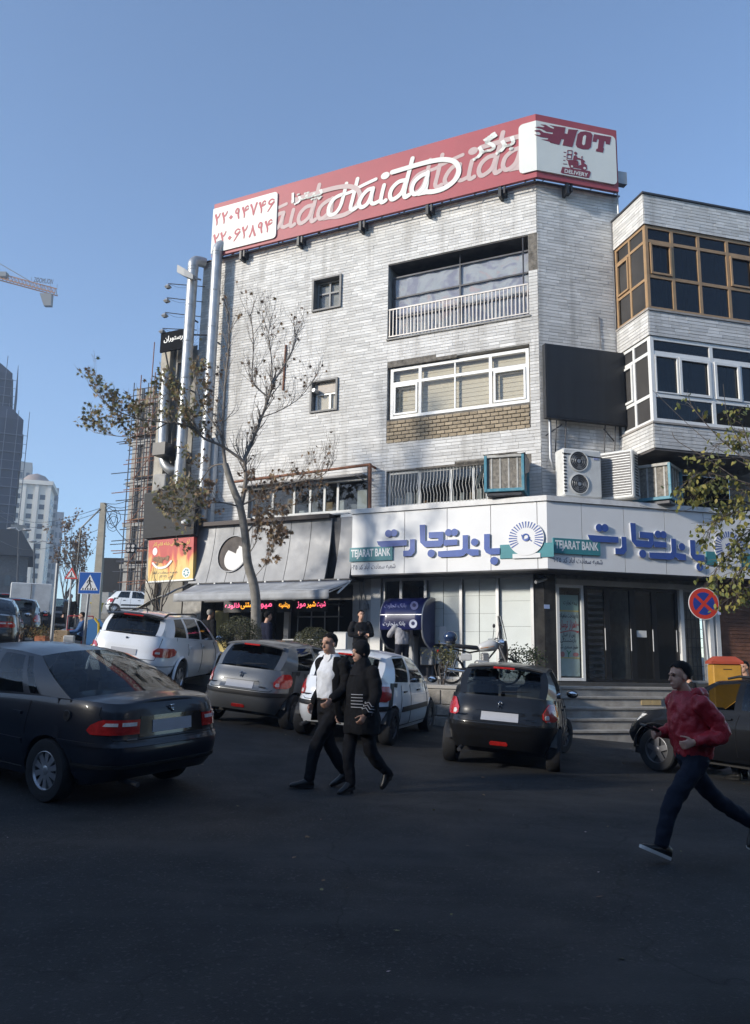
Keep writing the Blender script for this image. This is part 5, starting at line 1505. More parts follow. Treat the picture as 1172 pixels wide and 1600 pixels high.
# ================================================================== people
SKIN = mat('skin', (.52, .31, .22), .55, var=.08, vs=12, sub=.1)
HAIR = mat('dark_hair', (.008, .007, .0065), .75, spec=.2, var=.4, vs=40, bump=.5, bs=120)
GREYHAIR = mat('grey_hair', (.30, .29, .28), .6, var=.3, vs=40, bump=.5, bs=120)
def cloth(name, c, rough=.85, bump=.5, bs=9, var=.15):
    return mat(name, c, rough, spec=.2, var=var, vs=7, bump=bump, bs=bs)
BLKCLOTH = cloth('black_cloth', (.012, .012, .014))
BLKCLOTH2 = cloth('black_wool', (.010, .010, .011), .9)
WSHIRT = cloth('white_shirt', (.72, .73, .75), .8, .35)
DENIM = cloth('dark_denim', (.012, .016, .028), .85)
REDLEATHER = mat('red_leather', (.33, .017, .025), .5, var=.18, vs=6, bump=.8, bs=11)
GREYSHIRT = cloth('grey_shirt', (.34, .34, .37))
NAVYTR = cloth('navy_trousers', (.015, .017, .028))
SHOE = mat('black_shoe', (.012, .012, .012), .35, var=.2)
SOLE = mat('white_sole', (.55, .54, .51), .7)
BLUECO = cloth('blue_coat', (.045, .10, .22))

FOLDS = bpy.data.textures.new('folds', 'CLOUDS'); FOLDS.noise_scale = .085; FOLDS.noise_depth = 1
def remeshed(mb, name, m_, parent, vox, smooth_it=4):
    o = mb.build(name, m_, parent, fix=True)
    r = o.modifiers.new('remesh', 'REMESH'); r.mode = 'VOXEL'; r.voxel_size = vox; r.use_smooth_shade = True
    s = o.modifiers.new('smooth', 'SMOOTH'); s.factor = .5; s.iterations = smooth_it
    if name != 'body':
        d = o.modifiers.new('folds', 'DISPLACE'); d.texture = FOLDS; d.strength = .035 if m_ is REDLEATHER else .024; d.mid_level = .5; d.texture_coords = 'LOCAL'
    return o
def limb(mb, pts, rad, n=12, flat=1.0):
    """tapered limb through joints with round ends"""
    P = catmull(pts, 5) if len(pts) > 2 else [Vector(pts[0]).lerp(Vector(pts[1]), k / 5) for k in range(6)]
    k = len(P) - 1
    RR = []
    for i in range(len(P)):
        t = i / k * (len(rad) - 1); j = min(int(t), len(rad) - 2); RR.append(rad[j] + (rad[j + 1] - rad[j]) * (t - j))
    a, b = (P[0] - P[1]).normalized(), (P[-1] - P[-2]).normalized()
    P = [P[0] + a * RR[0] * .8] + P + [P[-1] + b * RR[-1] * .8]
    RR = [RR[0] * .35] + RR + [RR[-1] * .35]
    mb.tube(P, RR, n)
def torso(mb, secs, n=16):
    """secs = (centre, half width along w, half depth along d, w axis, d axis)"""
    rg = []
    for c, a, b, w, d in secs:
        c, w, d = Vector(c), Vector(w).normalized(), Vector(d).normalized()
        rg.append([c + w * (a * math.copysign(abs(cos(t)) ** .8, cos(t))) + d * (b * math.copysign(abs(sin(t)) ** .8, sin(t))) for t in [2 * pi * k / n for k in range(n)]])
    mb.rings(rg)

def hand(mb, wrist, direc, palm, curl=.5, side=1, s=1.0):
    """palm with four fingers and a thumb; direc = along the forearm, palm = palm normal"""
    d = Vector(direc).normalized(); p = Vector(palm); p = (p - d * p.dot(d)).normalized(); w = d.cross(p) * side
    o = Vector(wrist)
    rg = []
    for t, a, b in ((-.02, .026, .02), (.02, .034, .018), (.06, .042, .016), (.09, .042, .014)):
        c = o + d * t * s
        rg.append([c + w * (a * s * cos(q)) + p * (b * s * sin(q)) for q in [2 * pi * k / 10 for k in range(10)]])
    mb.rings(rg)
    for k, (off, ln) in enumerate(((-.032, .066), (-.011, .076), (.011, .071), (.031, .056))):
        base = o + d * .082 * s + w * off * s
        q = [base]; ang = .15
        cur = base
        for j in range(3):
            ang += curl * .9
            cur = cur + (d * cos(ang) + p * sin(ang)) * ln * s * (.42, .32, .26)[j]; q.append(cur)
        limb(mb, q, [.0095 * s, .009 * s, .0085 * s, .0075 * s], 7)
    b0 = o + d * .025 * s - w * .034 * s
    limb(mb, [b0, b0 + (d * .6 - w * .6 + p * .25) * .04 * s, b0 + (d * 1.0 - w * .62 + p * .6) * .066 * s], [.012 * s, .0105 * s, .009 * s], 7)

def head(mb, c, face, up=(0, 0, 1), s=1.0):
    """skull, jaw, neck, nose, brow, ears; face = direction looked in"""
    f = Vector(face).normalized(); u = Vector(up); u = (u - f * u.dot(f)).normalized(); r = f.cross(u)
    c = Vector(c)
    def E(dx, dy, dz, a, b, e, n=14, m=10):
        rg = []
        for j in range(m + 1):
            t = -pi / 2 + pi * j / m; q = max(cos(t), .03)
            rg.append([c + s * (f * (dx + a * q * cos(k)) + r * (dy + b * q * sin(k)) + u * (dz + e * sin(t))) for k in [2 * pi * i / n for i in range(n)]])
        mb.rings(rg)
    E(-.01, 0, .035, .098, .076, .088)          # skull
    E(.028, 0, -.035, .062, .060, .082)         # face
    E(.052, 0, -.092, .034, .034, .026)         # chin
    E(.088, 0, .022, .014, .050, .012, 10, 6)   # brow
    E(.100, 0, -.022, .016, .0125, .026, 8, 6)  # nose
    E(.112, 0, -.036, .012, .014, .010, 8, 6)
    E(.086, 0, -.068, .012, .024, .006, 8, 6)   # lips
    E(.084, 0, -.077, .011, .020, .006, 8, 6)
    for sd in (1, -1): E(-.005, .078 * sd, -.01, .020, .009, .032, 8, 6)
def face_bits(parent, c, face, up=(0, 0, 1), s=1.0):
    f = Vector(face).normalized(); u = Vector(up); u = (u - f * u.dot(f)).normalized(); r = f.cross(u); c = Vector(c)
    EYE_ = mat('eye', (.03, .025, .02), .25)
    for sd in (1, -1):
        b = MB(); p = c + s * (f * .083 + r * (.032 * sd) + u * .005); b.ell(p, (.011, .011, .0075), 8, 6); b.build('eye', EYE_, parent, smooth=60)
        b = MB(); q = c + s * (f * .096 + r * (.032 * sd) + u * .026); b.tube([q - r * .02, q + u * .004, q + r * .02], .004, 5); b.build('eyebrow', HAIR, parent)
    b = MB(); p = c + s * (f * .0955 - u * .0725); b.tube([p - r * .022, p, p + r * .022], .003, 5); b.build('mouth', mat('lip', (.28, .10, .09), .5), parent)
def hair_cap(parent, c, face, up, m_, s=1.0, low=.0, back=1.0):
    f = Vector(face).normalized(); u = Vector(up); u = (u - f * u.dot(f)).normalized(); r = f.cross(u); c = Vector(c)
    b = MB(); n, m = 22, 10
    rg = []
    for j in range(m + 1):
        t = pi * j / m * .72
        ring = []
        for i in range(n):
            k = 2 * pi * i / n
            fr = cos(k)
            w_ = max(0, min(1, (.85 - fr) / 1.5)); tt = t * (.50 + .56 * back * w_ * w_ * (3 - 2 * w_) + (.05 * sin(i * 2.3) * (1 - w_)))
            z = cos(tt); q = sin(tt) if tt < pi / 2 else 1 - .22 * (tt - pi / 2)
            ring.append(c + s * (f * (-.014 + .106 * q * cos(k)) + r * (.084 * q * sin(k)) + u * (.034 + low + .095 * z)) + Vector((noise.noise((i * .9, j * .9, 1.3)), noise.noise((i * .9, j * .9, 7.1)), noise.noise((i * .8, j * .7, 3.3)))) * .006)
        rg.append(ring)
    b.rings(rg, False)
    return b.build('hair', m_, parent, smooth=80, fix=True)

def shoe(name, parent, heel, toe, m_=SHOE, sole=None, high=0.0, wid=.046):
    """shoe from heel to toe on the ground line, heel raised by high"""
    h, t = Vector(heel), Vector(toe); d = (t - h); L = d.length; d.normalize()
    w = d.cross(Vector((0, 0, 1))).normalized(); up = w.cross(d).normalized()
    b = MB(); rg = []
    for q, a, top, bot in ((0, .6, .05, 0), (.04, .82, .10, 0), (.2, .9, .115, 0), (.36, .92, .10, high * .5), (.52, 1.0, .075, 0), (.72, 1.06, .055, 0), (.9, .85, .042, 0), (.985, .45, .03, .004)):
        c = h + d * (q * L)
        rg.append([c + w * (wid * a * cos(k)) + up * (bot + (top - bot) * (.5 + .5 * sin(k))) for k in [2 * pi * i / 12 for i in range(12)]])
    b.rings(rg); o = b.build(name, m_, parent, smooth=60)
    b = MB(); rg = []
    for q, a in ((-.01, .55), (.05, .95), (.3, .95), (.55, 1.08), (.8, 1.08), (.95, .8), (1.01, .4)):
        c = h + d * (q * L)
        rg.append([c + w * wid * a + up * .022, c - w * wid * a + up * .022, c - w * wid * a - up * .006, c + w * wid * a - up * .006])
    b.rings(rg); b.build('sole', sole or SHOE, o)
    if high:
        b = MB(); c = h + d * .035; b.tube([c, c - Vector((0, 0, high))], [.024, .018], 8); b.build('heel', m_, o)

def shirt_lines(*a): pass

X_, Y_, Z_ = Vector((1, 0, 0)), Vector((0, 1, 0)), Vector((0, 0, 1))

# ---- man in white shirt and open dark jacket, striding left
def man_white_shirt():
    x, y = -.47, 9.55; z = gz(x, y)
    T = thing('person', 'man in white shirt and open black jacket striding beside the woman in black', 'person', (x, y, z), 0)
    v = .0095
    T.scale = (.98,) * 3
    F = Vector((-.66, -.75, 0)).normalized(); Rr = F.cross(Z_); F2 = Vector((-.97, -.25, 0)).normalized()      # chest half to us, stride to the left
    P = lambda f, r, u: F * f + Rr * r + Z_ * u
    P2 = lambda f, r, u: F2 * f + Rr * r + Z_ * u
    hip = P(0, 0, .93); chest = P(.02, 0, 1.30); nk = P(.0, 0, 1.50); hd = P(.05, 0, 1.64)
    hipL, hipR = P(0, -.10, .92), P(0, .10, .92)
    kneeF, ankF = P2(.18, -.06, .50), P2(.26, -.04, .10)               # left leg forward
    kneeB, ankB = P2(-.04, .05, .50), P2(-.26, .06, .14)               # right leg back
    body = MB(); head(body, hd, F + Z_ * -.05); limb(body, [P(-.01, 0, 1.42), P(.0, 0, 1.49), hd - Z_ * .05], [.062, .055, .055])
    torso(body, [(hip, .15, .10, Rr, F), (P(0, 0, 1.1), .13, .09, Rr, F), (chest, .16, .10, Rr, F), (P(0, 0, 1.42), .13, .08, Rr, F)])
    for a, b_, c in ((hipL, kneeF, ankF), (hipR, kneeB, ankB)): limb(body, [a, b_, c], [.07, .05, .038])
    elL, wrL = P(.02, -.25, 1.16), P(.22, -.22, 1.00); elR, wrR = P(-.12, .27, 1.15), P(-.02, .32, .93)
    shL, shR = P(-.01, -.19, 1.42), P(-.01, .19, 1.42)
    for a, b_, c in ((shL, elL, wrL), (shR, elR, wrR)): limb(body, [a, b_, c], [.045, .038, .028])
    hand(body, wrL, (wrL - elL), -Rr * -1, .5, 1); hand(body, wrR, (wrR - elR), Rr * -1, .5, -1)
    o = remeshed(body, 'body', SKIN, T, v, 3)
    face_bits(T, hd, F); hair_cap(T, hd, F, Z_, HAIR)
    tr = MB()
    torso(tr, [(P(0, 0, 1.02), .165, .125, Rr, F), (P(0, 0, .93), .175, .13, Rr, F), (P(0, 0, .84), .17, .12, Rr, F)])
    limb(tr, [hipL - Z_ * .03, kneeF + F * .015, ankF], [.098, .078, .062]); limb(tr, [hipR - Z_ * .03, kneeB + F * .02, ankB], [.098, .078, .062])
    remeshed(tr, 'trousers', BLKCLOTH, T, .014)
    sh = MB()
    torso(sh, [(P(.02, 0, 1.00), .155, .135, Rr, F), (P(.03, 0, 1.15), .15, .13, Rr, F), (P(.025, 0, 1.32), .17, .125, Rr, F), (P(.0, 0, 1.44), .14, .09, Rr, F), (P(.0, 0, 1.52), .068, .07, Rr, F)])
    remeshed(sh, 'shirt', WSHIRT, T, .012)
    for sd in (1, -1):
        b = MB(); q = P(.075, .0, 1.49); b.poly([q, q + Rr * sd * .055 + Z_ * .03, q + Rr * sd * .06 - Z_ * .02 + F * .01, q + Rr * sd * .02 - Z_ * .07 + F * .02]); c_ = b.build('collar', WSHIRT, T, fix=False)
        mo = c_.modifiers.new('t', 'SOLIDIFY'); mo.thickness = .006
    b = MB(); torso(b, [(P(.0, 0, .985), .168, .137, Rr, F), (P(.0, 0, 1.02), .168, .139, Rr, F)]); b.build('belt', SHOE, T, smooth=50)
    # open jacket: a sheet from one front edge round the back to the other, flaring behind
    J = MB(); rows = []
    for u, w, d, fl, op in ((1.49, .10, .085, -.01, .9), (1.44, .19, .115, 0, .62), (1.30, .205, .15, 0, .62), (1.12, .20, .155, -.02, .66), (.98, .215, .17, -.05, .72), (.86, .235, .19, -.10, .80), (.74, .25, .20, -.16, .9)):
        row = []
        for i in range(25):
            t = i / 24; a = op + (2 * pi - 2 * op) * t
            wob = .012 * sin(i * 1.3 + u * 9) * (1.5 - u)
            back = max(0, -cos(a)) * fl
            edge = (1 - min(1, min(t, 1 - t) * 6))
            row.append(P(cos(a) * d + back + wob + .05 * edge * max(0, 1.2 - u) * -1, sin(a) * (w + .06 * edge * max(0, 1.25 - u)), u + .05 * edge * max(0, .9 - u)))
        rows.append(row)
    J.grid(rows); jo = J.build('jacket', BLKCLOTH2, T, smooth=70, fix=False)
    mo = jo.modifiers.new('s', 'SUBSURF'); mo.levels = mo.render_levels = 1; mo = jo.modifiers.new('t', 'SOLIDIFY'); mo.thickness = .012
    for a, b_, c in ((shL, elL, wrL), (shR, elR, wrR)):
        q = MB(); limb(q, [a, b_, b_.lerp(c, .92)], [.085, .066, .052]); remeshed(q, 'sleeve', BLKCLOTH2, T, .012)
    shoe('shoe', T, ankF + F2 * -.06 - Z_ * .09, ankF + F2 * .22 - Z_ * .075); shoe('shoe', T, ankB - F2 * .05 - Z_ * .05, ankB + F2 * .19 - Z_ * .135)
man_white_shirt()

# ---- woman in long black coat, scarf and trousers
def woman_black():
    x, y = -.10, 9.28; z = gz(x, y)
    T = thing('person', 'woman in black headscarf and striped black coat walking in heeled boots', 'person', (x, y, z), 0)
    T.scale = (.975,) * 3
    F = Vector((-.80, -.60, 0)).normalized(); Rr = F.cross(Z_); P = lambda f, r, u: F * f + Rr * r + Z_ * u
    hd = P(.05, 0, 1.57)
    kneeF, ankF = P(.10, .09, .47), P(.08, .08, .11); kneeB, ankB = P(-.10, -.08, .46), P(-.36, -.06, .20)
    hipL, hipR = P(0, -.1, .88), P(0, .1, .88)
    elR, wrR = P(.01, .27, 1.10), P(.13, .25, .86); elL, wrL = P(.0, -.26, 1.10), P(.14, -.24, .88)
    shL, shR = P(-.01, -.17, 1.36), P(-.01, .17, 1.36)
    body = MB(); head(body, hd, F, s=.97); limb(body, [P(-.01, 0, 1.36), hd - Z_ * .06], [.05, .048])
    torso(body, [(P(0, 0, .9), .15, .1, Rr, F), (P(0, 0, 1.1), .12, .09, Rr, F), (P(0, 0, 1.3), .14, .09, Rr, F), (P(0, 0, 1.38), .1, .07, Rr, F)])
    for a, b_, c in ((hipR, kneeF, ankF), (hipL, kneeB, ankB)): limb(body, [a, b_, c], [.07, .05, .035])
    for a, b_, c in ((shL, elL, wrL), (shR, elR, wrR)): limb(body, [a, b_, c], [.04, .034, .026])
    hand(body, wrR, (wrR - elR), -Rr, .55, -1, .95); hand(body, wrL, (wrL - elL), Rr, .55, 1, .95)
    remeshed(body, 'body', SKIN, T, .0095, 3); face_bits(T, hd, F, s=.97)
    tr = MB(); limb(tr, [hipR, kneeF + F * .015, ankF], [.105, .078, .055]); limb(tr, [hipL, kneeB + F * .02, ankB], [.105, .078, .055])
    torso(tr, [(P(0, 0, .95), .16, .13, Rr, F), (P(0, 0, .85), .17, .13, Rr, F)])
    remeshed(tr, 'trousers', BLKCLOTH, T, .014)
    co = MB()
    torso(co, [(P(.0, 0, .66), .225, .185, Rr, F), (P(.0, 0, .80), .225, .185, Rr, F), (P(.01, 0, 1.0), .205, .165, Rr, F), (P(.015, 0, 1.2), .195, .15, Rr, F), (P(.0, 0, 1.34), .175, .125, Rr, F), (P(-.005, 0, 1.42), .10, .085, Rr, F)])
    for a, b_, c in ((shL, elL, wrL), (shR, elR, wrR)): limb(co, [a, b_, b_.lerp(c, .9)], [.08, .066, .056])
    remeshed(co, 'coat', BLKCLOTH2, T, .012)
    sc = MB()
    head_c = hd
    def EE(c, a, b_, e, nu=16, nv=10):
        rg = []
        for j in range(nv + 1):
            t = -pi / 2 + pi * j / nv; q = max(cos(t), .03)
            rg.append([c + F * (a * q * cos(k)) + Rr * (b_ * q * sin(k)) + Z_ * (e * sin(t)) for k in [2 * pi * i / nu for i in range(nu)]])
        sc.rings(rg)
    EE(hd + F * -.022 + Z_ * .038, .108, .100, .118); EE(hd + F * -.03 - Z_ * .12, .095, .095, .09); torso(sc, [(P(.02, 0, 1.30), .15, .13, Rr, F), (P(.02, 0, 1.40), .11, .10, Rr, F), (P(.01, 0, 1.47), .08, .085, Rr, F)])
    remeshed(sc, 'headscarf', BLKCLOTH, T, .012)
    # pale stripes: bars across the body, zig-zags at the cuff
    ST = mat('pale_stripe', (.45, .45, .47), .8)
    for k in range(5):
        u = 1.10 - k * .035; b = MB()
        b.tube([P(.02, 0, u) + F * (.178 * abs(cos(a)) ** .8) - Rr * (.222 * abs(sin(a)) ** .8) for a in [.15 + .1 * i for i in range(9)]], .0045, 4); b.build('stripe', ST, T)
    ax = (wrL - elL).normalized(); c0 = elL.lerp(wrL, .72); wv = ax.cross(F).normalized(); wd = ax.cross(wv)
    for k in range(3):
        b = MB(); b.tube([c0 + ax * (-.06 + k * .035 + .025 * (i % 2)) + (wv * cos(.7 * i) + wd * sin(.7 * i)) * .070 for i in range(10)], .0045, 4); b.build('stripe', ST, T)
    for an, dn, hi in ((ankF, F, .05), (ankB, (F * .75 - Z_ * .66).normalized(), .05)):
        heel = an - dn * .05 - Z_ * (.055 if an is ankF else .03)
        toe = heel + (F * .22 - Z_ * .055 if an is ankF else F * .15 - Z_ * .165)
        shoe('boot', T, heel, toe, SHOE, high=hi, wid=.04)
woman_black()

# ---- man in red leather jacket running left
def man_red():
    x, y = 2.72, 7.05; z = gz(x, y)
    T = thing('person', 'man in red leather jacket and dark jeans hurrying across the road', 'person', (x, y, z), 0)
    T.scale = (.935,) * 3
    F = Vector((-.95, -.22, 0)).normalized(); Rr = F.cross(Z_); P = lambda f, r, u: F * f + Rr * r + Z_ * u
    hd = P(.09, .0, 1.58)
    hipL, hipR = P(0, -.10, .88), P(0, .10, .88)
    kneeF, ankF = P(.27, -.08, .48), P(.40, -.07, .14)
    kneeB, ankB = P(-.26, .08, .52), P(-.70, .10, .24)
    shL, shR = P(.04, -.20, 1.36), P(.04, .20, 1.36)
    elL, wrL = P(-.12, -.28, 1.10), P(.14, -.24, 1.02); elR, wrR = P(-.06, .28, 1.10), P(.19, .22, 1.06)
    body = MB(); head(body, hd, F); limb(body, [P(.0, 0, 1.38), hd - Z_ * .06], [.06, .055])
    torso(body, [(P(0, 0, .9), .15, .1, Rr, F), (P(.01, 0, 1.1), .13, .09, Rr, F), (P(.04, 0, 1.3), .16, .1, Rr, F), (P(.04, 0, 1.38), .12, .08, Rr, F)])
    for a, b_, c in ((hipL, kneeF, ankF), (hipR, kneeB, ankB)): limb(body, [a, b_, c], [.07, .05, .04])
    for a, b_, c in ((shL, elL, wrL), (shR, elR, wrR)): limb(body, [a, b_, c], [.045, .038, .03])
    hand(body, wrL, (wrL - elL), Rr, .7, 1); hand(body, wrR, (wrR - elR), -Rr, .75, -1)
    remeshed(body, 'body', SKIN, T, .008, 3); face_bits(T, hd, F); hair_cap(T, hd, F, Z_, HAIR, 1.03, .01)
    tr = MB(); torso(tr, [(P(0, 0, 1.0), .165, .13, Rr, F), (P(0, 0, .9), .175, .14, Rr, F), (P(0, 0, .83), .165, .125, Rr, F)])
    limb(tr, [hipL - Z_ * .02, kneeF + F * .015, ankF], [.10, .078, .060]); limb(tr, [hipR - Z_ * .02, kneeB + F * .02, ankB], [.10, .078, .058])
    remeshed(tr, 'jeans', DENIM, T, .012)
    j = MB()
    torso(j, [(P(-.01, 0, .90), .175, .15, Rr, F), (P(-.01, 0, .965), .19, .165, Rr, F), (P(.0, 0, 1.04), .20, .168, Rr, F), (P(.02, 0, 1.2), .20, .162, Rr, F), (P(.04, 0, 1.33), .19, .135, Rr, F), (P(.04, 0, 1.42), .115, .105, Rr, F), (P(.05, 0, 1.455), .085, .09, Rr, F)])
    for a, b_, c in ((shL, elL, wrL), (shR, elR, wrR)):
        limb(j, [a, b_, b_.lerp(c, .86)], [.088, .070, .056])
        mid = a.lerp(b_, .5)
        for k in range(3): 
            q = b_.lerp(c, .1 + .2 * k); ax = (c - b_).normalized(); limb(j, [q + ax.cross(Rr) * .055, q + ax * .03 + Rr * .02, q - ax.cross(Rr) * .05], [.022, .032, .022], 8)
    remeshed(j, 'jacket', REDLEATHER, T, .011, 3)
    b = MB(); torso(b, [(P(-.01, 0, .865), .165, .142, Rr, F), (P(-.01, 0, .895), .176, .153, Rr, F), (P(-.01, 0, .93), .176, .153, Rr, F)]); b.build('jacket_waistband', REDLEATHER, T, smooth=60)
    hdm = MB(); limb(hdm, [P(.0, -.10, 1.44), P(-.09, -.04, 1.42), P(-.10, .05, 1.42), P(.0, .10, 1.44)], [.04, .06, .06, .04]); limb(hdm, [P(-.02, .09, 1.44), P(.09, .05, 1.40)], [.045, .03]); limb(hdm, [P(-.02, -.09, 1.44), P(.09, -.05, 1.40)], [.045, .03])
    remeshed(hdm, 'hood', REDLEATHER, T, .012)
    for a, c in ((elL, wrL), (elR, wrR)):
        b = MB(); ax = (c - a).normalized(); q = a.lerp(c, .88); b.tube([q - ax * .025, q + ax * .03], [.052, .042], 12); b.build('cuff', REDLEATHER, T, smooth=50)
    b = MB(); q = wrR + F * .10 + Z_ * .03; rm_ = MB(Matrix.Translation(q) @ Matrix.Rotation(radians(20), 4, 'Y') @ Matrix.Rotation(atan2(F.y, F.x), 4, 'Z')); rm_.cbox((0, 0, .02), (.16, .10, .025), .006)
    w = rm_.build('wallet', SHOE); w.location = T.location; w.scale = T.scale; tag(w, 'black wallet held in the hand of the man in red', 'wallet')
    shoe('shoe', T, ankF - F * .07 - Z_ * .115, ankF + F * .20 - Z_ * .005, SHOE, SOLE, 0, .05)
    shoe('shoe', T, ankB - F * .06 + Z_ * .02, ankB + F * .09 - Z_ * .20, SHOE, SOLE, 0, .05)
man_red()

# ---- standing figures further back
def stander(label, x, y, z, face, top, legs, hairm, pose='down', h=1.0, torso_w=1.0, vox=.018):
    T = thing('person', label, 'person', (x, y, z), 0)
    F = Vector((sin(face), cos(face), 0)); Rr = F.cross(Z_); P = lambda f, r, u: (F * f + Rr * r + Z_ * u) * h
    hd = P(.04, 0, 1.62)
    shL, shR = P(0, -.19, 1.40), P(0, .19, 1.40)
    if pose == 'fold': A = ((shL, P(.06, -.27, 1.13), P(.22, .04, 1.16)), (shR, P(.06, .27, 1.13), P(.20, -.05, 1.12)))
    elif pose == 'reach': A = ((shL, P(.16, -.30, 1.18), P(.38, -.18, 1.18)), (shR, P(.16, .30, 1.18), P(.38, .16, 1.20)))
    elif pose == 'sit': A = ((shL, P(.14, -.27, 1.14), P(.40, -.2, 1.08)), (shR, P(.14, .27, 1.14), P(.40, .2, 1.10)))
    else: A = ((shL, P(-.02, -.25, 1.14), P(.05, -.25, .88)), (shR, P(-.02, .25, 1.14), P(.05, .25, .88)))
    if pose == 'sit': Lg = ((P(0, -.1, .9), P(.42, -.14, .90), P(.44, -.12, .5)), (P(0, .1, .9), P(.42, .14, .90), P(.46, .12, .5)))
    elif pose == 'walk': Lg = ((P(0, -.1, .92), P(.16, -.09, .5), P(.16, -.08, .1)), (P(0, .1, .92), P(-.03, .09, .5), P(-.28, .08, .18)))
    else: Lg = ((P(0, -.1, .92), P(.02, -.11, .5), P(0, -.12, .08)), (P(0, .1, .92), P(.03, .11, .5), P(.01, .12, .08)))
    body = MB(); head(body, hd, F, s=h); limb(body, [P(-.01, 0, 1.4), hd - Z_ * .06], [.06, .055])
    torso(body, [(P(0, 0, .92), .15, .1, Rr, F), (P(0, 0, 1.15), .13, .09, Rr, F), (P(0, 0, 1.34), .16, .1, Rr, F), (P(0, 0, 1.42), .12, .08, Rr, F)])
    for a, b_, c in Lg: limb(body, [a, b_, c], [.07, .05, .04])
    for a, b_, c in A:
        limb(body, [a, b_, c], [.045, .038, .03]); hand(body, c, (c - b_), -Z_ if pose in ('reach', 'sit') else F, .5, 1 if a is shL else -1)
    remeshed(body, 'body', SKIN, T, .012, 2)
    face_bits(T, hd, F, s=h)
    if hairm: hair_cap(T, hd, F, Z_, hairm, h)
    t = MB(); torso(t, [(P(0, 0, 1.0), .165, .125, Rr, F), (P(0, 0, .9), .175, .13, Rr, F)])
    for a, b_, c in Lg: limb(t, [a, b_, c], [.098, .078, .062])
    remeshed(t, 'trousers', legs, T, vox)
    j = MB(); torso(j, [(P(0, 0, .93), .185 * torso_w, .145, Rr, F), (P(0, 0, 1.15), .185 * torso_w, .145, Rr, F), (P(0, 0, 1.34), .195 * torso_w, .135, Rr, F), (P(0, 0, 1.44), .10, .09, Rr, F)])
    for a, b_, c in A: limb(j, [a, b_, b_.lerp(c, .88)], [.085, .068, .055])
    remeshed(j, 'top', top, T, vox)
    for (a, b_, c) in Lg: shoe('shoe', T, c - F * .07 - Z_ * .07, c + F * .19 - Z_ * .075)
    return T
q = at(628, 1050, 20.75)
stander('man in grey shirt using the cash machine, seen from behind', q.x, q.y, TZ, radians(-22), GREYSHIRT, NAVYTR, HAIR, 'reach', .97)
q = at(563, 1000, 19.9)
stander('man in black standing with folded arms by the shop doorway', q.x, q.y, TZ, radians(165), BLKCLOTH, BLKCLOTH2, HAIR, 'fold', .98)
q = at(415, 1000, 20.3)
stander('man in dark navy coat standing behind the tree trunk', q.x, q.y, TZ, radians(60), cloth('navy_coat', (.012, .014, .03)), BLKCLOTH, HAIR, 'down', .95)
q = at(325, 1000, 22.3)
stander('grey haired man in black outside the shop under the awning', q.x, q.y, TZ + .1, radians(40), BLKCLOTH2, BLKCLOTH, GREYHAIR, 'down', .98)
q = at(1166, 1060, 16.6)
stander('dark clothed person at the right edge beside the yellow box', q.x, q.y, gz(q.x, q.y) + .2, radians(-120), BLKCLOTH, BLKCLOTH2, HAIR, 'down', .98)
q = at(1078, 1060, 16.6)
stander('person in black behind the running man near the bank door', q.x, q.y, gz(q.x, q.y) - .02, radians(-80), BLKCLOTH2, BLKCLOTH, HAIR, 'down', .96)
q = at(107, 980, 34)
stander('man in long black coat walking along the far kerb', q.x, q.y, gz(q.x, q.y), radians(-170), BLKCLOTH2, BLKCLOTH, GREYHAIR, 'walk', 1.02, 1.05, .03)
q = at(127, 1000, 26)
stander('street seller in blue jacket sitting behind low crates', q.x, q.y, gz(q.x, q.y) - .45, radians(-115), BLUECO, BLKCLOTH, HAIR, 'sit', .98, 1.05, .022)
# driver in the dark crossover
drv = stander('driver inside the dark crossover with the open window', 5.55, 11.75, gz(5.5, 11.8) - .33, radians(-35), BLKCLOTH, BLKCLOTH2, HAIR, 'sit', .86)
# ================================================================== trees and bushes
BARK = mat('plane_bark', (.22, .205, .18), .85, var=.3, vs=5, bump=.4, bs=18, dirt=.6, ds=3, dcol=(.16, .14, .11))
TWIG = mat('twig', (.11, .09, .075), .9, var=.3)
def leafmat(name, cols, rough=.6):
    m = bpy.data.materials.new(name); m.use_nodes = True
    N, Lk = m.node_tree.nodes, m.node_tree.links; b = N['Principled BSDF']
    a = N.new('ShaderNodeAttribute'); a.attribute_name = 'tone'
    r = N.new('ShaderNodeValToRGB'); e = r.color_ramp.elements
    e[0].color = (*cols[0], 1); e[1].color = (*cols[-1], 1)
    for i, c in enumerate(cols[1:-1]): q = e.new((i + 1) / (len(cols) - 1)); q.color = (*c, 1)
    Lk.new(a.outputs['Fac'], r.inputs[0]); Lk.new(r.outputs[0], b.inputs['Base Color'])
    b.inputs['Roughness'].default_value = rough
    tr = N.new('ShaderNodeBsdfTranslucent'); mx = N.new('ShaderNodeMixShader'); mx.inputs[0].default_value = .25
    Lk.new(r.outputs[0], tr.inputs[0]); Lk.new(b.outputs[0], mx.inputs[1]); Lk.new(tr.outputs[0], mx.inputs[2]); Lk.new(mx.outputs[0], N['Material Output'].inputs[0])
    return m
PLANELEAF = leafmat('plane_leaf', [(.11, .06, .04), (.19, .115, .06), (.25, .17, .08), (.20, .185, .075), (.14, .15, .055)])
YELLEAF = leafmat('yellowing_leaf', [(.30, .25, .06), (.24, .22, .05), (.17, .18, .045), (.11, .13, .035)])
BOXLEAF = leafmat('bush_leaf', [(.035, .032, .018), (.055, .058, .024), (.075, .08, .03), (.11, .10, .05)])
GREENLEAF = leafmat('shrub_leaf', [(.02, .035, .014), (.035, .055, .02), (.06, .075, .03)])
SHRUBY = leafmat('dry_shrub_leaf', [(.06, .065, .02), (.10, .105, .035), (.16, .14, .05)])

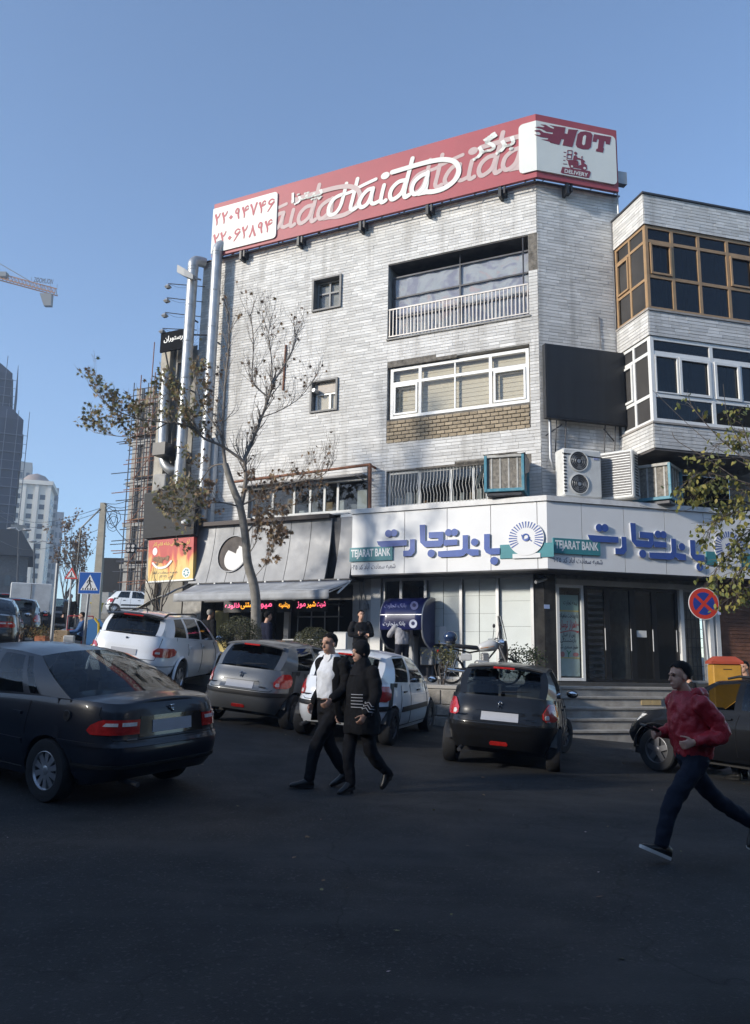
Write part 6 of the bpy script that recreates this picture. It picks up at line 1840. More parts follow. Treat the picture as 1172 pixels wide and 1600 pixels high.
def plane_leaf_poly():
    P = []
    for k, (a, r) in enumerate(((-90, .12), (-50, .42), (-20, .30), (5, .78), (28, .36), (58, .9), (74, .46), (90, 1.0), (106, .46), (122, .9), (152, .36), (175, .78), (200, .30), (230, .42))):
        P.append((r * cos(radians(a)) * .62, r * sin(radians(a)) * .62 + .2))
    return P
OVAL = [(0, 0), (.26, .22), (.34, .5), (.2, .8), (0, 1.05), (-.2, .8), (-.34, .5), (-.26, .22)]
SMALL = [(0, 0), (.3, .45), (0, 1), (-.3, .45)]
def leaf_into(mb, pos, size, shape, rs, tone, droop=.5, nrm=None):
    n = nrm or Vector((rs.uniform(-1, 1), rs.uniform(-1, 1), rs.uniform(-.3, 1))).normalized()
    d = Vector((rs.uniform(-1, 1), rs.uniform(-1, 1), -droop + rs.uniform(-.5, .5)))
    d = (d - n * d.dot(n)); 
    if d.length < 1e-3: d = n.orthogonal()
    d.normalize(); w = d.cross(n)
    mb.tone = tone
    cup = rs.uniform(.05, .35)
    mb.f(*[mb.v(Vector(pos) + (w * x + d * y - n * (cup * (x * x + y * y * .4))) * size) for x, y in shape])

def grow(mb, tips, p, d, L, r, depth, rs, up=.25, bend=.35, split=(2, 3), minr=.004, shrink=.72):
    """recursive wandering branches"""
    n = 5
    P, Rr = [Vector(p)], [r]
    d = Vector(d).normalized()
    for i in range(n):
        d = (d + Vector((rs.uniform(-1, 1), rs.uniform(-1, 1), rs.uniform(-1, 1))) * bend * .35 + Vector((0, 0, up * .25))).normalized()
        P.append(P[-1] + d * L / n); Rr.append(max(minr, r * (1 - .45 * (i + 1) / n)))
    mb.tube(P, Rr, 5 if r < .03 else 8, cap=False)
    if depth <= 0:
        tips += [(P[-1], d, depth), (P[3], d, depth), (P[2].copy(), d, depth)]; return
    for k in range(rs.randint(*split)):
        i = rs.choice((2, 3, 4, 5)) if k else 5
        a = Vector((rs.uniform(-1, 1), rs.uniform(-1, 1), rs.uniform(-.4, .9)))
        nd = (d + a * .75).normalized()
        grow(mb, tips, P[i], nd, L * shrink * rs.uniform(.75, 1.1), max(minr, Rr[i] * .68), depth - 1, rs, up, bend, split, minr, shrink)

def plane_tree():
    rs = random.Random(5)
    base = at(402, 975, 19.4)
    T = thing('plane_tree', 'slender plane tree with brown leaves in front of the grey shopfront', 'tree', (base.x, base.y, TZ))
    O = Vector(T.location)
    def path(pts, Y0=19.4, dy=0):
        return [at(x, y, Y0 + dy * i / max(1, len(pts) - 1)) - O for i, (x, y) in enumerate(pts)]
    tr = MB()
    trunk = [Vector((0, 0, -.1))] + path([(400, 957), (397, 916), (387, 879), (383, 835), (375, 791), (363, 760), (352, 725)])
    tr.tube(catmull(trunk, 4), [.13 - .0019 * i for i in range(29)], 12)
    tr.build('trunk', BARK, T, smooth=60)
    mains = [([(376, 795), (384, 750), (382, 719), (390, 700), (408, 654), (420, 622), (425, 600)], .085, .3), ([(425, 600), (437, 582), (456, 550), (462, 529), (466, 515)], .036, .2), ([(421, 622), (403, 607), (394, 591), (396, 538), (392, 492)], .034, -.3),
             ([(352, 727), (348, 679), (352, 600), (358, 538), (357, 486)], .065, .4), ([(426, 602), (424, 560), (420, 522), (424, 497)], .026, -.2), ([(383, 722), (347, 697), (319, 685), (300, 668), (262, 660)], .055, -.8),
             ([(262, 660), (220, 655), (180, 640), (150, 615)], .028, -.5), ([(262, 660), (225, 680), (190, 682), (148, 676)], .024, .5), ([(348, 680), (320, 640), (305, 600), (300, 560)], .03, .6), ([(319, 685), (280, 640), (262, 615), (240, 640)], .028, -.2),
             ([(376, 790), (420, 770), (455, 755), (500, 745), (520, 725)], .035, -.5), ([(384, 835), (415, 800), (450, 790), (490, 785)], .03, .8), ([(375, 792), (345, 785), (318, 790), (300, 815)], .03, -.4), ([(385, 870), (400, 845), (402, 800), (395, 760)], .02, -.6), ([(352, 725), (330, 730), (310, 760), (296, 800)], .03, .5), ([(409, 652), (440, 640), (470, 620), (492, 590)], .022, .5), ([(395, 905), (415, 880), (425, 850), (430, 815)], .014, -.8), ([(318, 790), (290, 800), (268, 800)], .016, -.6)]
    br = MB(); tips = []
    for pts, r, dy in mains:
        P = catmull(path(pts, 19.4, dy), 4)
        br.tube(P, [r * .72 * (1 - .65 * i / (len(P) - 1)) for i in range(len(P))], 7, cap=False)
        for i in range(3, len(P)):
            d = (P[i] - P[i - 1]).normalized()
            for q in range(2):
                nd = (d + Vector((rs.uniform(-1, 1), rs.uniform(-1, 1), rs.uniform(-.3, 1))) * .8).normalized()
                grow(br, tips, P[i], nd, rs.uniform(.25, .6), max(.006, r * .2), 2 if q else 1, rs, .5, .55, (2, 3), .0026)
    tag(br.build('branches', mat('plane_twig', (.20, .175, .15), .9, var=.3), T, smooth=60), kind='stuff')
    leaves = []
    sh = plane_leaf_poly()
    for p, d, _ in tips:
        w = at_px(p + O)
        x, y = w
        dens = .02
        if y > 730: dens = .16
        if 790 < y < 880 and x > 300: dens = .42
        if x < 330 and 560 < y < 720: dens = .36
        if y < 600 and x > 330: dens = .025
        if x < 330 and y > 740: dens = .30
        for k in range(3):
            if rs.random() < dens:
                tn = rs.uniform(.05, .5) if x > 320 else rs.uniform(.3, 1.0)
                leaves.append((p + Vector((rs.uniform(-1, 1), rs.uniform(-1, 1), rs.uniform(-1, .4))) * .10, rs.uniform(.10, .17), tn))
    rs.shuffle(leaves)
    protos = []
    for k in range(10):
        m_ = MB(); leaf_into(m_, (0, 0, 0), 1, sh, rs, k / 9, nrm=Vector((rs.uniform(-.4, .4), rs.uniform(-.4, .4), 1)).normalized()); me = m_.mesh('leaf', fix=False); me.materials.append(PLANELEAF); protos.append(me)
    for p, s, tn in leaves[:220]:
        o = bpy.data.objects.new('leaf', protos[int(tn * 9.99)]); link(o, T); o.location = p; o.scale = (s,) * 3; o.rotation_euler = (rs.uniform(.6, 2.4), rs.uniform(-.6, .6), rs.uniform(0, 6.28))
    mb = MB()
    for p, s, tn in leaves[220:]: leaf_into(mb, p, s, sh, rs, tn, 1.0)
    tag(mb.build('foliage', PLANELEAF, T, fix=False), kind='stuff')
def at_px(P):
    p = P - Vector((0, 0, EYE))
    fw = p.y * cos(PITCH) + p.z * sin(PITCH); up = -p.y * sin(PITCH) + p.z * cos(PITCH)
    x, y = p.x / fw * FPX, -up / fw * FPX
    c, s = cos(ROLL), sin(ROLL)
    return c * x - s * y + 586, s * x + c * y + 800
plane_tree()

def right_tree():
    rs = random.Random(17)
    Y0 = 15.2
    b0 = at(1262, 1060, Y0)
    T = thing('street_tree', 'yellowing broadleaf tree reaching in at the right edge over the bank sign', 'tree', (b0.x, b0.y, gz(b0.x, b0.y)))
    O = Vector(T.location)
    tr = MB(); top = at(1250, 800, Y0) - O
    tr.tube(catmull([(0, 0, -.1), (.05, 0, 1.2), top * .6, top], 4), [.17 - .006 * i for i in range(13)], 10); tr.build('trunk', BARK, T, smooth=60)
    br = MB(); tips = []
    # long whippy shoots rising left, then drooping leafy ones
    for pts, r, lf in (([(1250, 800), (1190, 740), (1130, 690), (1085, 640), (1075, 615)], .014, .15), ([(1250, 800), (1180, 720), (1140, 660), (1130, 600)], .012, .15), ([(1250, 800), (1170, 760), (1110, 720), (1060, 690), (1050, 675)], .012, .25),
                       ([(1250, 800), (1180, 760), (1130, 745), (1095, 738), (1072, 752)], .016, 1), ([(1250, 800), (1190, 770), (1150, 765), (1115, 760), (1090, 768)], .016, 1), ([(1250, 830), (1190, 800), (1150, 800), (1120, 815), (1105, 830)], .016, 1),
                       ([(1250, 860), (1190, 850), (1150, 860), (1125, 880), (1112, 905)], .014, 1), ([(1250, 860), (1200, 860), (1165, 885), (1145, 905)], .014, 1), ([(1250, 800), (1200, 740), (1170, 690), (1155, 650)], .018, .8), ([(1250, 800), (1190, 715), (1150, 690), (1120, 695)], .014, .7),
                       ([(1250, 880), (1200, 900), (1165, 920), (1140, 935)], .012, .9), ([(1250, 820), (1200, 790), (1160, 785), (1130, 790)], .014, 1), ([(1250, 840), (1210, 820), (1170, 830), (1150, 850)], .014, 1), ([(1240, 760), (1120, 700), (1020, 610)], .008, 0), ([(1250, 800), (1130, 780), (1060, 800), (1000, 790)], .006, 0.0)):
        dy = rs.uniform(-.9, .9)
        P = catmull([at(x, y, Y0 + dy * i / 4) - O for i, (x, y) in enumerate(pts)], 5)
        br.tube(P, [r * (1 - .75 * i / (len(P) - 1)) + .002 for i in range(len(P))], 5, cap=False)
        for i in range(4, len(P)):
            if rs.random() < lf:
                for q in range(2):
                    d = (P[i] - P[i - 1]).normalized()
                    grow(br, tips, P[i], (d + Vector((rs.uniform(-1, 1), rs.uniform(-1, 1), rs.uniform(-1.2, .5))) * .8).normalized(), rs.uniform(.15, .36), .006, 1, rs, -.15, .5, (1, 2), .0025)
    tag(br.build('branches', TWIG, T, smooth=60), kind='stuff')
    leaves = []
    for p, d, _ in tips:
        for k in range(2):
            if rs.random() < .5: leaves.append((p + Vector((rs.uniform(-1, 1), rs.uniform(-1, 1), rs.uniform(-1, .3))) * .07, rs.uniform(.07, .12), rs.random()))
    rs.shuffle(leaves)
    protos = []
    for k in range(8):
        m_ = MB(); leaf_into(m_, (0, 0, 0), 1, OVAL, rs, k / 7, nrm=Vector((0, .2, 1)).normalized()); me = m_.mesh('leaf', fix=False); me.materials.append(YELLEAF); protos.append(me)
    for p, s, tn in leaves[:160]:
        o = bpy.data.objects.new('leaf', protos[int(tn * 7.99)]); link(o, T); o.location = p; o.scale = (s,) * 3; o.rotation_euler = (rs.uniform(.6, 2.4), rs.uniform(-.6, .6), rs.uniform(0, 6.28))
    mb = MB()
    for p, s, tn in leaves[160:]: leaf_into(mb, p, s, OVAL, rs, tn, 1.2)
    tag(mb.build('foliage', YELLEAF, T, fix=False), kind='stuff')
right_tree()

def ball_bush(label, px, py, Y, rx, rz, zb, seed):
    rs = random.Random(seed); c = at(px, py, Y)
    T = thing('round_bush', label, 'bush', (c.x, c.y, zb), 0, 'clipped round bushes before the shop')
    st = MB()
    cz = c.z - zb
    for k in range(9):
        a = rs.uniform(0, 6.28); st.tube([(0, 0, -.05), (.1 * cos(a), .1 * sin(a), cz * .4), (rx * .6 * cos(a), rx * .6 * sin(a), cz + rs.uniform(-.2, .3) * rz)], [.025, .018, .006], 5)
    tag(st.build('stems', TWIG, T), kind='stuff')
    mb = MB()
    for k in range(5200):
        u, a = rs.uniform(-1, 1), rs.uniform(0, 6.28)
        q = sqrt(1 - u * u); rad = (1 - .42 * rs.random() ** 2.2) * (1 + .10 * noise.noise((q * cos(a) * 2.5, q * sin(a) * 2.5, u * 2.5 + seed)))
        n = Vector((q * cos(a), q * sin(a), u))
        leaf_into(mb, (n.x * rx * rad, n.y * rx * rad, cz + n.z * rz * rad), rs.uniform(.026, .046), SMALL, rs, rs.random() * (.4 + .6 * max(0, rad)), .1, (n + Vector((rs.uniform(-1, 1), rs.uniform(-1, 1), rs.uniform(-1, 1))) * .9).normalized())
    tag(mb.build('foliage', BOXLEAF, T, fix=False), kind='stuff')
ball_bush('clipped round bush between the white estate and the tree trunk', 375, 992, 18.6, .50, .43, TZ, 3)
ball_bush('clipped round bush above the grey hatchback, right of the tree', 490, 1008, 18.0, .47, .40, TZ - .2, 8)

def loose_shrub(name, label, px, py, Y, zb, h, w, m_, n, seed, size=(.04, .075), shape=OVAL):
    rs = random.Random(seed); c = at(px, py, Y)
    T = thing(name, label, 'shrub', (c.x, c.y, zb))
    br = MB(); tips = []
    for k in range(7):
        a = rs.uniform(0, 6.28); grow(br, tips, (.05 * cos(a), .05 * sin(a), 0), (.45 * cos(a) * w / h, .45 * sin(a) * w / h, 1), h * .55, .012, 2, rs, .3, .4, (2, 3), .003, .6)
    tag(br.build('stems', TWIG, T), kind='stuff')
    mb = MB()
    for p, d, _ in tips:
        for k in range(n):
            leaf_into(mb, p + Vector((rs.uniform(-1, 1), rs.uniform(-1, 1), rs.uniform(-1, 1))) * .10, rs.uniform(*size), shape, rs, rs.random(), .2)
    tag(mb.build('foliage', m_, T, fix=False), kind='stuff')
loose_shrub('garden_shrub', 'thin yellowish shrub on the stone wall beside the motorcycle', 690, 1060, 17.2, TZ, .75, .5, SHRUBY, 3, 4, (.03, .055))
loose_shrub('garden_shrub', 'dark green leafy shrub beside the black corner pier', 827, 1050, 18.3, TZ, .82, .75, GREENLEAF, 6, 9, (.035, .06))

def bare_tree(label, px, py, Y, zb, h, seed, lf=0, m_=PLANELEAF, name='bare_tree', lean=0, depth=4, r=.06):
    rs = random.Random(seed); c = at(px, py, Y)
    T = thing(name, label, 'tree', (c.x, c.y, zb))
    b = MB(); b.tube([(0, 0, -.1), (lean * .3, 0, h * .2), (lean, 0, h * .38)], [r, r * .85, r * .7], 8); b.build('trunk', TWIG, T, smooth=60)
    br = MB(); tips = []
    for k in range(5):
        a = rs.uniform(0, 6.28); grow(br, tips, (lean, 0, h * rs.uniform(.25, .38)), (.5 * cos(a), .5 * sin(a), 1), h * .25, r * .55, depth, rs, .5, .4, (2, 3), .004, .74)
    tag(br.build('branches', TWIG, T, smooth=60), kind='stuff')
    if lf:
        mb = MB()
        for p, d, _ in tips:
            if rs.random() < lf: leaf_into(mb, p, rs.uniform(.12, .2) * (1 if h < 5 else 1.7), plane_leaf_poly(), rs, rs.uniform(0, .5), .8)
        tag(mb.build('foliage', m_, T, fix=False), kind='stuff')
bare_tree('thin bare sapling in front of the flame advertisement', 243, 990, 22.5, 1.75, 3.2, 6, 0, name='sapling', lean=.12, depth=2, r=.05)
bare_tree('tall sparse tree with a few purple brown leaves far down the street', 118, 985, 62, 4.2, 8.5, 12, 1, r=.16)
bare_tree('smaller leafless tree left of the concrete pole far down the street', 98, 985, 75, 4.8, 7.5, 14, .9, r=.15)
# ================================================================== shopfronts, street furniture, machines
def shopfront():
    T = thing('grey_shopfront', 'grey metal shop fascia of flared standing panels with a round porthole', 'shopfront', fp(FL, -8, 4, .8))
    G = Matrix.Translation(-T.location) @ FL
    PAN = mat('grey_panel', (.26, .263, .27), .6, metal=.25, var=.12, vs=1.5, dirt=.25, ds=1.2, dcol=(.30, .29, .28), rvar=.15)
    def n_of(t): return .60 + .34 * (1 - t) ** 1.7
    def panel(s0, s1):
        b = MB(G)
        b.grid([[(s0 + .004, 3.98 + 1.72 * j / 10, n_of(j / 10)), (s1 - .004, 3.98 + 1.72 * j / 10, n_of(j / 10))] for j in range(11)])
        for s in (s0 + .004, s1 - .004):
            b.grid([[(s, 3.98 + 1.72 * j / 10, n_of(j / 10)), (s, 3.98 + 1.72 * j / 10, n_of(j / 10) - .05)] for j in range(11)])
        b.build('panel', PAN, T, smooth=30, fix=False)
        b = MB(G); b.tube([(s1, 3.98 + 1.72 * j / 10, n_of(j / 10) + .004) for j in range(11)], .006, 4); b.build('seam', DARKM, T)
    xs = [-10.35 + .66 * k for k in range(8)]
    for a, c in zip(xs, xs[1:]): panel(a, c)
    panel(-5.45, -4.98)
    b = MB(G); b.box(-10.4, -4.97, 3.96, 5.72, .02, .55); b.build('backing', DARKM, T)
    b = MB(G); b.box(-10.45, -5.75, 5.70, 5.82, .02, .75); b.build('top_rail', mat('dark_brown_metal', (.05, .035, .03), .6), T)
    b = MB(G); b.box(-5.5, -4.99, 5.705, 5.80, .02, .55); b.build('top_rail', WHITEP, T)
    b = MB(G); b.box(-10.5, -5.3, 5.82, 5.86, -.05, .5); b.build('ledge', mat('pale_ledge', (.5, .49, .47), .7, dirt=.4), T)
    # porthole: tilted drum with a pale disc set back in it
    c = (-8.94, 4.83, .70)
    pm = MB(G); N_ = 28
    tilt = .55
    def circ(r, dn): return [(c[0] + r * cos(2 * pi * k / N_), c[1] + r * 1.06 * sin(2 * pi * k / N_), n_of((c[1] + r * 1.06 * sin(2 * pi * k / N_) - 3.98) / 1.72) + dn) for k in range(N_)]
    pm.rings([circ(.50, .004), circ(.50, .05), circ(.53, .05), circ(.53, .004)], False); pm.build('porthole_rim', PAN, T, smooth=40)
    pm = MB(G); pm.rings([circ(.50, .045), circ(.50, .006)], False); pm.poly(circ(.498, .007)); pm.build('porthole_shade', mat('porthole_dark', (.10, .085, .075), .8, var=.3), T, fix=False)
    pm = MB(G); P = [(c[0] + .10 + .37 * cos(2 * pi * k / N_), c[1] - .13 + .37 * sin(2 * pi * k / N_)) for k in range(N_)]
    pm.poly([(x, y, n_of((y - 3.98) / 1.72) + .02) for x, y in P]); pm.build('porthole_disc', mat('pale_disc', (.66, .64, .60), .5), T, fix=False)
    # clips along the lower edge
    for k in range(9):
        b = MB(G); s = -9.95 + k * .58; b.box(s, s + .05, 3.90, 3.97, .92, .99); b.build('clip', WHITEP, T)
    b = MB(G); b.box(-10.3, -4.95, 3.955, 3.985, .3, .93); b.build('lower_rail', DARKM, T)

    A = thing('grey_awning', 'long pale grey awning over the ice cream shop', 'awning', fp(FL, -7.5, 3.7, 1.6))
    Ga = Matrix.Translation(-A.location) @ FL
    AW = mat('awning_cloth', (.36, .37, .385), .75, var=.2, vs=2.2, bump=.15, bs=8, dirt=.45, ds=1.5, dcol=(.20, .195, .19))
    b = MB(Ga); s0, s1 = -10.0, -4.85
    rows = []
    for j in range(7):
        t = j / 6
        rows.append([(s0 + (s1 - s0) * i / 30 + (.25 * t if i == 0 else 0), 3.92 - .36 * t - .03 * sin(pi * t) - .012 * sin(i * .75) * sin(pi * t), 1.0 + 1.2 * t) for i in range(31)])
    b.grid(rows); o = b.build('canvas', AW, A, smooth=60, fix=False); mo = o.modifiers.new('t', 'SOLIDIFY'); mo.thickness = .012
    b = MB(Ga); b.grid([[(s0 + .25 + (s1 - s0 - .25) * i / 30, 3.555 - .22 * j / 3, 2.235 + .01 * sin(i * 1.7 + j)) for i in range(31)] for j in range(4)]); o = b.build('valance', AW, A, smooth=60, fix=False); mo = o.modifiers.new('t', 'SOLIDIFY'); mo.thickness = .01
    for s in (s0 + .3, (s0 + s1) / 2, s1 - .04):
        b = MB(Ga); b.tube([(s, 3.84, 1.08), (s, 3.50, 2.2)], .018, 6); b.build('arm', WHITEP, A)
    b = MB(Ga); b.tube([(s1 - .02, 3.88, 1.1), (s1 - .02, 3.52, 1.75)], .028, 6); b.build('stay', WHITEP, A)

    # shop interior and front
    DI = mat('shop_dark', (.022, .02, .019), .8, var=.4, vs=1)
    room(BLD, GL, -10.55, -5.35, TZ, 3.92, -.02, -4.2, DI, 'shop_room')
    for s in (-8.55, -7.55):
        b = MB(GL); b.box(s, s + .16, TZ, 3.9, -.1, .02); b.build('pilaster', MATS['pale_plaster'], BLD)
    b = MB(GL); b.box(-10.5, -5.4, 3.5, 3.9, -.12, -.06); b.build('fascia', mat('shop_fascia', (.03, .03, .033), .5), BLD)
    S = thing('shop_counter', 'shop counter with steel pots and glazed case under the awning', 'counter', fp(FL, -6.6, TZ, -.2))
    Gs = Matrix.Translation(-S.location) @ FL
    b = MB(Gs); b.cbox((-6.55, TZ + .5, -.1), (1.75, 1.0, .6), .02); b.build('base', mat('counter_base', (.22, .21, .19), .7, var=.25), S)
    b = MB(Gs); b.cbox((-6.55, TZ + 1.03, -.1), (1.8, .05, .66), .01); b.build('top', GREYM, S)
    for k, s in enumerate((-7.1, -6.55, -6.1)):
        b = MB(Gs); b.lathe([(.09, 0), (.10, .16), (.11, .17), (.05, .19)], 14, (s, TZ + 1.06, -.1), 'Y', True); b.build('pot', ALU, S, smooth=40)
    for k in range(4):
        b = MB(Gs); b.box(-7.4 + k * .45, -7.37 + k * .45, TZ + 1.2, 3.45, -.5, -.47); b.build('case_post', GREYM, S)
    b = MB(Gs); b.box(-7.4, -6.0, TZ + 1.7, TZ + 1.73, -.7, -.45); b.box(-7.4, -6.0, TZ + 2.05, TZ + 2.08, -.7, -.45); b.build('shelf', GREYM, S)
    fr = thing('white_fridge', 'pale upright cabinet beside the man with folded arms', 'cabinet', fp(FL, -5.35, TZ, .3)); b = MB(Matrix.Translation(-fr.location) @ FL); b.cbox((-5.42, TZ + .62, .35), (.42, 1.24, .4), .02); b.build('body', WHITEP, fr); b = MB(Matrix.Translation(-fr.location) @ FL); b.cbox((-5.42, TZ + .64, .56), (.38, 1.16, .02), .006); b.build('door', BANKW, fr)
    for s, w, hh, m_ in ((-9.9, .5, 1.3, (.45, .36, .12)), (-8.2, .35, .45, (.03, .08, .25)), (-9.2, .4, .9, (.12, .11, .10))):
        p = thing('shop_poster', 'poster standing inside the shop %s' % {-9.9: 'at its left end, yellow', -8.2: 'behind the tree, blue', -9.2: 'in the middle of the left bay, dull grey'}[s], 'poster', fp(FL, s, TZ, -.2)); b = MB(Matrix.Translation(-p.location) @ FL); b.cbox((s, TZ + .6 + hh / 2, -.2), (w, hh, .02)); b.build('sheet', mat('poster_%d' % int(-s * 10), m_, .6, var=.4, vs=4), p)
    # coloured light lettering hung under the awning
    PINK = mat('neon_pink', (.9, .14, .30), .5, emit=.5); YEL = mat('neon_yellow', (1.0, .50, .06), .5, emit=.45)
    for lab, words, a, c in (('pink and yellow lit lettering left of the tree under the awning', (('فالوده', PINK), ('بستنی', YEL), ('میوه', PINK)), -9.5, -7.82), ('yellow lit word hanging in the middle of the shop', (('ویتامینه', YEL),), -7.62, -7.22), ('pink and yellow lit lettering at the right of the shop', (('موز', PINK), ('شیر', YEL), ('شربت', PINK)), -7.02, -6.05)):
        N_ = thing('light_lettering', lab, 'lit sign', fp(FL, (a + c) / 2, 3.3, .25)); Gn = Matrix.Translation(-N_.location) @ FL
        w = (c - a) / len(words)
        b = MB(Gn); b.box(a - .04, c + .04, 3.16, 3.55, .20, .23); b.build('back_board', BLACKM, N_)
        for k, (t, m_) in enumerate(words):
            text('word', fa(t), Gn, a + k * w + .02, a + (k + 1) * w - .02, 3.26, 3.44, .235, m_, N_, bold=.03)
shopfront()

def striped_awning():
    p = [wp(210, 940, FL, 1.6), wp(300, 915, FL, 1.0)]
    A = thing('striped_awning', 'folded awning with green and yellow stripes below the flame advertisement', 'awning', fp(FL, -11.5, 3.6, 1.4))
    G = Matrix.Translation(-A.location) @ FL
    W = mat('awning_stripe_white', (.50, .49, .45), .8, var=.15, dirt=.4); GR_ = mat('awning_stripe_green', (.05, .17, .11), .8, var=.2); YE = mat('awning_stripe_yellow', (.5, .36, .10), .8, var=.2); BR_ = mat('awning_brown', (.10, .085, .07), .8, var=.2)
    for k, (t0, t1, m_) in enumerate(((0, .30, BR_), (.30, .42, W), (.42, .50, YE), (.50, .58, W), (.58, .68, GR_), (.68, .76, W), (.76, .82, YE), (.82, 1.0, W))):
        b = MB(G)
        b.grid([[(-11.75 + 1.5 * i / 10 - .25 * t, 3.98 - .45 * t - .55 * (1 - i / 10) + .02 * sin(i), .9 + 1.0 * t) for i in range(11)] for t in (t0, (t0 + t1) / 2, t1)])
        o = b.build('stripe', m_, A, smooth=60, fix=False); mo = o.modifiers.new('t', 'SOLIDIFY'); mo.thickness = .015
    for s in (-11.75, -10.35):
        b = MB(G); q = .55 if s < -11 else 0; b.tube([(s, 3.95 - q, .9), (s + .05, 3.75 - q, 1.5), (s - .1, 3.5 - q, 1.9)], .03, 6); b.build('arm', GREYM, A)
striped_awning()

def billboards():
    B = thing('dark_billboard', 'blank dark grey billboard above the flame advertisement', 'billboard', fp(FL, -11.2, 5.4, .9)); G = Matrix.Translation(-B.location) @ FL
    b = MB(G); b.prism([(-12.14, 5.40), (-10.22, 5.44), (-10.22, 6.86), (-12.22, 6.82)], .86, .98); b.build('face', mat('billboard_grey', (.03, .031, .033), .6, spec=.25, var=.2, stretch=(1, 1, 14), vs=3), B)
    b = MB(G); b.prism([(-12.2, 5.36), (-10.18, 5.40), (-10.16, 6.9), (-12.26, 6.86)], .78, .85); b.build('frame', DARKM, B)
    b = MB(G); b.lathe([(.05, 0), (.11, .03), (.12, .10), (.02, .16)], 14, (-10.5, 5.72, 1.05), 'Y', True); b.build('lamp', WHITEP, B, smooth=50)
    for s in (-11.9, -10.5):
        b = MB(G); b.box(s, s + .05, 5.2, 7.0, .1, .78); b.build('bracket', DARKM, B)
    # advertisement with flames
    A = thing('flame_advertisement', 'red and orange backlit advertisement with flames and a food bowl', 'sign', fp(FL, -11.0, 4.0, .95)); G = Matrix.Translation(-A.location) @ FL
    FM = mat('flame_print', (.5, .06, .03), .45)
    N, Lk = FM.node_tree.nodes, FM.node_tree.links; bs = N['Principled BSDF']
    tc = N.new('ShaderNodeTexCoord'); mp = N.new('ShaderNodeMapping'); mp.inputs['Scale'].default_value = (2.2, 2.2, .55); Lk.new(tc.outputs['Object'], mp.inputs[0])
    nz = N.new('ShaderNodeTexNoise'); nz.inputs['Scale'].default_value = 1.6; nz.inputs['Detail'].default_value = 5; nz.inputs['Distortion'].default_value = .8; Lk.new(mp.outputs[0], nz.inputs[0])
    sx = N.new('ShaderNodeSeparateXYZ'); Lk.new(tc.outputs['Object'], sx.inputs[0])
    m1 = N.new('ShaderNodeMath'); m1.operation = 'MULTIPLY_ADD'; Lk.new(sx.outputs['Z'], m1.inputs[0]); m1.inputs[1].default_value = -.42; m1.inputs[2].default_value = .62
    m2 = N.new('ShaderNodeMath'); m2.operation = 'ADD'; Lk.new(nz.outputs['Fac'], m2.inputs[0]); Lk.new(m1.outputs[0], m2.inputs[1])
    rp = N.new('ShaderNodeValToRGB'); e = rp.color_ramp.elements
    e[0].position = .70; e[0].color = (.46, .025, .02, 1); e[1].position = 1.2 if False else 1.0; e[1].color = (.75, .52, .16, 1)
    q = e.new(.80); q.color = (.58, .08, .03, 1); q = e.new(.88); q.color = (.70, .33, .07, 1)
    Lk.new(m2.outputs[0], rp.inputs[0]); Lk.new(rp.outputs[0], bs.inputs['Base Color'])
    b = MB(G); b.prism([(-11.86, 4.08), (-10.17, 4.12), (-10.22, 5.36), (-11.94, 5.33)], .80, .95); b.build('face', FM, A)
    GOLD = mat('gold_text', (.75, .50, .10), .5); WT = mat('ad_white', (.78, .77, .74), .5)
    text('headline', fa('آش سرد آش شله قلم کار'), G, -11.75, -10.35, 5.10, 5.28, .955, GOLD, A, bold=.02)
    text('line', fa('شعبه سعادت آباد'), G, -11.7, -10.75, 4.28, 4.38, .955, INK, A, bold=.01)
    text('line', fa('تلفن ۲۲۰۶۲۸'), G, -11.4, -10.9, 4.15, 4.25, .955, INK, A, bold=.01)
    b = MB(G); b.ngon((-10.42, 4.30), .15, 20, .951, .955); b.build('roundel', WT, A)
    b = MB(G); 
    for k in range(7): b.ngon((-10.42 + .08 * cos(k * .9), 4.30 + .09 * sin(k * .9)), .03, 8, .956, .958)
    tag(b.build('roundel_mark', TEAL, A), kind='stuff')
    b = MB(G)
    for k in range(26):
        rr = random.Random(k); b.ngon((-11.45 + rr.uniform(-.3, .35), 4.68 + rr.uniform(-.12, .12)), rr.uniform(.03, .06), 7, .951 + .0004 * k, .954 + .0004 * k)
    tag(b.build('food_picture', mat('food_brown', (.22, .12, .06), .6, var=.5, vs=20), A), kind='stuff')
    b = MB(G); stroke(b, [(-11.7, 4.62), (-11.5, 4.48), (-11.2, 4.5), (-11.0, 4.66)], .035, .968); b.build('bowl_rim', WT, A, fix=False)
    b = MB(G); b.ngon((-11.66, 4.98), .09, 12, .951, .955, ry=.12); b.build('cook_hat', WT, A)
    b = MB(G); b.prism([(-11.9, 4.03), (-10.13, 4.07), (-10.13, 4.115), (-11.9, 4.075)], .78, .98); b.build('lower_trim', WT, A)
    # blank black screen on the right wall
    S = thing('black_screen', 'large blank black display board hung on the right wall above the air conditioners', 'screen', fp(FRT, 1.2, 8, .3)); G = Matrix.Translation(-S.location) @ FRT
    b = MB(G); b.box(.02, 2.34, 8.02, 10.02, .14, .30); b.build('cabinet', BLACKM, S)
    b = MB(G); b.box(.06, 2.30, 8.06, 9.98, .301, .312); b.build('face', SCREEN, S)
    for s in (.35, .62, 1.75, 2.05):
        b = MB(G); b.tube([(s, 8.0, .2), (s + .02, 7.15, .06)], .018, 5); b.build('leg', DARKM, S)
    b = MB(G); b.tube([(.1, 7.6, .08), (.5, 7.9, .2)], .018); b.tube([(1.7, 7.9, .2), (2.1, 7.6, .08)], .018); b.build('brace', DARKM, S)
billboards()

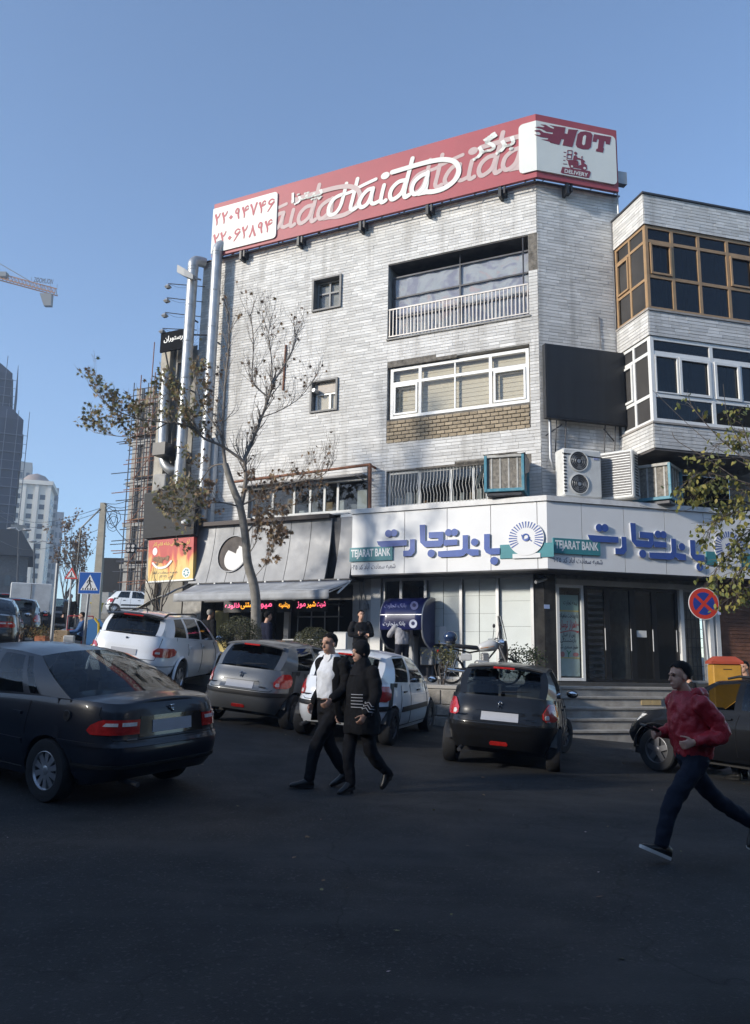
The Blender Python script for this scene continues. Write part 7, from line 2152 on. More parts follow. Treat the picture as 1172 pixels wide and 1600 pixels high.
def ducts():
    for lab, s, n, r, h0, h1, top in (('tall shiny duct on the facade, the one rising to the rooftop sign', -10.42, .38, .165, 6.0, 14.85, 1), ('tall dull duct at the left end of the facade beside the floodlight', -11.35, .42, .17, 6.9, 14.5, 2)):
        D = thing('air_duct', lab, 'duct', fp(FL, s, h0, n), 0, 'tall metal ducts on the facade'); G = Matrix.Translation(-D.location) @ FL
        hh = h0; k = 0
        while hh < h1:
            e = min(hh + 1.25, h1); b = MB(G); b.lathe([(r, hh), (r, e)], 20, (s, 0, n), 'Y'); b.build('duct_section', ZINC, D, smooth=40)
            b = MB(G); b.lathe([(r + .002, e - .05), (r + .012, e - .03), (r + .012, e - .01), (r + .002, e)], 20, (s, 0, n), 'Y'); b.build('collar', ZINC, D, smooth=40); hh = e; k += 1
        b = MB(G)
        pts = [(s, h1 - .02, n), (s, h1 + .12, n - .02), (s + .06, h1 + .26, n - .10), (s + .22, h1 + .30, n - .3), (s + .36, h1 + .16, n - .5)] if top == 1 else [(s, h1 - .02, n), (s, h1 + .12, n), (s + .05, h1 + .24, n - .1), (s + .2, h1 + .26, n - .35)]
        b.tube(catmull(pts, 4), r, 16); b.build('elbow', ZINC, D, smooth=40)
        for h in (h0 + 1, h0 + 3.4, h0 + 5.8):
            b = MB(G); b.box(s - .02, s + .02, h, h + .04, 0, n); b.build('bracket', DARKM, D)
    D = thing('air_duct', 'short duct elbow left of the two tall ducts above the billboard', 'duct', fp(FL, -12.2, 8, .4), 0, 'tall metal ducts on the facade'); G = Matrix.Translation(-D.location) @ FL
    b = MB(G); b.tube(catmull([(-12.25, 11.0, .35), (-12.2, 9.2, .35), (-12.1, 8.1, .35), (-11.85, 7.7, .3), (-11.6, 7.72, .1)], 4), .16, 14); b.build('duct_section', ZINC, D, smooth=40)
    # wide flat stack below the shiny duct
    b = MB(GL); b.box(-10.62, -10.20, 5.9, 8.6, .05, .24); b.build('chase', WHITEP, BLD)
ducts()

def lamps_on_wall():
    F_ = thing('floodlight', 'grey street floodlight head at the top of the dull duct', 'lamp', fp(FL, -11.5, 14.5, .7)); G = Matrix.Translation(-F_.location) @ FL
    c = [wp(x, y, FL, .7) for x, y in ((304, 434), (292, 428), (281, 422))]
    b = MB(G); b.tube([(c[0][0] + .1, c[0][1], .5), (*c[0], .7)], .03, 6); b.build('arm', GREYM, F_)
    b = MB(G); b.rings([[(p[0] + .0, p[1] + a * .13, .7 + q * .14) for a, q in ((-1, -1), (1, -1), (1, 1), (-1, 1))] if i else [(p[0], p[1] + a * .08, .7 + q * .09) for a, q in ((-1, -1), (1, -1), (1, 1), (-1, 1))] for i, p in enumerate([c[0], c[1], c[2]])]); b.build('head', mat('lamp_grey', (.25, .26, .27), .5), F_)
    for k, (x0, y0, x1, y1) in enumerate(((305, 446, 263, 443), (302, 470, 261, 465), (298, 493, 258, 488), (292, 514, 254, 513))):
        L_ = thing('arm_lamp', 'spotlight on a long thin arm, %s of four beside the ducts' % ('topmost', 'second from the top', 'third from the top', 'lowest')[k], 'lamp', (0, 0, 0), 0, 'spotlights on arms')
        a, c = wp(x0, y0, FL, .2), wp(x1, y1, FL, .5)
        L_.location = fp(FL, a[0], a[1], .2); G = Matrix.Translation(-L_.location) @ FL
        b = MB(G); b.tube([(a[0] + .25, a[1], .0), (c[0], c[1], .5)], .016, 5); b.build('arm', DARKM, L_)
        b = MB(G); b.rings([[(c[0] + dx * w, c[1] - .04 - d, .5 + dz * w) for dx, dz in ((-1, -1), (1, -1), (1, 1), (-1, 1))] for d, w in ((0, .04), (.08, .09), (.14, .05))]); b.build('head', GREYM, L_)
        b = MB(G); P = [Vector((a[0], a[1], .2)).lerp(Vector((c[0], c[1], .5)), t / 6) - Vector((0, .12 * sin(pi * t / 6), 0)) for t in range(7)]; b.tube(P, .005, 4); b.build('wire', BLACKM, L_)
lamps_on_wall()

# ------------------------------------------------------------------ air conditioners and coolers
def acs():
    W = mat('ac_white', (.66, .66, .63), .45, var=.06, dirt=.35, ds=3, dcol=(.35, .32, .27)); GRL = mat('ac_grille', (.05, .05, .052), .6)
    A = thing('air_conditioner', 'white outdoor air conditioner with two stacked fans on the bank fascia', 'air conditioner', fp(FRT, .7, 5.85, .6), 0, 'outdoor air conditioners'); G = Matrix.Translation(-A.location) @ FRT
    b = MB(G); b.cbox((.72, 6.50, .58), (1.06, 1.22, .42), .03); b.build('cabinet', W, A)
    for h in (6.80, 6.22):
        b = MB(G); b.lathe([(.25, .792), (.27, .80), (.27, .81), (.24, .815), (.235, .80)], 26, (.62, h, 0), 'Z'); f = b.build('fan_ring', W, A, smooth=50)
        b = MB(G); b.ngon((.62, h), .238, 26, .791, .795); b.build('fan_well', GRL, f)
        for k in range(3):
            q = 2 * pi * k / 3 + h; b = MB(G); b.prism([(.62 + .05 * cos(q), h + .05 * sin(q)), (.62 + .2 * cos(q - .3), h + .2 * sin(q - .3)), (.62 + .21 * cos(q + .5), h + .21 * sin(q + .5))], .797, .802); b.build('fan_blade', mat('fan_grey', (.16, .16, .16), .5), f)
        b = MB(G); b.ngon((.62, h), .05, 12, .798, .808)
        for r in (.10, .15, .20): b.tube([(.62 + r * cos(2 * pi * k / 20), h + r * sin(2 * pi * k / 20), .812) for k in range(21)], .003, 4, False)
        tag(b.build('guard', GREYM, f), kind='stuff')
    for k in range(12):
        b = MB(G); b.box(.205, .28, 6.0 + k * .085, 6.04 + k * .085, .791, .797); b.build('louvre', GRL, A)
    b = MB(G); b.cbox((1.1, 6.9, .795), (.14, .07, .01), .003); b.build('badge', mat('ac_badge', (.3, .33, .5), .4), A)
    b = MB(G); b.tube([(.17, 6.97, .80), (1.26, 6.93, .80)], .012, 5); b.build('strap', BLACKM, A)
    A = thing('air_conditioner', 'white outdoor unit with a slatted end, between the twin fan unit and the cooler', 'air conditioner', fp(FRT, 1.8, 5.85, .6), radians(0), 'outdoor air conditioners'); G = Matrix.Translation(-A.location) @ FRT @ Matrix.Translation((1.82, 0, .62)) @ Matrix.Rotation(radians(-52), 4, 'Y')
    b = MB(G); b.cbox((0, 6.54, 0), (.90, 1.24, .40), .03); b.build('cabinet', W, A)
    b = MB(G); b.box(-.40, .40, 6.0, 7.1, .200, .204); b.build('coil', mat('coil_grey', (.20, .19, .18), .7, var=.3, vs=20), A)
    for k in range(16): b = MB(G); b.box(-.39, .39, 6.02 + k * .067, 6.035 + k * .067, .206, .212); b.build('guard_wire', GREYM, A)
    for k in range(15): b = MB(G); b.box(.451, .458, 5.99 + k * .073, 6.03 + k * .073, -.14, .06); b.build('louvre', GRL, A)
    b = MB(FRT); b = MB(Matrix.Translation(-A.location) @ FRT); b.tube([(2.2, 6.0, .95), (2.32, 7.0, .5)], .018, 5); b.build('stay', W, A)
    def cooler(label, G0, sz, rot, torn=False, T=None):
        s, h, n = sz
        C = thing('evaporative_cooler', label, 'cooler', (0, 0, 0), 0, 'evaporative coolers'); P0 = G0 @ Vector((s, h, n)); C.location = P0
        G = Matrix.Translation(-P0) @ G0 @ Matrix.Translation((s, h, n)) @ Matrix.Rotation(rot, 4, 'Y')
        w = .46; H = .92
        BL = mat('cooler_blue', (.07, .25, .33), .5, var=.2, dirt=.5, ds=4, dcol=(.3, .27, .22)); PAD = mat('cooler_pad', (.22, .20, .17), .9, var=.4, vs=14, bump=.5, bs=40); SL = mat('cooler_slat', (.46, .45, .42), .6, var=.2, dirt=.4, ds=5)
        b = MB(G); b.box(-w + .03, w - .03, .06, H - .04, -w + .03, w - .03); b.build('pads', PAD, C)
        for x in (-w, w):
            for z in (-w, w): b = MB(G); b.cbox((x, H / 2, z), (.07, H, .07), .008); b.build('corner_post', BL, C)
        for y in (.04, H - .02): b = MB(G); b.cbox((0, y, 0), (2 * w + .05, .08, 2 * w + .05), .01); b.build('rim', BL if y < .5 else SL, C)
        for k in range(4):
            x = -w + .14 + k * .213
            for q in (1, -1):
                b = MB(G); b.box(x - .02, x + .02, .08, H - .06, q * (w - .025) - .004, q * (w - .025) + .008); b.build('slat', SL, C)
                b = MB(G); b.box(q * (w - .025) - .006, q * (w - .025) + .006, .08, H - .06, x - .02, x + .02); b.build('slat', SL, C)
        b = MB(G); b.cbox((0, -.06, 0), (2 * w - .05, .1, 2 * w - .05), .02); b.build('tray', DARKM, C)
        if torn:
            rs = random.Random(2)
            CL = mat('torn_sheet', (.34, .31, .28), .85, var=.3, bump=.5, bs=8)
            b = MB(G); b.grid([[(-w - .06 + (2 * w + .12) * i / 9, H + .03 + .05 * noise.noise((i * .8, j * .8, 2)), -w - .05 + (2 * w + .1) * j / 6) for i in range(10)] for j in range(7)]); o = b.build('torn_cover', CL, C, smooth=60, fix=False)
            b = MB(G); b.grid([[(w + .05 + .03 * noise.noise((i, j, 5)), H + .04 - .55 * j / 5 * (.5 + .5 * (i / 5)), -w + 2 * w * i / 5) for i in range(6)] for j in range(6)]); o = b.build('torn_cover', CL, C, smooth=60, fix=False)
            b = MB(G); b.grid([[(-w - .05 - .2 * j / 4, .62 - .45 * j / 4 + .1 * i / 4, w - .2 + .2 * i / 4) for i in range(5)] for j in range(5)]); o = b.build('torn_flap', SL, C, smooth=60, fix=False)
    cooler('blue framed evaporative cooler with a torn cover at the barred window', FL, (-.72, 5.98, .62), radians(8), True)
    cooler('dusty evaporative cooler in the recess under the bay, right of the white units', FRT, (2.95, 5.92, .60), radians(38), False)
acs()

# ------------------------------------------------------------------ cash machine
def atm():
    A = thing('cash_machine', 'cash machine under a rounded dark blue hood set in the bank window', 'cash machine', fp(FL, -3.35, TZ, .4)); G = Matrix.Translation(-A.location) @ FL
    HB = mat('hood_blue', (.012, .016, .085), .3, coat=.3); EDGE = mat('hood_edge', (.42, .43, .46), .4, metal=.5)
    s0, s1 = -4.02, -2.86
    prof = [(3.46, .10), (3.46, .35), (3.40, .62), (3.26, .84), (3.05, .97), (2.80, 1.0), (2.62, .98)]
    P = catmull([(a, b_) for a, b_ in prof], 4)
    b = MB(G); b.grid([[(s0 + (s1 - s0) * i / 6, p.x, p.y) for i in range(7)] for p in P]); o = b.build('hood', HB, A, smooth=60, fix=False); mo = o.modifiers.new('t', 'SOLIDIFY'); mo.thickness = .02
    for s in (s0, s1):
        side = [(p.x, p.y) for p in P] + [(2.45, .92), (2.30, .75), (2.18, .50), (2.12, .10)]
        b = MB(G); f = [(s, a, c) for a, c in side]; b.poly(f); b.build('hood_side', HB, A, fix=False).modifiers.new('t', 'SOLIDIFY').thickness = .015
        b = MB(G); b.tube([(s, a, c) for a, c in side], .022, 6); b.build('hood_rim', EDGE, A, smooth=50)
    b = MB(G); b.tube([(s0, 3.0, .995), (s1, 3.0, .995)], .018, 6); b.build('hood_bar', EDGE, A)
    for hh, m_ in ((3.16, mat('hood_text_dim', (.10, .12, .3), .4)), (2.70, mat('hood_text', (.55, .58, .7), .4))):
        n_ = .955 if hh > 3 else 1.015
        text('word', fa('بانک تجارت'), G, s0 + .10, s0 + .72, hh, hh + .13, n_ + .02, m_, A, bold=.02)
        b = MB(G); b.ngon((s1 - .22, hh + .07), .11, 20, n_ + .012, n_ + .018); b.build('emblem', m_, A)
        b = MB(G); b.ngon((s1 - .22, hh + .08), .05, 14, n_ + .019, n_ + .022); b.build('emblem_mark', HB, A)
    b = MB(G); b.box(s0 + .03, s1 - .03, 1.4, 3.4, .02, .14); b.build('back_panel', mat('atm_panel', (.04, .04, .05), .5), A)
    b = MB(G); b.cbox((-3.55, 2.05, .3), (.5, .9, .36), .03); b.build('console', mat('atm_grey', (.42, .43, .44), .45), A)
    b = MB(G); b.box(-3.72, -3.42, 2.35, 2.52, .49, .5); b.build('screen', mat('atm_screen', (.05, .12, .2), .2, emit=.3), A)
    b = MB(G); b.cbox((-3.02, 1.98, .2), (.34, .46, .2), .02); b.build('side_box', GREYM, A)
    b = MB(G); b.box(-2.95, -2.92, 1.4, 2.3, .05, .12); b.box(-2.6, -2.55, 1.4, 1.95, .05, .1); b.build('post', WHITEP, A)
    b = MB(G); b.cbox((-2.65, 2.0, .12), (.5, .42, .08), .01); b.build('lower_box', mat('blue_grey', (.16, .19, .22), .5), A)
atm()

# ------------------------------------------------------------------ motorcycle and helmet
def motorcycle():
    c = at(748, 1055, 18.3)
    M_ = thing('motorcycle', 'parked motorcycle with silver and orange tank and a tall windscreen', 'motorcycle', (c.x, c.y, TZ), radians(4))
    for x in (-.62, .66):
        b = MB(); b.lathe([(.26, -.05), (.30, -.035), (.305, 0), (.30, .035), (.26, .05)], 24, (x, 0, .305), 'Y'); w = b.build('wheel', RUBBER, M_, smooth=40)
        b = MB(); b.lathe([(.255, -.03), (.265, 0), (.255, .03)], 24, (x, 0, .305), 'Y')
        for k in range(9): b.tube([(x, 0, .305), (x + .26 * cos(k * .7), 0, .305 + .26 * sin(k * .7))], .006, 4)
        b.lathe([(.05, -.06), (.05, .06)], 12, (x, 0, .305), 'Y', True); b.build('rim', CHROME, w, smooth=40)
        b = MB(); b.grid([[(x + .335 * cos(a), y, .305 + .335 * sin(a)) for y in (-.065, 0, .065)] for a in [(.25 if x > 0 else .5) + 2.0 * k / 10 for k in range(11)]]); b.build('mudguard', BLACKM if x > 0 else CHROME, M_, smooth=60, fix=False)
    TK = mat('tank_silver', (.55, .55, .54), .3, coat=.6); OR_ = mat('tank_orange', (.6, .22, .03), .35, coat=.5)
    b = MB(); b.rings([[(x, w * cos(a), z + hh * sin(a)) for a in [2 * pi * k / 14 for k in range(14)]] for x, w, z, hh in ((-.02, .07, .80, .06), (.05, .12, .82, .10), (.22, .15, .86, .13), (.36, .13, .87, .12), (.44, .06, .86, .07))]); b.build('tank', TK, M_, smooth=60)
    b = MB(); b.rings([[(x, w * cos(a), z + hh * sin(a)) for a in [2 * pi * k / 14 for k in range(14)]] for x, w, z, hh in ((.03, .118, .80, .028), (.18, .147, .825, .03), (.32, .14, .85, .022))]); b.build('tank_stripe', OR_, M_, smooth=60)
    b = MB(); b.rings([[(x, w * cos(a), z + hh * max(-.6, sin(a))) for a in [2 * pi * k / 12 for k in range(12)]] for x, w, z, hh in ((-.78, .06, .86, .03), (-.70, .13, .85, .06), (-.35, .14, .82, .06), (-.05, .11, .80, .06), (.02, .06, .80, .03))]); b.build('seat', mat('seat_vinyl', (.015, .015, .016), .5), M_, smooth=60)
    b = MB(); b.tube([(-.62, .1, .305), (-.1, .12, .38), (.1, .1, .40), (.40, .0, .78)], .02, 6); b.tube([(-.62, -.1, .305), (-.1, -.12, .38), (.1, -.1, .40)], .02, 6); b.tube([(-.7, .0, .80), (-.2, 0, .70), (.40, 0, .82)], .02, 6)
    tag(b.build('frame', BLACKM, M_, smooth=50), kind='stuff')
    for y in (.12, -.12): b = MB(); b.tube([(-.60, y, .34), (-.48, y, .72)], [.03, .026], 8); b.build('shock', CHROME, M_)
    b = MB(); b.cbox((.08, 0, .42), (.32, .26, .24), .04); b.cbox((.14, 0, .60), (.16, .18, .22), .03); e_ = b.build('engine', ALU, M_)
    for k in range(5): b = MB(); b.cbox((.14, 0, .54 + k * .035), (.20, .22, .010)); b.build('cooling_fin', ALU, e_)
    b = MB(); b.tube([(.24, -.12, .50), (.22, -.16, .30), (-.2, -.18, .27), (-.75, -.19, .33)], [.022, .022, .03, .04], 8); b.build('exhaust', CHROME, M_, smooth=50)
    b = MB(); b.cbox((-.32, -.12, .60), (.28, .03, .16), .02); b.cbox((-.32, .12, .60), (.28, .03, .16), .02); b.build('side_cover', mat('cover_white', (.6, .6, .58), .4), M_)
    for y in (.09, -.09): b = MB(); b.tube([(.68, y, .305), (.44, y * .9, .92)], .022, 8); b.build('fork', CHROME, M_)
    b = MB(); b.tube([(.30, .36, 1.02), (.40, .2, 1.02), (.44, 0, .97), (.40, -.2, 1.02), (.30, -.36, 1.02)], .013, 6); b.build('handlebar', CHROME, M_, smooth=50)
    b = MB(); b.rings([[(.50 + dx, r_ * cos(a), .93 + r_ * sin(a)) for a in [2 * pi * k / 14 for k in range(14)]] for dx, r_ in ((-.06, .05), (0, .09), (.06, .10))]); b.build('headlight', CHROME, M_, smooth=50)
    # leg shields, tall clear screen with the mirrors
    SH = mat('leg_cover', (.05, .045, .043), .75, var=.2)
    b = MB(); b.grid([[(.62 + .14 * j / 6 - .08 * (j / 6) ** 2 * 2 - .06 * abs(i / 4 - 1), .30 * (i / 4 - 1), .98 - .62 * j / 6) for i in range(9)] for j in range(7)]); b.build('leg_shield', SH, M_, smooth=60, fix=False).modifiers.new('t', 'SOLIDIFY').thickness = .012
    b = MB(); b.grid([[(.60 - .10 * j / 6 - .05 * abs(i / 4 - 1), .20 * (i / 4 - 1) * (1 - .35 * (j / 6) ** 2), 1.02 + .52 * j / 6) for i in range(9)] for j in range(7)]); b.build('windscreen', glass('screen_clear', (.7, .72, .74), .75, .15), M_, smooth=60, fix=False)
    b = MB(); b.tube([(.59, -.2, 1.0), (.54, -.19, 1.25), (.49, -.13, 1.52), (.49, 0, 1.55), (.49, .13, 1.52), (.54, .19, 1.25), (.59, .2, 1.0)], .01, 5); b.build('screen_edge', DARKM, M_, smooth=60)
    for y in (.24, -.24): b = MB(); b.tube([(.38, y, 1.02), (.42, y * 1.2, 1.26)], .008, 5); b.ell((.42, y * 1.25, 1.32), (.03, .07, .05), 10, 6); b.build('mirror', BLACKM, M_, smooth=50)
    b = MB(); b.tube([(-.05, -.1, .30), (-.12, -.28, .02)], .014, 6); b.build('side_stand', DARKM, M_)
    b = MB(); b.tube([(-.55, .10, .86), (-.88, .10, .90), (-.90, 0, .90), (-.88, -.10, .90), (-.55, -.10, .86)], .012, 6); b.build('rack', CHROME, M_)
    b = MB(); b.cbox((-.92, 0, .72), (.04, .12, .07), .01); b.build('tail_light', REDL, M_)
    # helmet on the seat
    hp = Vector((c.x, c.y, TZ)) + Matrix.Rotation(radians(4), 3, 'Z') @ Vector((-.64, 0, .89))
    H_ = thing('helmet', 'glossy dark blue helmet resting on the motorcycle seat', 'helmet', hp)
    b = MB(); rg = []
    for j in range(10):
        t = -1.0 + 2.55 * j / 9; q = max(cos(t), .03); rg.append([(.155 * q * cos(k), .135 * q * sin(k), .14 + .145 * sin(t)) for k in [2 * pi * i / 20 for i in range(20)]])
    b.rings(rg); b.build('shell', mat('helmet_blue', (.015, .03, .075), .15, coat=1), H_, smooth=60)
    b = MB(); b.grid([[(.158 * cos(a) * cos(t), .138 * sin(a) * cos(t), .13 + .147 * sin(t)) for a in [-1.0 + 2.0 * i / 10 for i in range(11)]] for t in (-.25, 0, .25, .42)]); b.build('visor', mat('visor', (.01, .01, .012), .1, coat=1), H_, smooth=60, fix=False)
    b = MB(); b.lathe([(.10, .0), (.125, .02), (.12, .05)], 18, (0, 0, 0), 'Z'); b.build('rim', BLACKM, H_)
motorcycle()

# ------------------------------------------------------------------ signs and boxes
def no_stopping():
    c = at(1102, 943, 15.8)
    zb = gz(c.x, c.y)
    S = thing('no_stopping_sign', 'round red and blue no stopping sign on a leaning pole', 'road sign', (c.x + .1, c.y + .06, zb), radians(6))
    M = Matrix.Rotation(radians(-2.6), 4, 'Y')
    hh = c.z - zb
    b = MB(M); b.tube([(0, 0, -.1), (0, 0, hh - .05)], .032, 12); b.build('pole', GREYM, S, smooth=40)
    F = M @ Matrix.Translation((0, -.045, hh)) @ Matrix.Rotation(pi / 2, 4, 'X')
    RS, BS = mat('sign_bright_red', (.50, .045, .03), .45, var=.05), mat('sign_blue', (.02, .045, .26), .45, var=.05)
    b = MB(F); b.ngon((0, 0), .312, 40, -.012, .0); b.build('plate', WHITEP, S)
    b = MB(F); b.ngon((0, 0), .300, 40, .0005, .002); b.build('red_ring', RS, S)
    for k in range(4):
        a0 = k * pi / 2 + pi / 4 if False else k * pi / 2
        P = []
        for t in range(9):
            q = a0 - pi / 4 + .165 + (pi / 2 - .33) * t / 8; P.append((.222 * cos(q), .222 * sin(q)))
        P.append((.045 * cos(a0), .045 * sin(a0)))
        b = MB(F); b.prism(P, .0022, .0035); b.build('blue_field', BS, S)
    b = MB(M); b.box(-.08, .08, -.04, .035, hh - .02, hh + .02); b.build('clamp', GREYM, S)
    b = MB(F); b.box(.27, .33, -.22, -.15, -.004, .001); b.build('sticker', mat('sticker', (.4, .45, .7), .5), S)
no_stopping()

def charity_box():
    c = at(1133, 1060, 15.0); z0 = gz(c.x, c.y)
    B = thing('collection_box', 'yellow street collection box with a red lid behind the dark crossover', 'collection box', (c.x, c.y, z0), radians(-8)); B.scale = (.92, .92, .92)
    YB = mat('box_yellow', (.44, .23, .03), .55, var=.15, dirt=.2); RB = mat('box_red', (.34, .06, .03), .5, var=.15)
    b = MB(); b.cbox((0, 0, 1.38), (.54, .42, 1.0), .02); b.build('body', YB, B)
    b = MB(); b.rings([[(-.30, -.24, 1.88), (.30, -.24, 1.88), (.30, .24, 1.88), (-.30, .24, 1.88)], [(-.30, -.24, 1.93), (.30, -.24, 1.93), (.30, .24, 1.93), (-.30, .24, 1.93)], [(-.18, -.14, 2.03), (.18, -.14, 2.03), (.18, .14, 2.03), (-.18, .14, 2.03)]]); b.build('lid', RB, B)
    b = MB(); b.cbox((0, 0, .48), (.44, .36, .80), .02); b.build('base', RB, B)
    b = MB(); b.cbox((0, -.212, 1.78), (.16, .006, .016)); b.build('slot', BLACKM, B)
charity_box()
# ================================================================== neighbours and the street behind
def neighbour():
    a, c = wp(250, 700, FL, 0)[0], -11.3
    top = wp(262, 548, FL, 0)[1]
    B = thing('narrow_building', 'narrow grey building squeezed beside the stone clad corner block', 'building', fp(FL, c, 0, 0)); G = Matrix.Translation(-B.location) @ FL
    CB = mat('neighbour_render', (.30, .285, .255), .9, var=.25, vs=1, dirt=.5, bump=.3)
    H_ = [(a + .5, c - .25, 7.6, 9.4, .2), (a + .5, c - .25, 9.9, top - .5, .2), (a + .4, c - .3, 5.2, 6.9, .3)]
    b = MB(G); wall_cells(b, a, c, .8, top, H_); b.build('wall', CB, B, fix=False)
    b = MB(G); b.box(a + .02, c - .02, .8, top - .02, -6, -.3); b.build('wall', CONC, B)
    b = MB(G); b.box(a - .05, a + .32, .8, top + .05, -.1, .18); b.build('pilaster', mat('pale_pilaster', (.42, .39, .33), .9, var=.2, dirt=.4), B)
    for q in H_: window(B, G, q[0], q[1], q[2], q[3], -.1, vb=((q[0] + q[1]) / 2,), hb=(q[2] + (q[3] - q[2]) * .35, q[2] + (q[3] - q[2]) * .7), fw=.05, fm=GREYM, gm=GLASSD)
    b = MB(G); b.box(a + .5, c - .3, 8.05, 8.45, .05, .9); b.build('dark_canopy', BLACKM, B)
    b = MB(G); b.cbox((c - .75, 7.25, .3), (.5, .55, .5), .03); b.build('cooler_box', CONC, B)
    # narrow lettered board on top, dark banner hung on the flank
    x0, x1 = wp(251, 530, FL, .5)[0], wp(289, 530, FL, .5)[0]; h0, h1 = wp(270, 547, FL, .5)[1], wp(270, 517, FL, .5)[1]
    S = thing('black_name_board', 'black board with white lettering below the arm lamps', 'sign', fp(FL, x1, h0, .4)); G = Matrix.Translation(-S.location) @ FL
    b = MB(G); b.box(x0, x1, h0, h1, .44, .5); b.build('board', mat('matt_black', (.012, .012, .013), .9, spec=.1), S)
    text('word', fa('رستوران'), G, x0 + .15, x1 - .1, h0 + .3, h1 - .15, .505, WHITEP, S, bold=.03)
    b = MB(G); b.tube([(x1, h1 - .2, .45), (x1 + .8, h1 - .2, .05)], .03); b.tube([(x0 + .2, h0 - .6, .2), (x0 + .2, h0, .45)], .03); b.build('bracket', DARKM, S)
    D = thing('dark_banner', 'dark triangular banner hanging between the ducts', 'banner', fp(FL, -11.9, 10, .3)); G = Matrix.Translation(-D.location) @ FL
    p = [wp(x, y, FL, .25) for x, y in ((297, 520), (294, 575), (280, 602), (284, 575))]
    b = MB(G); b.prism(p, .22, .26); b.build('cloth', mat('banner_dark', (.03, .03, .035), .8, var=.3), D)
neighbour()

def scaffold_building():
    n0 = -22
    a, c = wp(204, 750, FL, n0)[0], wp(256, 750, FL, n0)[0]
    top = wp(225, 590, FL, n0)[1]
    B = thing('scaffolded_building', 'half built concrete block wrapped in scaffold poles left of the narrow building', 'building', fp(FL, c, 0, n0)); G = Matrix.Translation(-B.location) @ FL
    b = MB(G); ka = wp(208, 750, FL, n0 - 1.7)[0]; b.box(ka, c, 1.0, top - .6, n0 - 12, n0 - 1.7); b.build('core', mat('raw_block', (.20, .17, .145), .9, var=.35, vs=1.2, bump=.4), B)
    h = 5.0
    while h < top:
        b = MB(G); b.box(ka - .4, c, h, h + .3, n0 - 12, n0 - 1.4); b.build('floor_slab', CONC, B); h += 3.0
    for k in range(4):
        s = ka + .2 + (c - ka - 1) * k / 3; b = MB(G); b.box(s - .25, s + .25, 1, top - .1, n0 - 1.8, n0 - 1.45); b.build('column', CONC, B)
    S = thing('scaffold', 'rusty tube scaffold standing in front of the half built block', 'scaffold', fp(FL, a, 1, n0)); G = Matrix.Translation(-S.location) @ FL
    rs = random.Random(3)
    k = 0
    for nn in (n0 - .9, n0):
        s = a - .2
        while s < c:
            hh = top + rs.uniform(-.8, .9) + (3.2 if k in (1, 4) else 0)
            b = MB(G); b.tube([(s, 1.2, nn), (s + rs.uniform(-.15, .15), hh, nn)], .04, 5); b.build('standard', RUST if k % 2 else DARKM, S); s += .62; k += 1
        h = 4.0
        while h < top - .2:
            b = MB(G); b.tube([(a - .3 - rs.random() ** 2 * 2.6, h + rs.uniform(-.1, .1), nn), (c, h + rs.uniform(-.1, .1), nn)], .035, 5); b.build('ledger', RUST if int(h * 7) % 3 == 0 else DARKM, S); h += .72
    h = 5.0
    while h < top - 2:
        b = MB(G); b.tube([(a + .2, h, n0), (c - .4, h + 2.6, n0)], .035, 5); b.build('brace', RUST, S)
        b = MB(G); b.box(a, c, h + .2, h + .26, n0 - .9, n0 - .1); b.build('plank', mat('plank', (.22, .15, .09), .9, var=.3), S); h += 3.0
scaffold_building()

def tower_block(name, label, cat, px0, px1, pyt, Y, dep, m_, rows=0, cols=0, wm_=None, floor=0, slabm=None, hw=(.5, .55), rot=0, extra=None):
    p0, p1 = at(px0, pyt, Y), at(px1, pyt, Y); zt = (p0.z + p1.z) / 2; zb = gz((p0.x + p1.x) / 2, Y) - 1
    T = thing(name, label, cat, ((p0.x + p1.x) / 2, Y, zb), rot); w = (p1.x - p0.x) / 2; H = zt - zb
    b = MB(); b.box(-w, w, 0, dep, 0, H); b.build('wall', m_, T)
    if rows:
        me = MB(); me.box(-.5, .5, -.06, .3, -.5, .5); me = me.mesh('window'); me.materials.append(wm_ or mat('far_window', (.06, .075, .09), .25))
        for i in range(rows):
            for j in range(cols):
                o = bpy.data.objects.new('window', me); link(o, T); cw, ch = 2 * w / cols, H / (rows + 1)
                o.location = (-w + cw * (j + .5), 0, ch * (i + .75)); o.scale = (cw * hw[0], 1, ch * hw[1])
        for i in range(rows):
            for j in range(3):
                o = bpy.data.objects.new('window', me); link(o, T); ch = H / (rows + 1); o.location = (w, dep * (j + .5) / 3, ch * (i + .75)); o.rotation_euler = (0, 0, pi / 2); o.scale = (dep / 3 * .45, 1, ch * hw[1])
    if floor:
        k = 1
        while k * floor < H: b = MB(); b.box(-w - .25, w + .25, -.3, dep + .2, k * floor, k * floor + .35); b.build('floor_slab', slabm or CONC, T); k += 1
    return T, w, H
NET = mat('scaffold_net', (.012, .02, .048), .8, var=.35, vs=.25, stretch=(1, 1, .4))
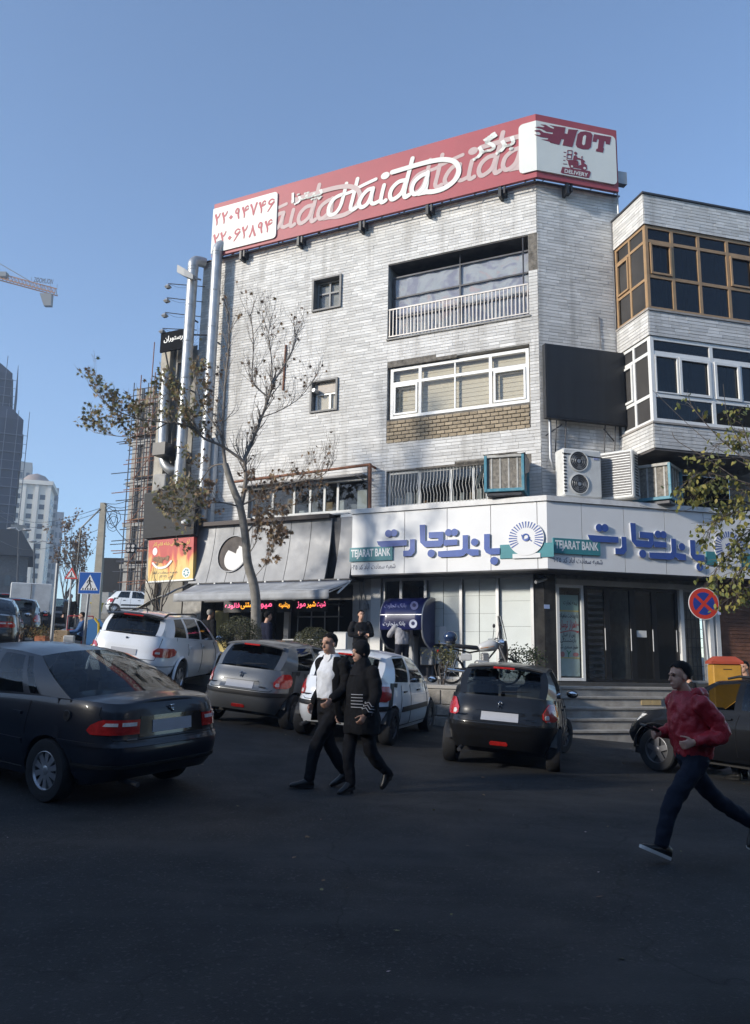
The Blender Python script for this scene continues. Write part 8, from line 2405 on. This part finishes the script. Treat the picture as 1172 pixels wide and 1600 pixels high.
def net_tower():
    for lab, px0, px1, pyt, Y, dp, ro in (('tall dark blue netted tower under construction at the left edge', -90, 15, 575, 150, 22, 24), ('lower wing of the netted tower, stepped out to the right', -60, 33, 650, 143, 18, 24)):
        T, w, H = tower_block('netted_tower', lab, 'building', px0, px1, pyt, Y, dp, NET, floor=3.3, slabm=mat('slab_blue', (.03, .04, .07), .8), rot=radians(ro))
        b = MB(); k = 0
        x = -w
        while x <= w + .1: b.tube([(x, -.9, 0), (x, -.9, H + (1.5 if k % 3 else 3.2))], .07, 4); x += 2.0; k += 1
        for q in range(int(H / 1.65)): b.tube([(-w - .4, -.9, q * 1.65), (w + 1.0, -.9, q * 1.65)], .05, 4)
        y = -.9
        while y < dp: b.tube([(w + .9, y, 0), (w + .9, y, H + 1.5)], .06, 4); y += 2.2
        tag(b.build('scaffold', mat('far_tube', (.10, .12, .16), .7), T), kind='stuff')
        b = MB(); b.rings([[(-w, 0, H), (w, 0, H), (w, dp, H), (-w, dp, H)], [(-w, 1, H + 2.5), (w * .55, 1, H + 2.5), (w * .55, dp - 1, H + 2.5), (-w, dp - 1, H + 2.5)]]); b.build('netted_top', NET, T)
net_tower()
CREAM = mat('cream_stone', (.74, .71, .64), .8, var=.08, vs=.1)
T, w, H = tower_block('apartment_tower', 'cream stone apartment tower with rows of windows far down the street', 'building', 22, 76, 757, 230, 14, CREAM, 13, 3, hw=(.42, .5), rot=radians(16))
for j in range(4): b = MB(); b.box(-w + 2 * w * j / 3 - .5, -w + 2 * w * j / 3 + .5, -.6, 0, 0, H); b.build('pilaster', CREAM, T)
b = MB(); b.box(-w - 1, w + 1, -1, 15, H, H + 1.2); b.build('cornice', CREAM, T)
b = MB(); b.lathe([(w * .8, 0), (w * .75, 1.2), (w * .5, 2.6), (.2, 3.4)], 18, (w * .1, 6, H + 1.2), 'Z', True); b.build('dome', mat('dome_brown', (.30, .24, .21), .7), T, smooth=40)
tower_block('apartment_tower', 'pale narrow tower peeping up behind the cream tower', 'building', 30, 50, 722, 270, 12, mat('grey_far', (.36, .37, .36), .8), 14, 2, rot=radians(22))
tower_block('apartment_tower', 'blue grey slab tower right of the cream tower', 'building', 76, 92, 762, 250, 20, mat('blue_far', (.26, .28, .31), .8), 15, 2, rot=radians(22))
tower_block('apartment_tower', 'lower hazy block behind the far trees', 'building', 88, 100, 800, 300, 30, mat('blue_far2', (.28, .30, .33), .8), 10, 2, rot=radians(22))
T, w, H = tower_block('low_house', 'dark low house with a pitched roof under the netted tower', 'house', -30, 42, 868, 95, 12, mat('dark_house', (.09, .09, .095), .9, var=.3), 2, 4, rot=radians(24))
b = MB(); b.prism([(-w - .8, H), (w + .8, H), (w * .6, H + 3), (-w * .6, H + 3)], 0, 1); b.V = [Vector((v.x, -1 + v.z * 13, v.y)) for v in b.V]; b.build('roof', mat('dark_roof', (.05, .05, .055), .8), T)
tower_block('low_house', 'grey stone block behind the street lamps', 'house', 18, 40, 820, 110, 10, mat('stone_house', (.22, .22, .21), .9, var=.2), 4, 2, rot=radians(22))
tower_block('roadside_shed', 'dark open fronted shed roof behind the concrete pole', 'shed', 155, 222, 872, 58, 6, mat('shed_dark', (.03, .03, .032), .9), 0, 0)
tower_block('wall_block', 'pale concrete wall behind the yellow bin', 'wall', 128, 170, 925, 52, 1, mat('pale_concrete', (.34, .335, .32), .9, var=.15))

def crane():
    Y = 165
    p = [at(x, y, Y) for x, y in ((-60, 420), (0, 436), (88, 460))]
    T = thing('tower_crane', 'tower crane jib reaching in from the left against the sky', 'crane', (p[0].x, Y, gz(p[0].x, Y)))
    O = Vector(T.location); A, B = p[0] - O, p[2] - O; d = (B - A).normalized(); up = Z_
    YC = mat('crane_yellow', (.30, .13, .04), .6, var=.2); GC = mat('crane_grey', (.15, .155, .16), .7)
    n = 26
    for off in (Vector((0, -.7, 0)), Vector((0, .7, 0)), Vector((0, 0, 1.3))): b = MB(); b.tube([A + off, B + off], .14, 5); b.build('chord', YC, T)
    b = MB()
    for k in range(n):
        q0, q1 = A.lerp(B, k / n), A.lerp(B, (k + 1) / n); m = q0.lerp(q1, .5) + Vector((0, 0, 1.3))
        for y in (-.7, .7): b.tube([q0 + Vector((0, y, 0)), m, q1 + Vector((0, y, 0))], .07, 4)
    tag(b.build('lacing', YC, T), kind='stuff')
    e = at(72, 468, Y) - O
    b = MB(); b.rings([[(e.x - 1.3, e.y - .6, e.z + 1.2), (e.x + 1.3, e.y - .6, e.z + 1.2), (e.x + 1.3, e.y + .6, e.z + 1.2), (e.x - 1.3, e.y + .6, e.z + 1.2)], [(e.x - .2, e.y - .5, e.z - 1.6), (e.x + 1.4, e.y - .5, e.z - 1.6), (e.x + 1.4, e.y + .5, e.z - 1.6), (e.x - .2, e.y + .5, e.z - 1.6)]]); b.build('counterweight', GC, T)
    b = MB(); q = at(6, 434, Y) - O; b.cbox(q + Vector((-.5, 0, .6)), (2.6, 1.4, 1.2), .1); b.build('winch_house', GC, T)
    b = MB(); b.tube([at(-60, 380, Y) - O, at(0, 412, Y) - O, at(48, 440, Y) - O], .10, 4); b.build('tie_rod', GC, T)
    for x in (48, 57, 66, 78, 88): q = A.lerp(B, (x + 60) / 148); b = MB(); b.tube([q, q + Vector((0, 0, 2.4))], .05, 4); b.build('rail_post', GC, T)
    M = Matrix.Translation(at(54, 452, Y) - O + Vector((0, -.8, 1.7))) @ Matrix.Rotation(radians(6), 4, 'Y') @ Matrix.Rotation(pi / 2, 4, 'X')
    text('maker_name', 'ZOOMLION', M, 0, 4.2, -.35, .75, 0, BLACKM, T, bold=.03)
    b = MB(); b.box(-1, 1, -1, 1, 0, A.z); b.build('mast', YC, T)
crane()

def poles():
    P = thing('utility_pole', 'leaning concrete utility pole with coiled black cables', 'pole', at(148, 985, 36)); O = Vector(P.location)
    b0, t0 = Vector((0, 0, -.5)), at(162, 786, 36) - O
    b = MB(); b.rings([[b0 + Vector((x * .2, y * .16, 0)) for x, y in ((-1, -1), (1, -1), (1, 1), (-1, 1))], [t0 + Vector((x * .12, y * .1, 0)) for x, y in ((-1, -1), (1, -1), (1, 1), (-1, 1))]]); b.build('shaft', mat('pole_concrete', (.36, .33, .27), .9, var=.15), P)
    rs = random.Random(9)
    for k in range(4):
        r_ = .22 + .08 * rs.random(); c_ = t0.lerp(b0, .08 + .02 * k) + Vector((.5 + rs.uniform(-.2, .2), -.2, -.1)); b = MB()
        b.tube([c_ + Vector((r_ * cos(q) * rs.uniform(.9, 1.2), rs.uniform(-.1, .1), r_ * 1.5 * sin(q))) for q in [6.28 * i / 14 for i in range(15)]], .014, 4); b.build('cable_coil', BLACKM, P)
    b = MB(); b.tube([t0 - Vector((.1, .1, .3)), t0 + Vector((-.9, -.1, -1.2)), t0 + Vector((-.95, 0, -3)), t0 + Vector((-.8, 0, -5.5))], .035, 5); b.build('drop_cable', BLACKM, P, smooth=60)
    b = MB()
    for x, y in ((0, 797), (0, 806), (0, 845)): 
        e = at(x, y, 70) - O; s_ = t0 + Vector((0, 0, -.2 - (y - 797) * .02)); b.tube([s_.lerp(e, t / 8) - Vector((0, 0, .9 * sin(pi * t / 8))) for t in range(9)], .014, 4)
    for x, y, YY in ((215, 800, 34), (222, 780, 32), (230, 760, 30), (205, 850, 35)):
        e = at(x, y, YY) - O; b.tube([t0.lerp(e, t / 6) - Vector((0, 0, .3 * sin(pi * t / 6))) for t in range(7)], .014, 4)
    tag(b.build('wires', BLACKM, P), kind='stuff')
    for lab, xb, yb, xt, yt, arms, Y in (('double armed street lamp nearest the left edge', 26, 930, 30, 830, ((-12, -4), (12, -2)), 75), ('street lamp with one long arm right of the double armed one', 52, 930, 54, 850, ((-3, -4), (24, -2)), 82)):
        L_ = thing('street_lamp', lab, 'lamp', at(xb, 985, Y), 0, 'distant street lamps'); O = Vector(L_.location); t = at(xt, yt, Y) - O
        b = MB(); b.tube([(0, 0, -.5), t], [.13, .08], 6); b.build('post', DARKM, L_)
        for dx, dy in arms:
            e = at(xt + dx, yt + dy, Y) - O; b = MB(); b.tube([t, t.lerp(e, .5) + Vector((0, 0, .25)), e], .05, 5); b.ell(e, (.45, .2, .12), 8, 6); b.build('arm', GREYM, L_)
    F_ = thing('quad_floodlight', 'box of four floodlights on the scaffold side of the street', 'lamp', at(205, 857, 30)); b = MB(); b.cbox((0, 0, 0), (.36, .15, .34), .02); b.build('housing', BLACKM, F_)
    for x in (-.085, .085):
        for z in (-.08, .08): b = MB(); b.lathe([(.06, -.08), (.06, -.09), (.01, -.09)], 12, (x, 0, z), 'Y'); b.build('lens', CLEARL, F_)
    b = MB(); b.tube([(.1, 0, 0), (1.2, .1, .1)], .03); b.build('bracket', DARKM, F_)
poles()

def road_signs():
    BS = mat('sign_blue_bright', (.012, .09, .36), .45, var=.05); WS = mat('sign_face_white', (.7, .71, .72), .5); RS = MATS['sign_bright_red']
    c = at(140.5, 911, 22); zb = gz(c.x, c.y)
    S = thing('crossing_sign', 'square blue pedestrian crossing sign on a grey post', 'road sign', (c.x, c.y, zb)); h = c.z - zb; r = .30
    b = MB(); b.tube([(-.06, 0, -.1), (0, .03, h + .28)], .035, 10); b.build('post', GREYM, S, smooth=40)
    F = Matrix.Translation((0, -.02, h)) @ Matrix.Rotation(pi / 2, 4, 'X')
    b = MB(F); b.box(-r, r, -r, r, -.012, 0); b.build('plate', WS, S)
    b = MB(F); b.box(-r + .012, r - .012, -r + .012, r - .012, .0005, .002); b.build('blue_face', BS, S)
    b = MB(F); b.prism([(-.24, -.20), (.24, -.20), (0, .23)], .0022, .0035); b.build('triangle', WS, S)
    b = MB(F)
    b.ngon((-.01, .135), .024, 12, .0037, .005)
    for Q, w_ in (([(-.01, .10), (-.005, .05), (.0, .0)], .022), ([(.0, .0), (-.03, -.05), (-.075, -.12)], .014), ([(.0, .0), (.03, -.05), (.045, -.12)], .014), ([(-.01, .09), (-.05, .05), (-.07, .0)], .010), ([(-.01, .09), (.03, .05), (.065, .03)], .010)): stroke(b, Q, w_, .005)
    b.build('walker', BLACKM, S, fix=False)
    for k in range(6): b = MB(F); x = -.19 + k * .066; b.prism([(x, -.19), (x + .04, -.19), (x + .035, -.135), (x + .012, -.135)], .0037, .005); b.build('stripe', BLACKM, S)
    c = at(112, 897, 31); zb = gz(c.x, c.y)
    S = thing('warning_sign', 'small triangular warning sign left of the blue crossing sign', 'road sign', (c.x, c.y, zb)); h = c.z - zb
    b = MB(); b.tube([(0, 0, -.1), (0, .03, h + .1)], .035, 8); b.build('post', GREYM, S)
    F = Matrix.Translation((0, -.03, h)) @ Matrix.Rotation(pi / 2, 4, 'X')
    b = MB(F); b.prism([(-.26, -.19), (.26, -.19), (0, .26)], -.01, 0); b.build('plate', RS, S); b = MB(F); b.prism([(-.17, -.135), (.17, -.135), (0, .15)], .001, .003); b.build('face', WS, S)
    b = MB(F); b.ngon((0, .06), .02, 8, .004, .006); stroke(b, [(0, .04), (0, -.02), (-.03, -.09)], .014, .006); stroke(b, [(0, -.02), (.03, -.09)], .012, .0065); stroke(b, [(-.08, -.11), (.08, -.11)], .012, .007); b.build('symbol', BLACKM, S, fix=False)
    c = at(82, 985, 24); S = thing('bare_post', 'plain grey steel post left of the seller', 'post', (c.x, c.y, gz(c.x, c.y))); e = at(90, 880, 24) - Vector(S.location); b = MB(); b.tube([(0, 0, -.1), e], .05, 8); b.build('shaft', GREYM, S); b = MB(); b.tube([e, e + Vector((0, 0, .06))], .06, 8); b.build('cap', DARKM, S)
road_signs()

def roadside():
    z = lambda v: gz(v.x, v.y)
    c = at(150, 965, 46); Bn = thing('yellow_bin', 'yellow plastic waste bin by the far wall', 'bin', (c.x, c.y, at(150, 961, 46).z)); YB = mat('bin_yellow', (.55, .40, .03), .5)
    b = MB(); b.rings([[(x * q, y * q, hh) for x, y in ((-1, -1), (1, -1), (1, 1), (-1, 1))] for q, hh in ((.20, 0), (.26, .62))]); b.build('tub', YB, Bn); b = MB(); b.cbox((0, 0, .66), (.62, .62, .08), .02); b.build('lid', YB, Bn)
    # terrace with its wall under the far white car
    t0 = at(160, 958, 47); t1 = at(262, 955, 44)
    W = thing('terrace_wall', 'low stone terrace wall below the far white hatchback', 'wall', (t0.x, t0.y, 0)); b = MB()
    b.box(-.5, t1.x - t0.x + 1, -1.2, 8, 1, t0.z - .02); b.build('block', CONC, W)
    for k in range(8):
        for q in range(3): b = MB(); b.tone = ((k * 5 + q * 3) % 7) / 7; b.cbox((k * .55 + (q % 2) * .27, -1.22, t0.z - .25 - q * .38), (.53, .05, .36), .012); b.build('stone_block', MATS['rough_stone'], W)
    c = at(203, 957, 48)
    cc = hatch206('white_hatchback', 'white hatchback parked side-on on the terrace in the distance', (c.x + .9, c.y, 0), 0, WHITEC, grp='cars further down the street'); cc.root.matrix_world = Matrix.Translation((c.x + .35, c.y + .6, t0.z)) @ Matrix.Rotation(radians(8), 4, 'Z')
    # red guard rail
    c = at(104, 990, 29); Rl = thing('red_guard_rail', 'red steel guard rail beside the seller', 'railing', (c.x, c.y, z(c))); RP = mat('rail_red', (.30, .02, .025), .5, var=.2)
    for x in (0, .55, .9): b = MB(); b.tube([(x, 0, -.1), (x, 0, 1.0)], .022, 6); b.build('post', RP, Rl)
    for h in (.5, 1.0): b = MB(); b.tube([(0, 0, h), (.9, 0, h)], .02, 6); b.build('rail', RP, Rl)
    # seller's goods
    c = at(66, 1000, 24.5); Fl = thing('flower_tub', 'orange tub of dried flowers at the kerb', 'tub', (c.x, c.y, z(c))); b = MB(); b.cbox((0, 0, .22), (.34, .34, .44), .02); b.build('tub', mat('tub_orange', (.40, .14, .06), .6), Fl)
    rs = random.Random(6); b = MB()
    for k in range(500): q = Vector((rs.gauss(0, .22), rs.gauss(0, .16), .55 + rs.gauss(0, .10))); leaf_into(b, q, .05, SMALL, rs, rs.random())
    tag(b.build('flowers', leafmat('dry_flower', [(.25, .10, .03), (.20, .17, .05), (.08, .07, .02)]), Fl, fix=False), kind='stuff')
    for lab, px, Y, m_, sz in (('blue and white printed carton in front of the seller', 94, 24, mat('carton_blue', (.08, .25, .42), .6, var=.6, vs=9), (.42, .35, .30)), ('brown carton behind the printed one', 96, 25.4, GOODS[0], (.4, .4, .62)), ('pale sack leaning near the seller', 108, 25.2, GOODS[1], (.3, .3, .5))):
        c = at(px, 1000, Y); Bx = thing('carton', lab, 'box', (c.x, c.y, z(c)), .2); b = MB(); b.cbox((0, 0, sz[2] / 2), sz, .015); b.build('body', m_, Bx); b = MB(); b.cbox((0, 0, sz[2] + .008), (sz[0] * .96, sz[1] * .45, .012)); b.build('flap', m_, Bx)
    # blue and yellow phone hood
    c = at(147, 1000, 24); Ph = thing('phone_booth', 'blue and yellow curved telephone hood behind the white estate', 'phone booth', (c.x, c.y, z(c))); BH = mat('phone_blue', (.05, .16, .36), .4); YH = mat('phone_yellow', (.6, .42, .03), .4)
    b = MB(); b.tube([(0, 0, -.1), (0, 0, 1.0)], .04, 8); b.build('post', GREYM, Ph); prof = [(.0, .35), (.12, .42), (.2, .7), (.18, 1.0), (.05, 1.15), (-.15, 1.1), (-.15, .35)]
    for y in (-.22, .2): b = MB(Matrix.Rotation(pi / 2, 4, 'X')); b.prism([(x, h) for x, h in prof], y, y + .03); b.build('side', BH, Ph)
    b = MB(); b.tube([(x, -.24, h) for x, h in prof[:5]], .035, 6); b.build('rim', YH, Ph, smooth=50); b = MB(); b.cbox((-.1, 0, .75), (.12, .36, .5), .02); b.build('phone', GREYM, Ph)
    # kerb island
    c0, c1 = at(40, 1010, 22), at(110, 975, 40)
    for k in range(14):
        p, q = c0.lerp(c1, k / 14), c0.lerp(c1, (k + 1) / 14); Kb = MB(); p.z, q.z = z(p), z(q)
        n_ = (q - p).cross(Z_).normalized() * .15
        Kb.rings([[p - n_, p + n_, p + n_ + Z_ * .16, p - n_ + Z_ * .16], [q - n_, q + n_, q + n_ + Z_ * .16, q - n_ + Z_ * .16]]); o = Kb.build('kerb', STEP); tag(o, kind='structure')
roadside()

# traffic queue on the far left
G_ = 'cars further down the street'
def put(cobj, px, py, Y, head):
    c = at(px, py, Y); cobj.root.matrix_world = Matrix.Translation((c.x, c.y, gz(c.x, c.y))) @ Matrix.Rotation(pi / 2 - head, 4, 'Z') @ Matrix.Rotation(radians(-3), 4, 'Y')
put(saloon('dark_saloon', 'nearest dark saloon in the queue at the left edge', (0, 0, 0), DKGRN, G_, False, DRIM, False), -22, 1000, 21.5, radians(-20))
put(hatch206('dark_hatchback', 'dark hatchback ahead of the nearest queued saloon', (0, 0, 0), 0, DKGRN, DRIM, grp=G_, bump=DKGRN), 22, 985, 27, radians(-22))
put(saloon('dark_saloon', 'black saloon further along the queue beside the walking man', (0, 0, 0), BLACKC, G_, False, DRIM, False), 88, 975, 42, radians(-20))
put(hatch206('pale_hatchback', 'pale blue grey hatchback at the head of the queue', (0, 0, 0), 0, GREYC, RIM, grp=G_), 6, 975, 40, radians(-22))
def truck():
    c = at(47, 978, 38); T = thing('box_truck', 'small white box lorry in the queue of traffic', 'lorry', (0, 0, 0), 0, G_)
    WB = mat('lorry_white', (.62, .63, .63), .5, var=.06, dirt=.3, ds=1.2)
    b = MB(); b.cbox((-.5, 0, 1.40), (2.7, 1.72, 1.30), .03); b.build('box', WB, T); b = MB(); b.box(-1.87, -1.855, -.8, .8, .78, 1.3); b.build('tailboard', WB, T); b = MB(); b.box(-1.87, -1.856, -.01, .01, 1.32, 2.02); b.build('door_gap', SEAMC, T)
    b = MB(); b.rings([[(.9, y, .5), (.9, y, 1.9), (1.35, y, 1.85), (1.75, y, 1.2), (1.85, y, .5)] for y in (-.8, .8)]); b.build('cab', mat('lorry_cab', (.05, .09, .2), .35, coat=.6), T)
    b = MB(); b.box(-1.8, 1.6, -.5, .5, .42, .74); b.build('chassis', DARKM, T); b = MB(); b.box(-1.9, -1.84, -.8, .8, .42, .55); b.build('bumper', DARKM, T)
    for x in (-1.2, 1.2):
        for y in (-.75, .75): b = MB(); b.lathe([(.18, -.1), (.33, -.1), (.35, 0), (.33, .1), (.18, .1)], 18, (x, y, .35), 'Y', True); b.build('wheel', RUBBER, T, smooth=40)
    for y in (-.7, .7): b = MB(); b.cbox((-1.9, y, .66), (.04, .16, .1), .01); b.build('tail_light', REDL, T)
    T.location = (c.x, c.y, gz(c.x, c.y) - .12); T.rotation_euler = (0, 0, radians(110))
truck()

# unseen blocks, added to shade the road and darken reflections in glass and paintwork
def add_unseen_block(label, x0, x1, y0, y1, h, face, m_):
    T = thing('unseen_block', label, 'building', ((x0 + x1) / 2, (y0 + y1) / 2, 0)); w, d = (x1 - x0) / 2, (y1 - y0) / 2
    b = MB(); b.box(-w, w, -d, d, -3, h); b.build('wall', m_, T)
    for k in range(int((h - 4) / 3.2) + 1):
        for j in range(6):
            b = MB()
            if face == 'n': q = -d + 2 * d * (j + .5) / 6; b.box(-w - .03, -w + .05, q - d / 9, q + d / 9, 1.2 + k * 3.2, 3.0 + k * 3.2)
            elif face == 'x': q = -d + 2 * d * (j + .5) / 6; b.box(w - .05, w + .03, q - d / 9, q + d / 9, 1.2 + k * 3.2, 3.0 + k * 3.2)
            else: q = -w + 2 * w * (j + .5) / 6; b.box(q - w / 9, q + w / 9, d - .05, d + .03, 1.2 + k * 3.2, 3.0 + k * 3.2)
            b.build('window', MATS['far_window'], T)
BB1, BB2, BB3 = mat('block_buff', (.30, .27, .23), .9, var=.15, vs=.5), mat('block_grey', (.12, .12, .118), .9, var=.15, vs=.5), mat('block_brick', (.085, .075, .07), .9, var=.15, vs=.5)
add_unseen_block('unseen buff block added on the left to shade the road', -36, -21, -38, -10, 17, 'x', BB1)
add_unseen_block('unseen lower grey block added on the left to shade the navy saloon', -36, -21.3, -2.0, 3.2, 9.4, 'x', BB2)
add_unseen_block('tall grey block out of view on the right, added to darken reflections in the bank doors', 27, 42, -18, 13, 15, 'n', BB2)
add_unseen_block('unseen low block added beside the buff one to darken reflections in the navy saloon', -36, -21.2, -9.9, -2.1, 7, 'x', BB3)
add_unseen_block('unseen low block added further on to darken reflections in the dark crossover', -36, -21.2, 3.4, 14, 6.4, 'x', BB3)
add_unseen_block('unseen brick block added behind the viewer to darken window reflections', -20, 8, -40, -24, 15, 'y', BB3)
add_unseen_block('unseen grey block added behind the viewer on the right to darken window reflections', 10, 34, -38, -22, 18, 'y', BB2)

# scraps and leaves on the road
rs = random.Random(31); b = MB(); c2 = MB()
for k in range(150):
    x, y = rs.uniform(-5, 6), rs.uniform(4.2, 17); p = Vector((x, y, gz(x, y) + .006)); n_ = Vector((rs.uniform(-.4, .4), rs.uniform(-.4, .4), 1)).normalized()
    if k % 3: leaf_into(b, p, rs.uniform(.02, .07), plane_leaf_poly() if k % 2 else OVAL, rs, rs.random(), 0, n_)
    else: leaf_into(c2, p, rs.uniform(.01, .028), SMALL, rs, .5, 0, n_)
tag(b.build('fallen_leaves', PLANELEAF, fix=False), kind='stuff'); tag(c2.build('paper_scraps', GHOST, fix=False), kind='stuff')

# ------------------------------------------------------------------ air
hz = bpy.data.materials.new('haze'); hz.use_nodes = True
hn = hz.node_tree.nodes; hn.remove(hn['Principled BSDF'])
pv = hn.new('ShaderNodeVolumePrincipled'); pv.inputs['Color'].default_value = (.66, .79, .98, 1); pv.inputs['Density'].default_value = .0012; pv.inputs['Anisotropy'].default_value = .2
hz.node_tree.links.new(pv.outputs[0], hn['Material Output'].inputs['Volume'])
b = MB(); b.box(-345, 215, -75, 445, -12, 118); o = b.build('haze', hz); tag(o, kind='stuff')
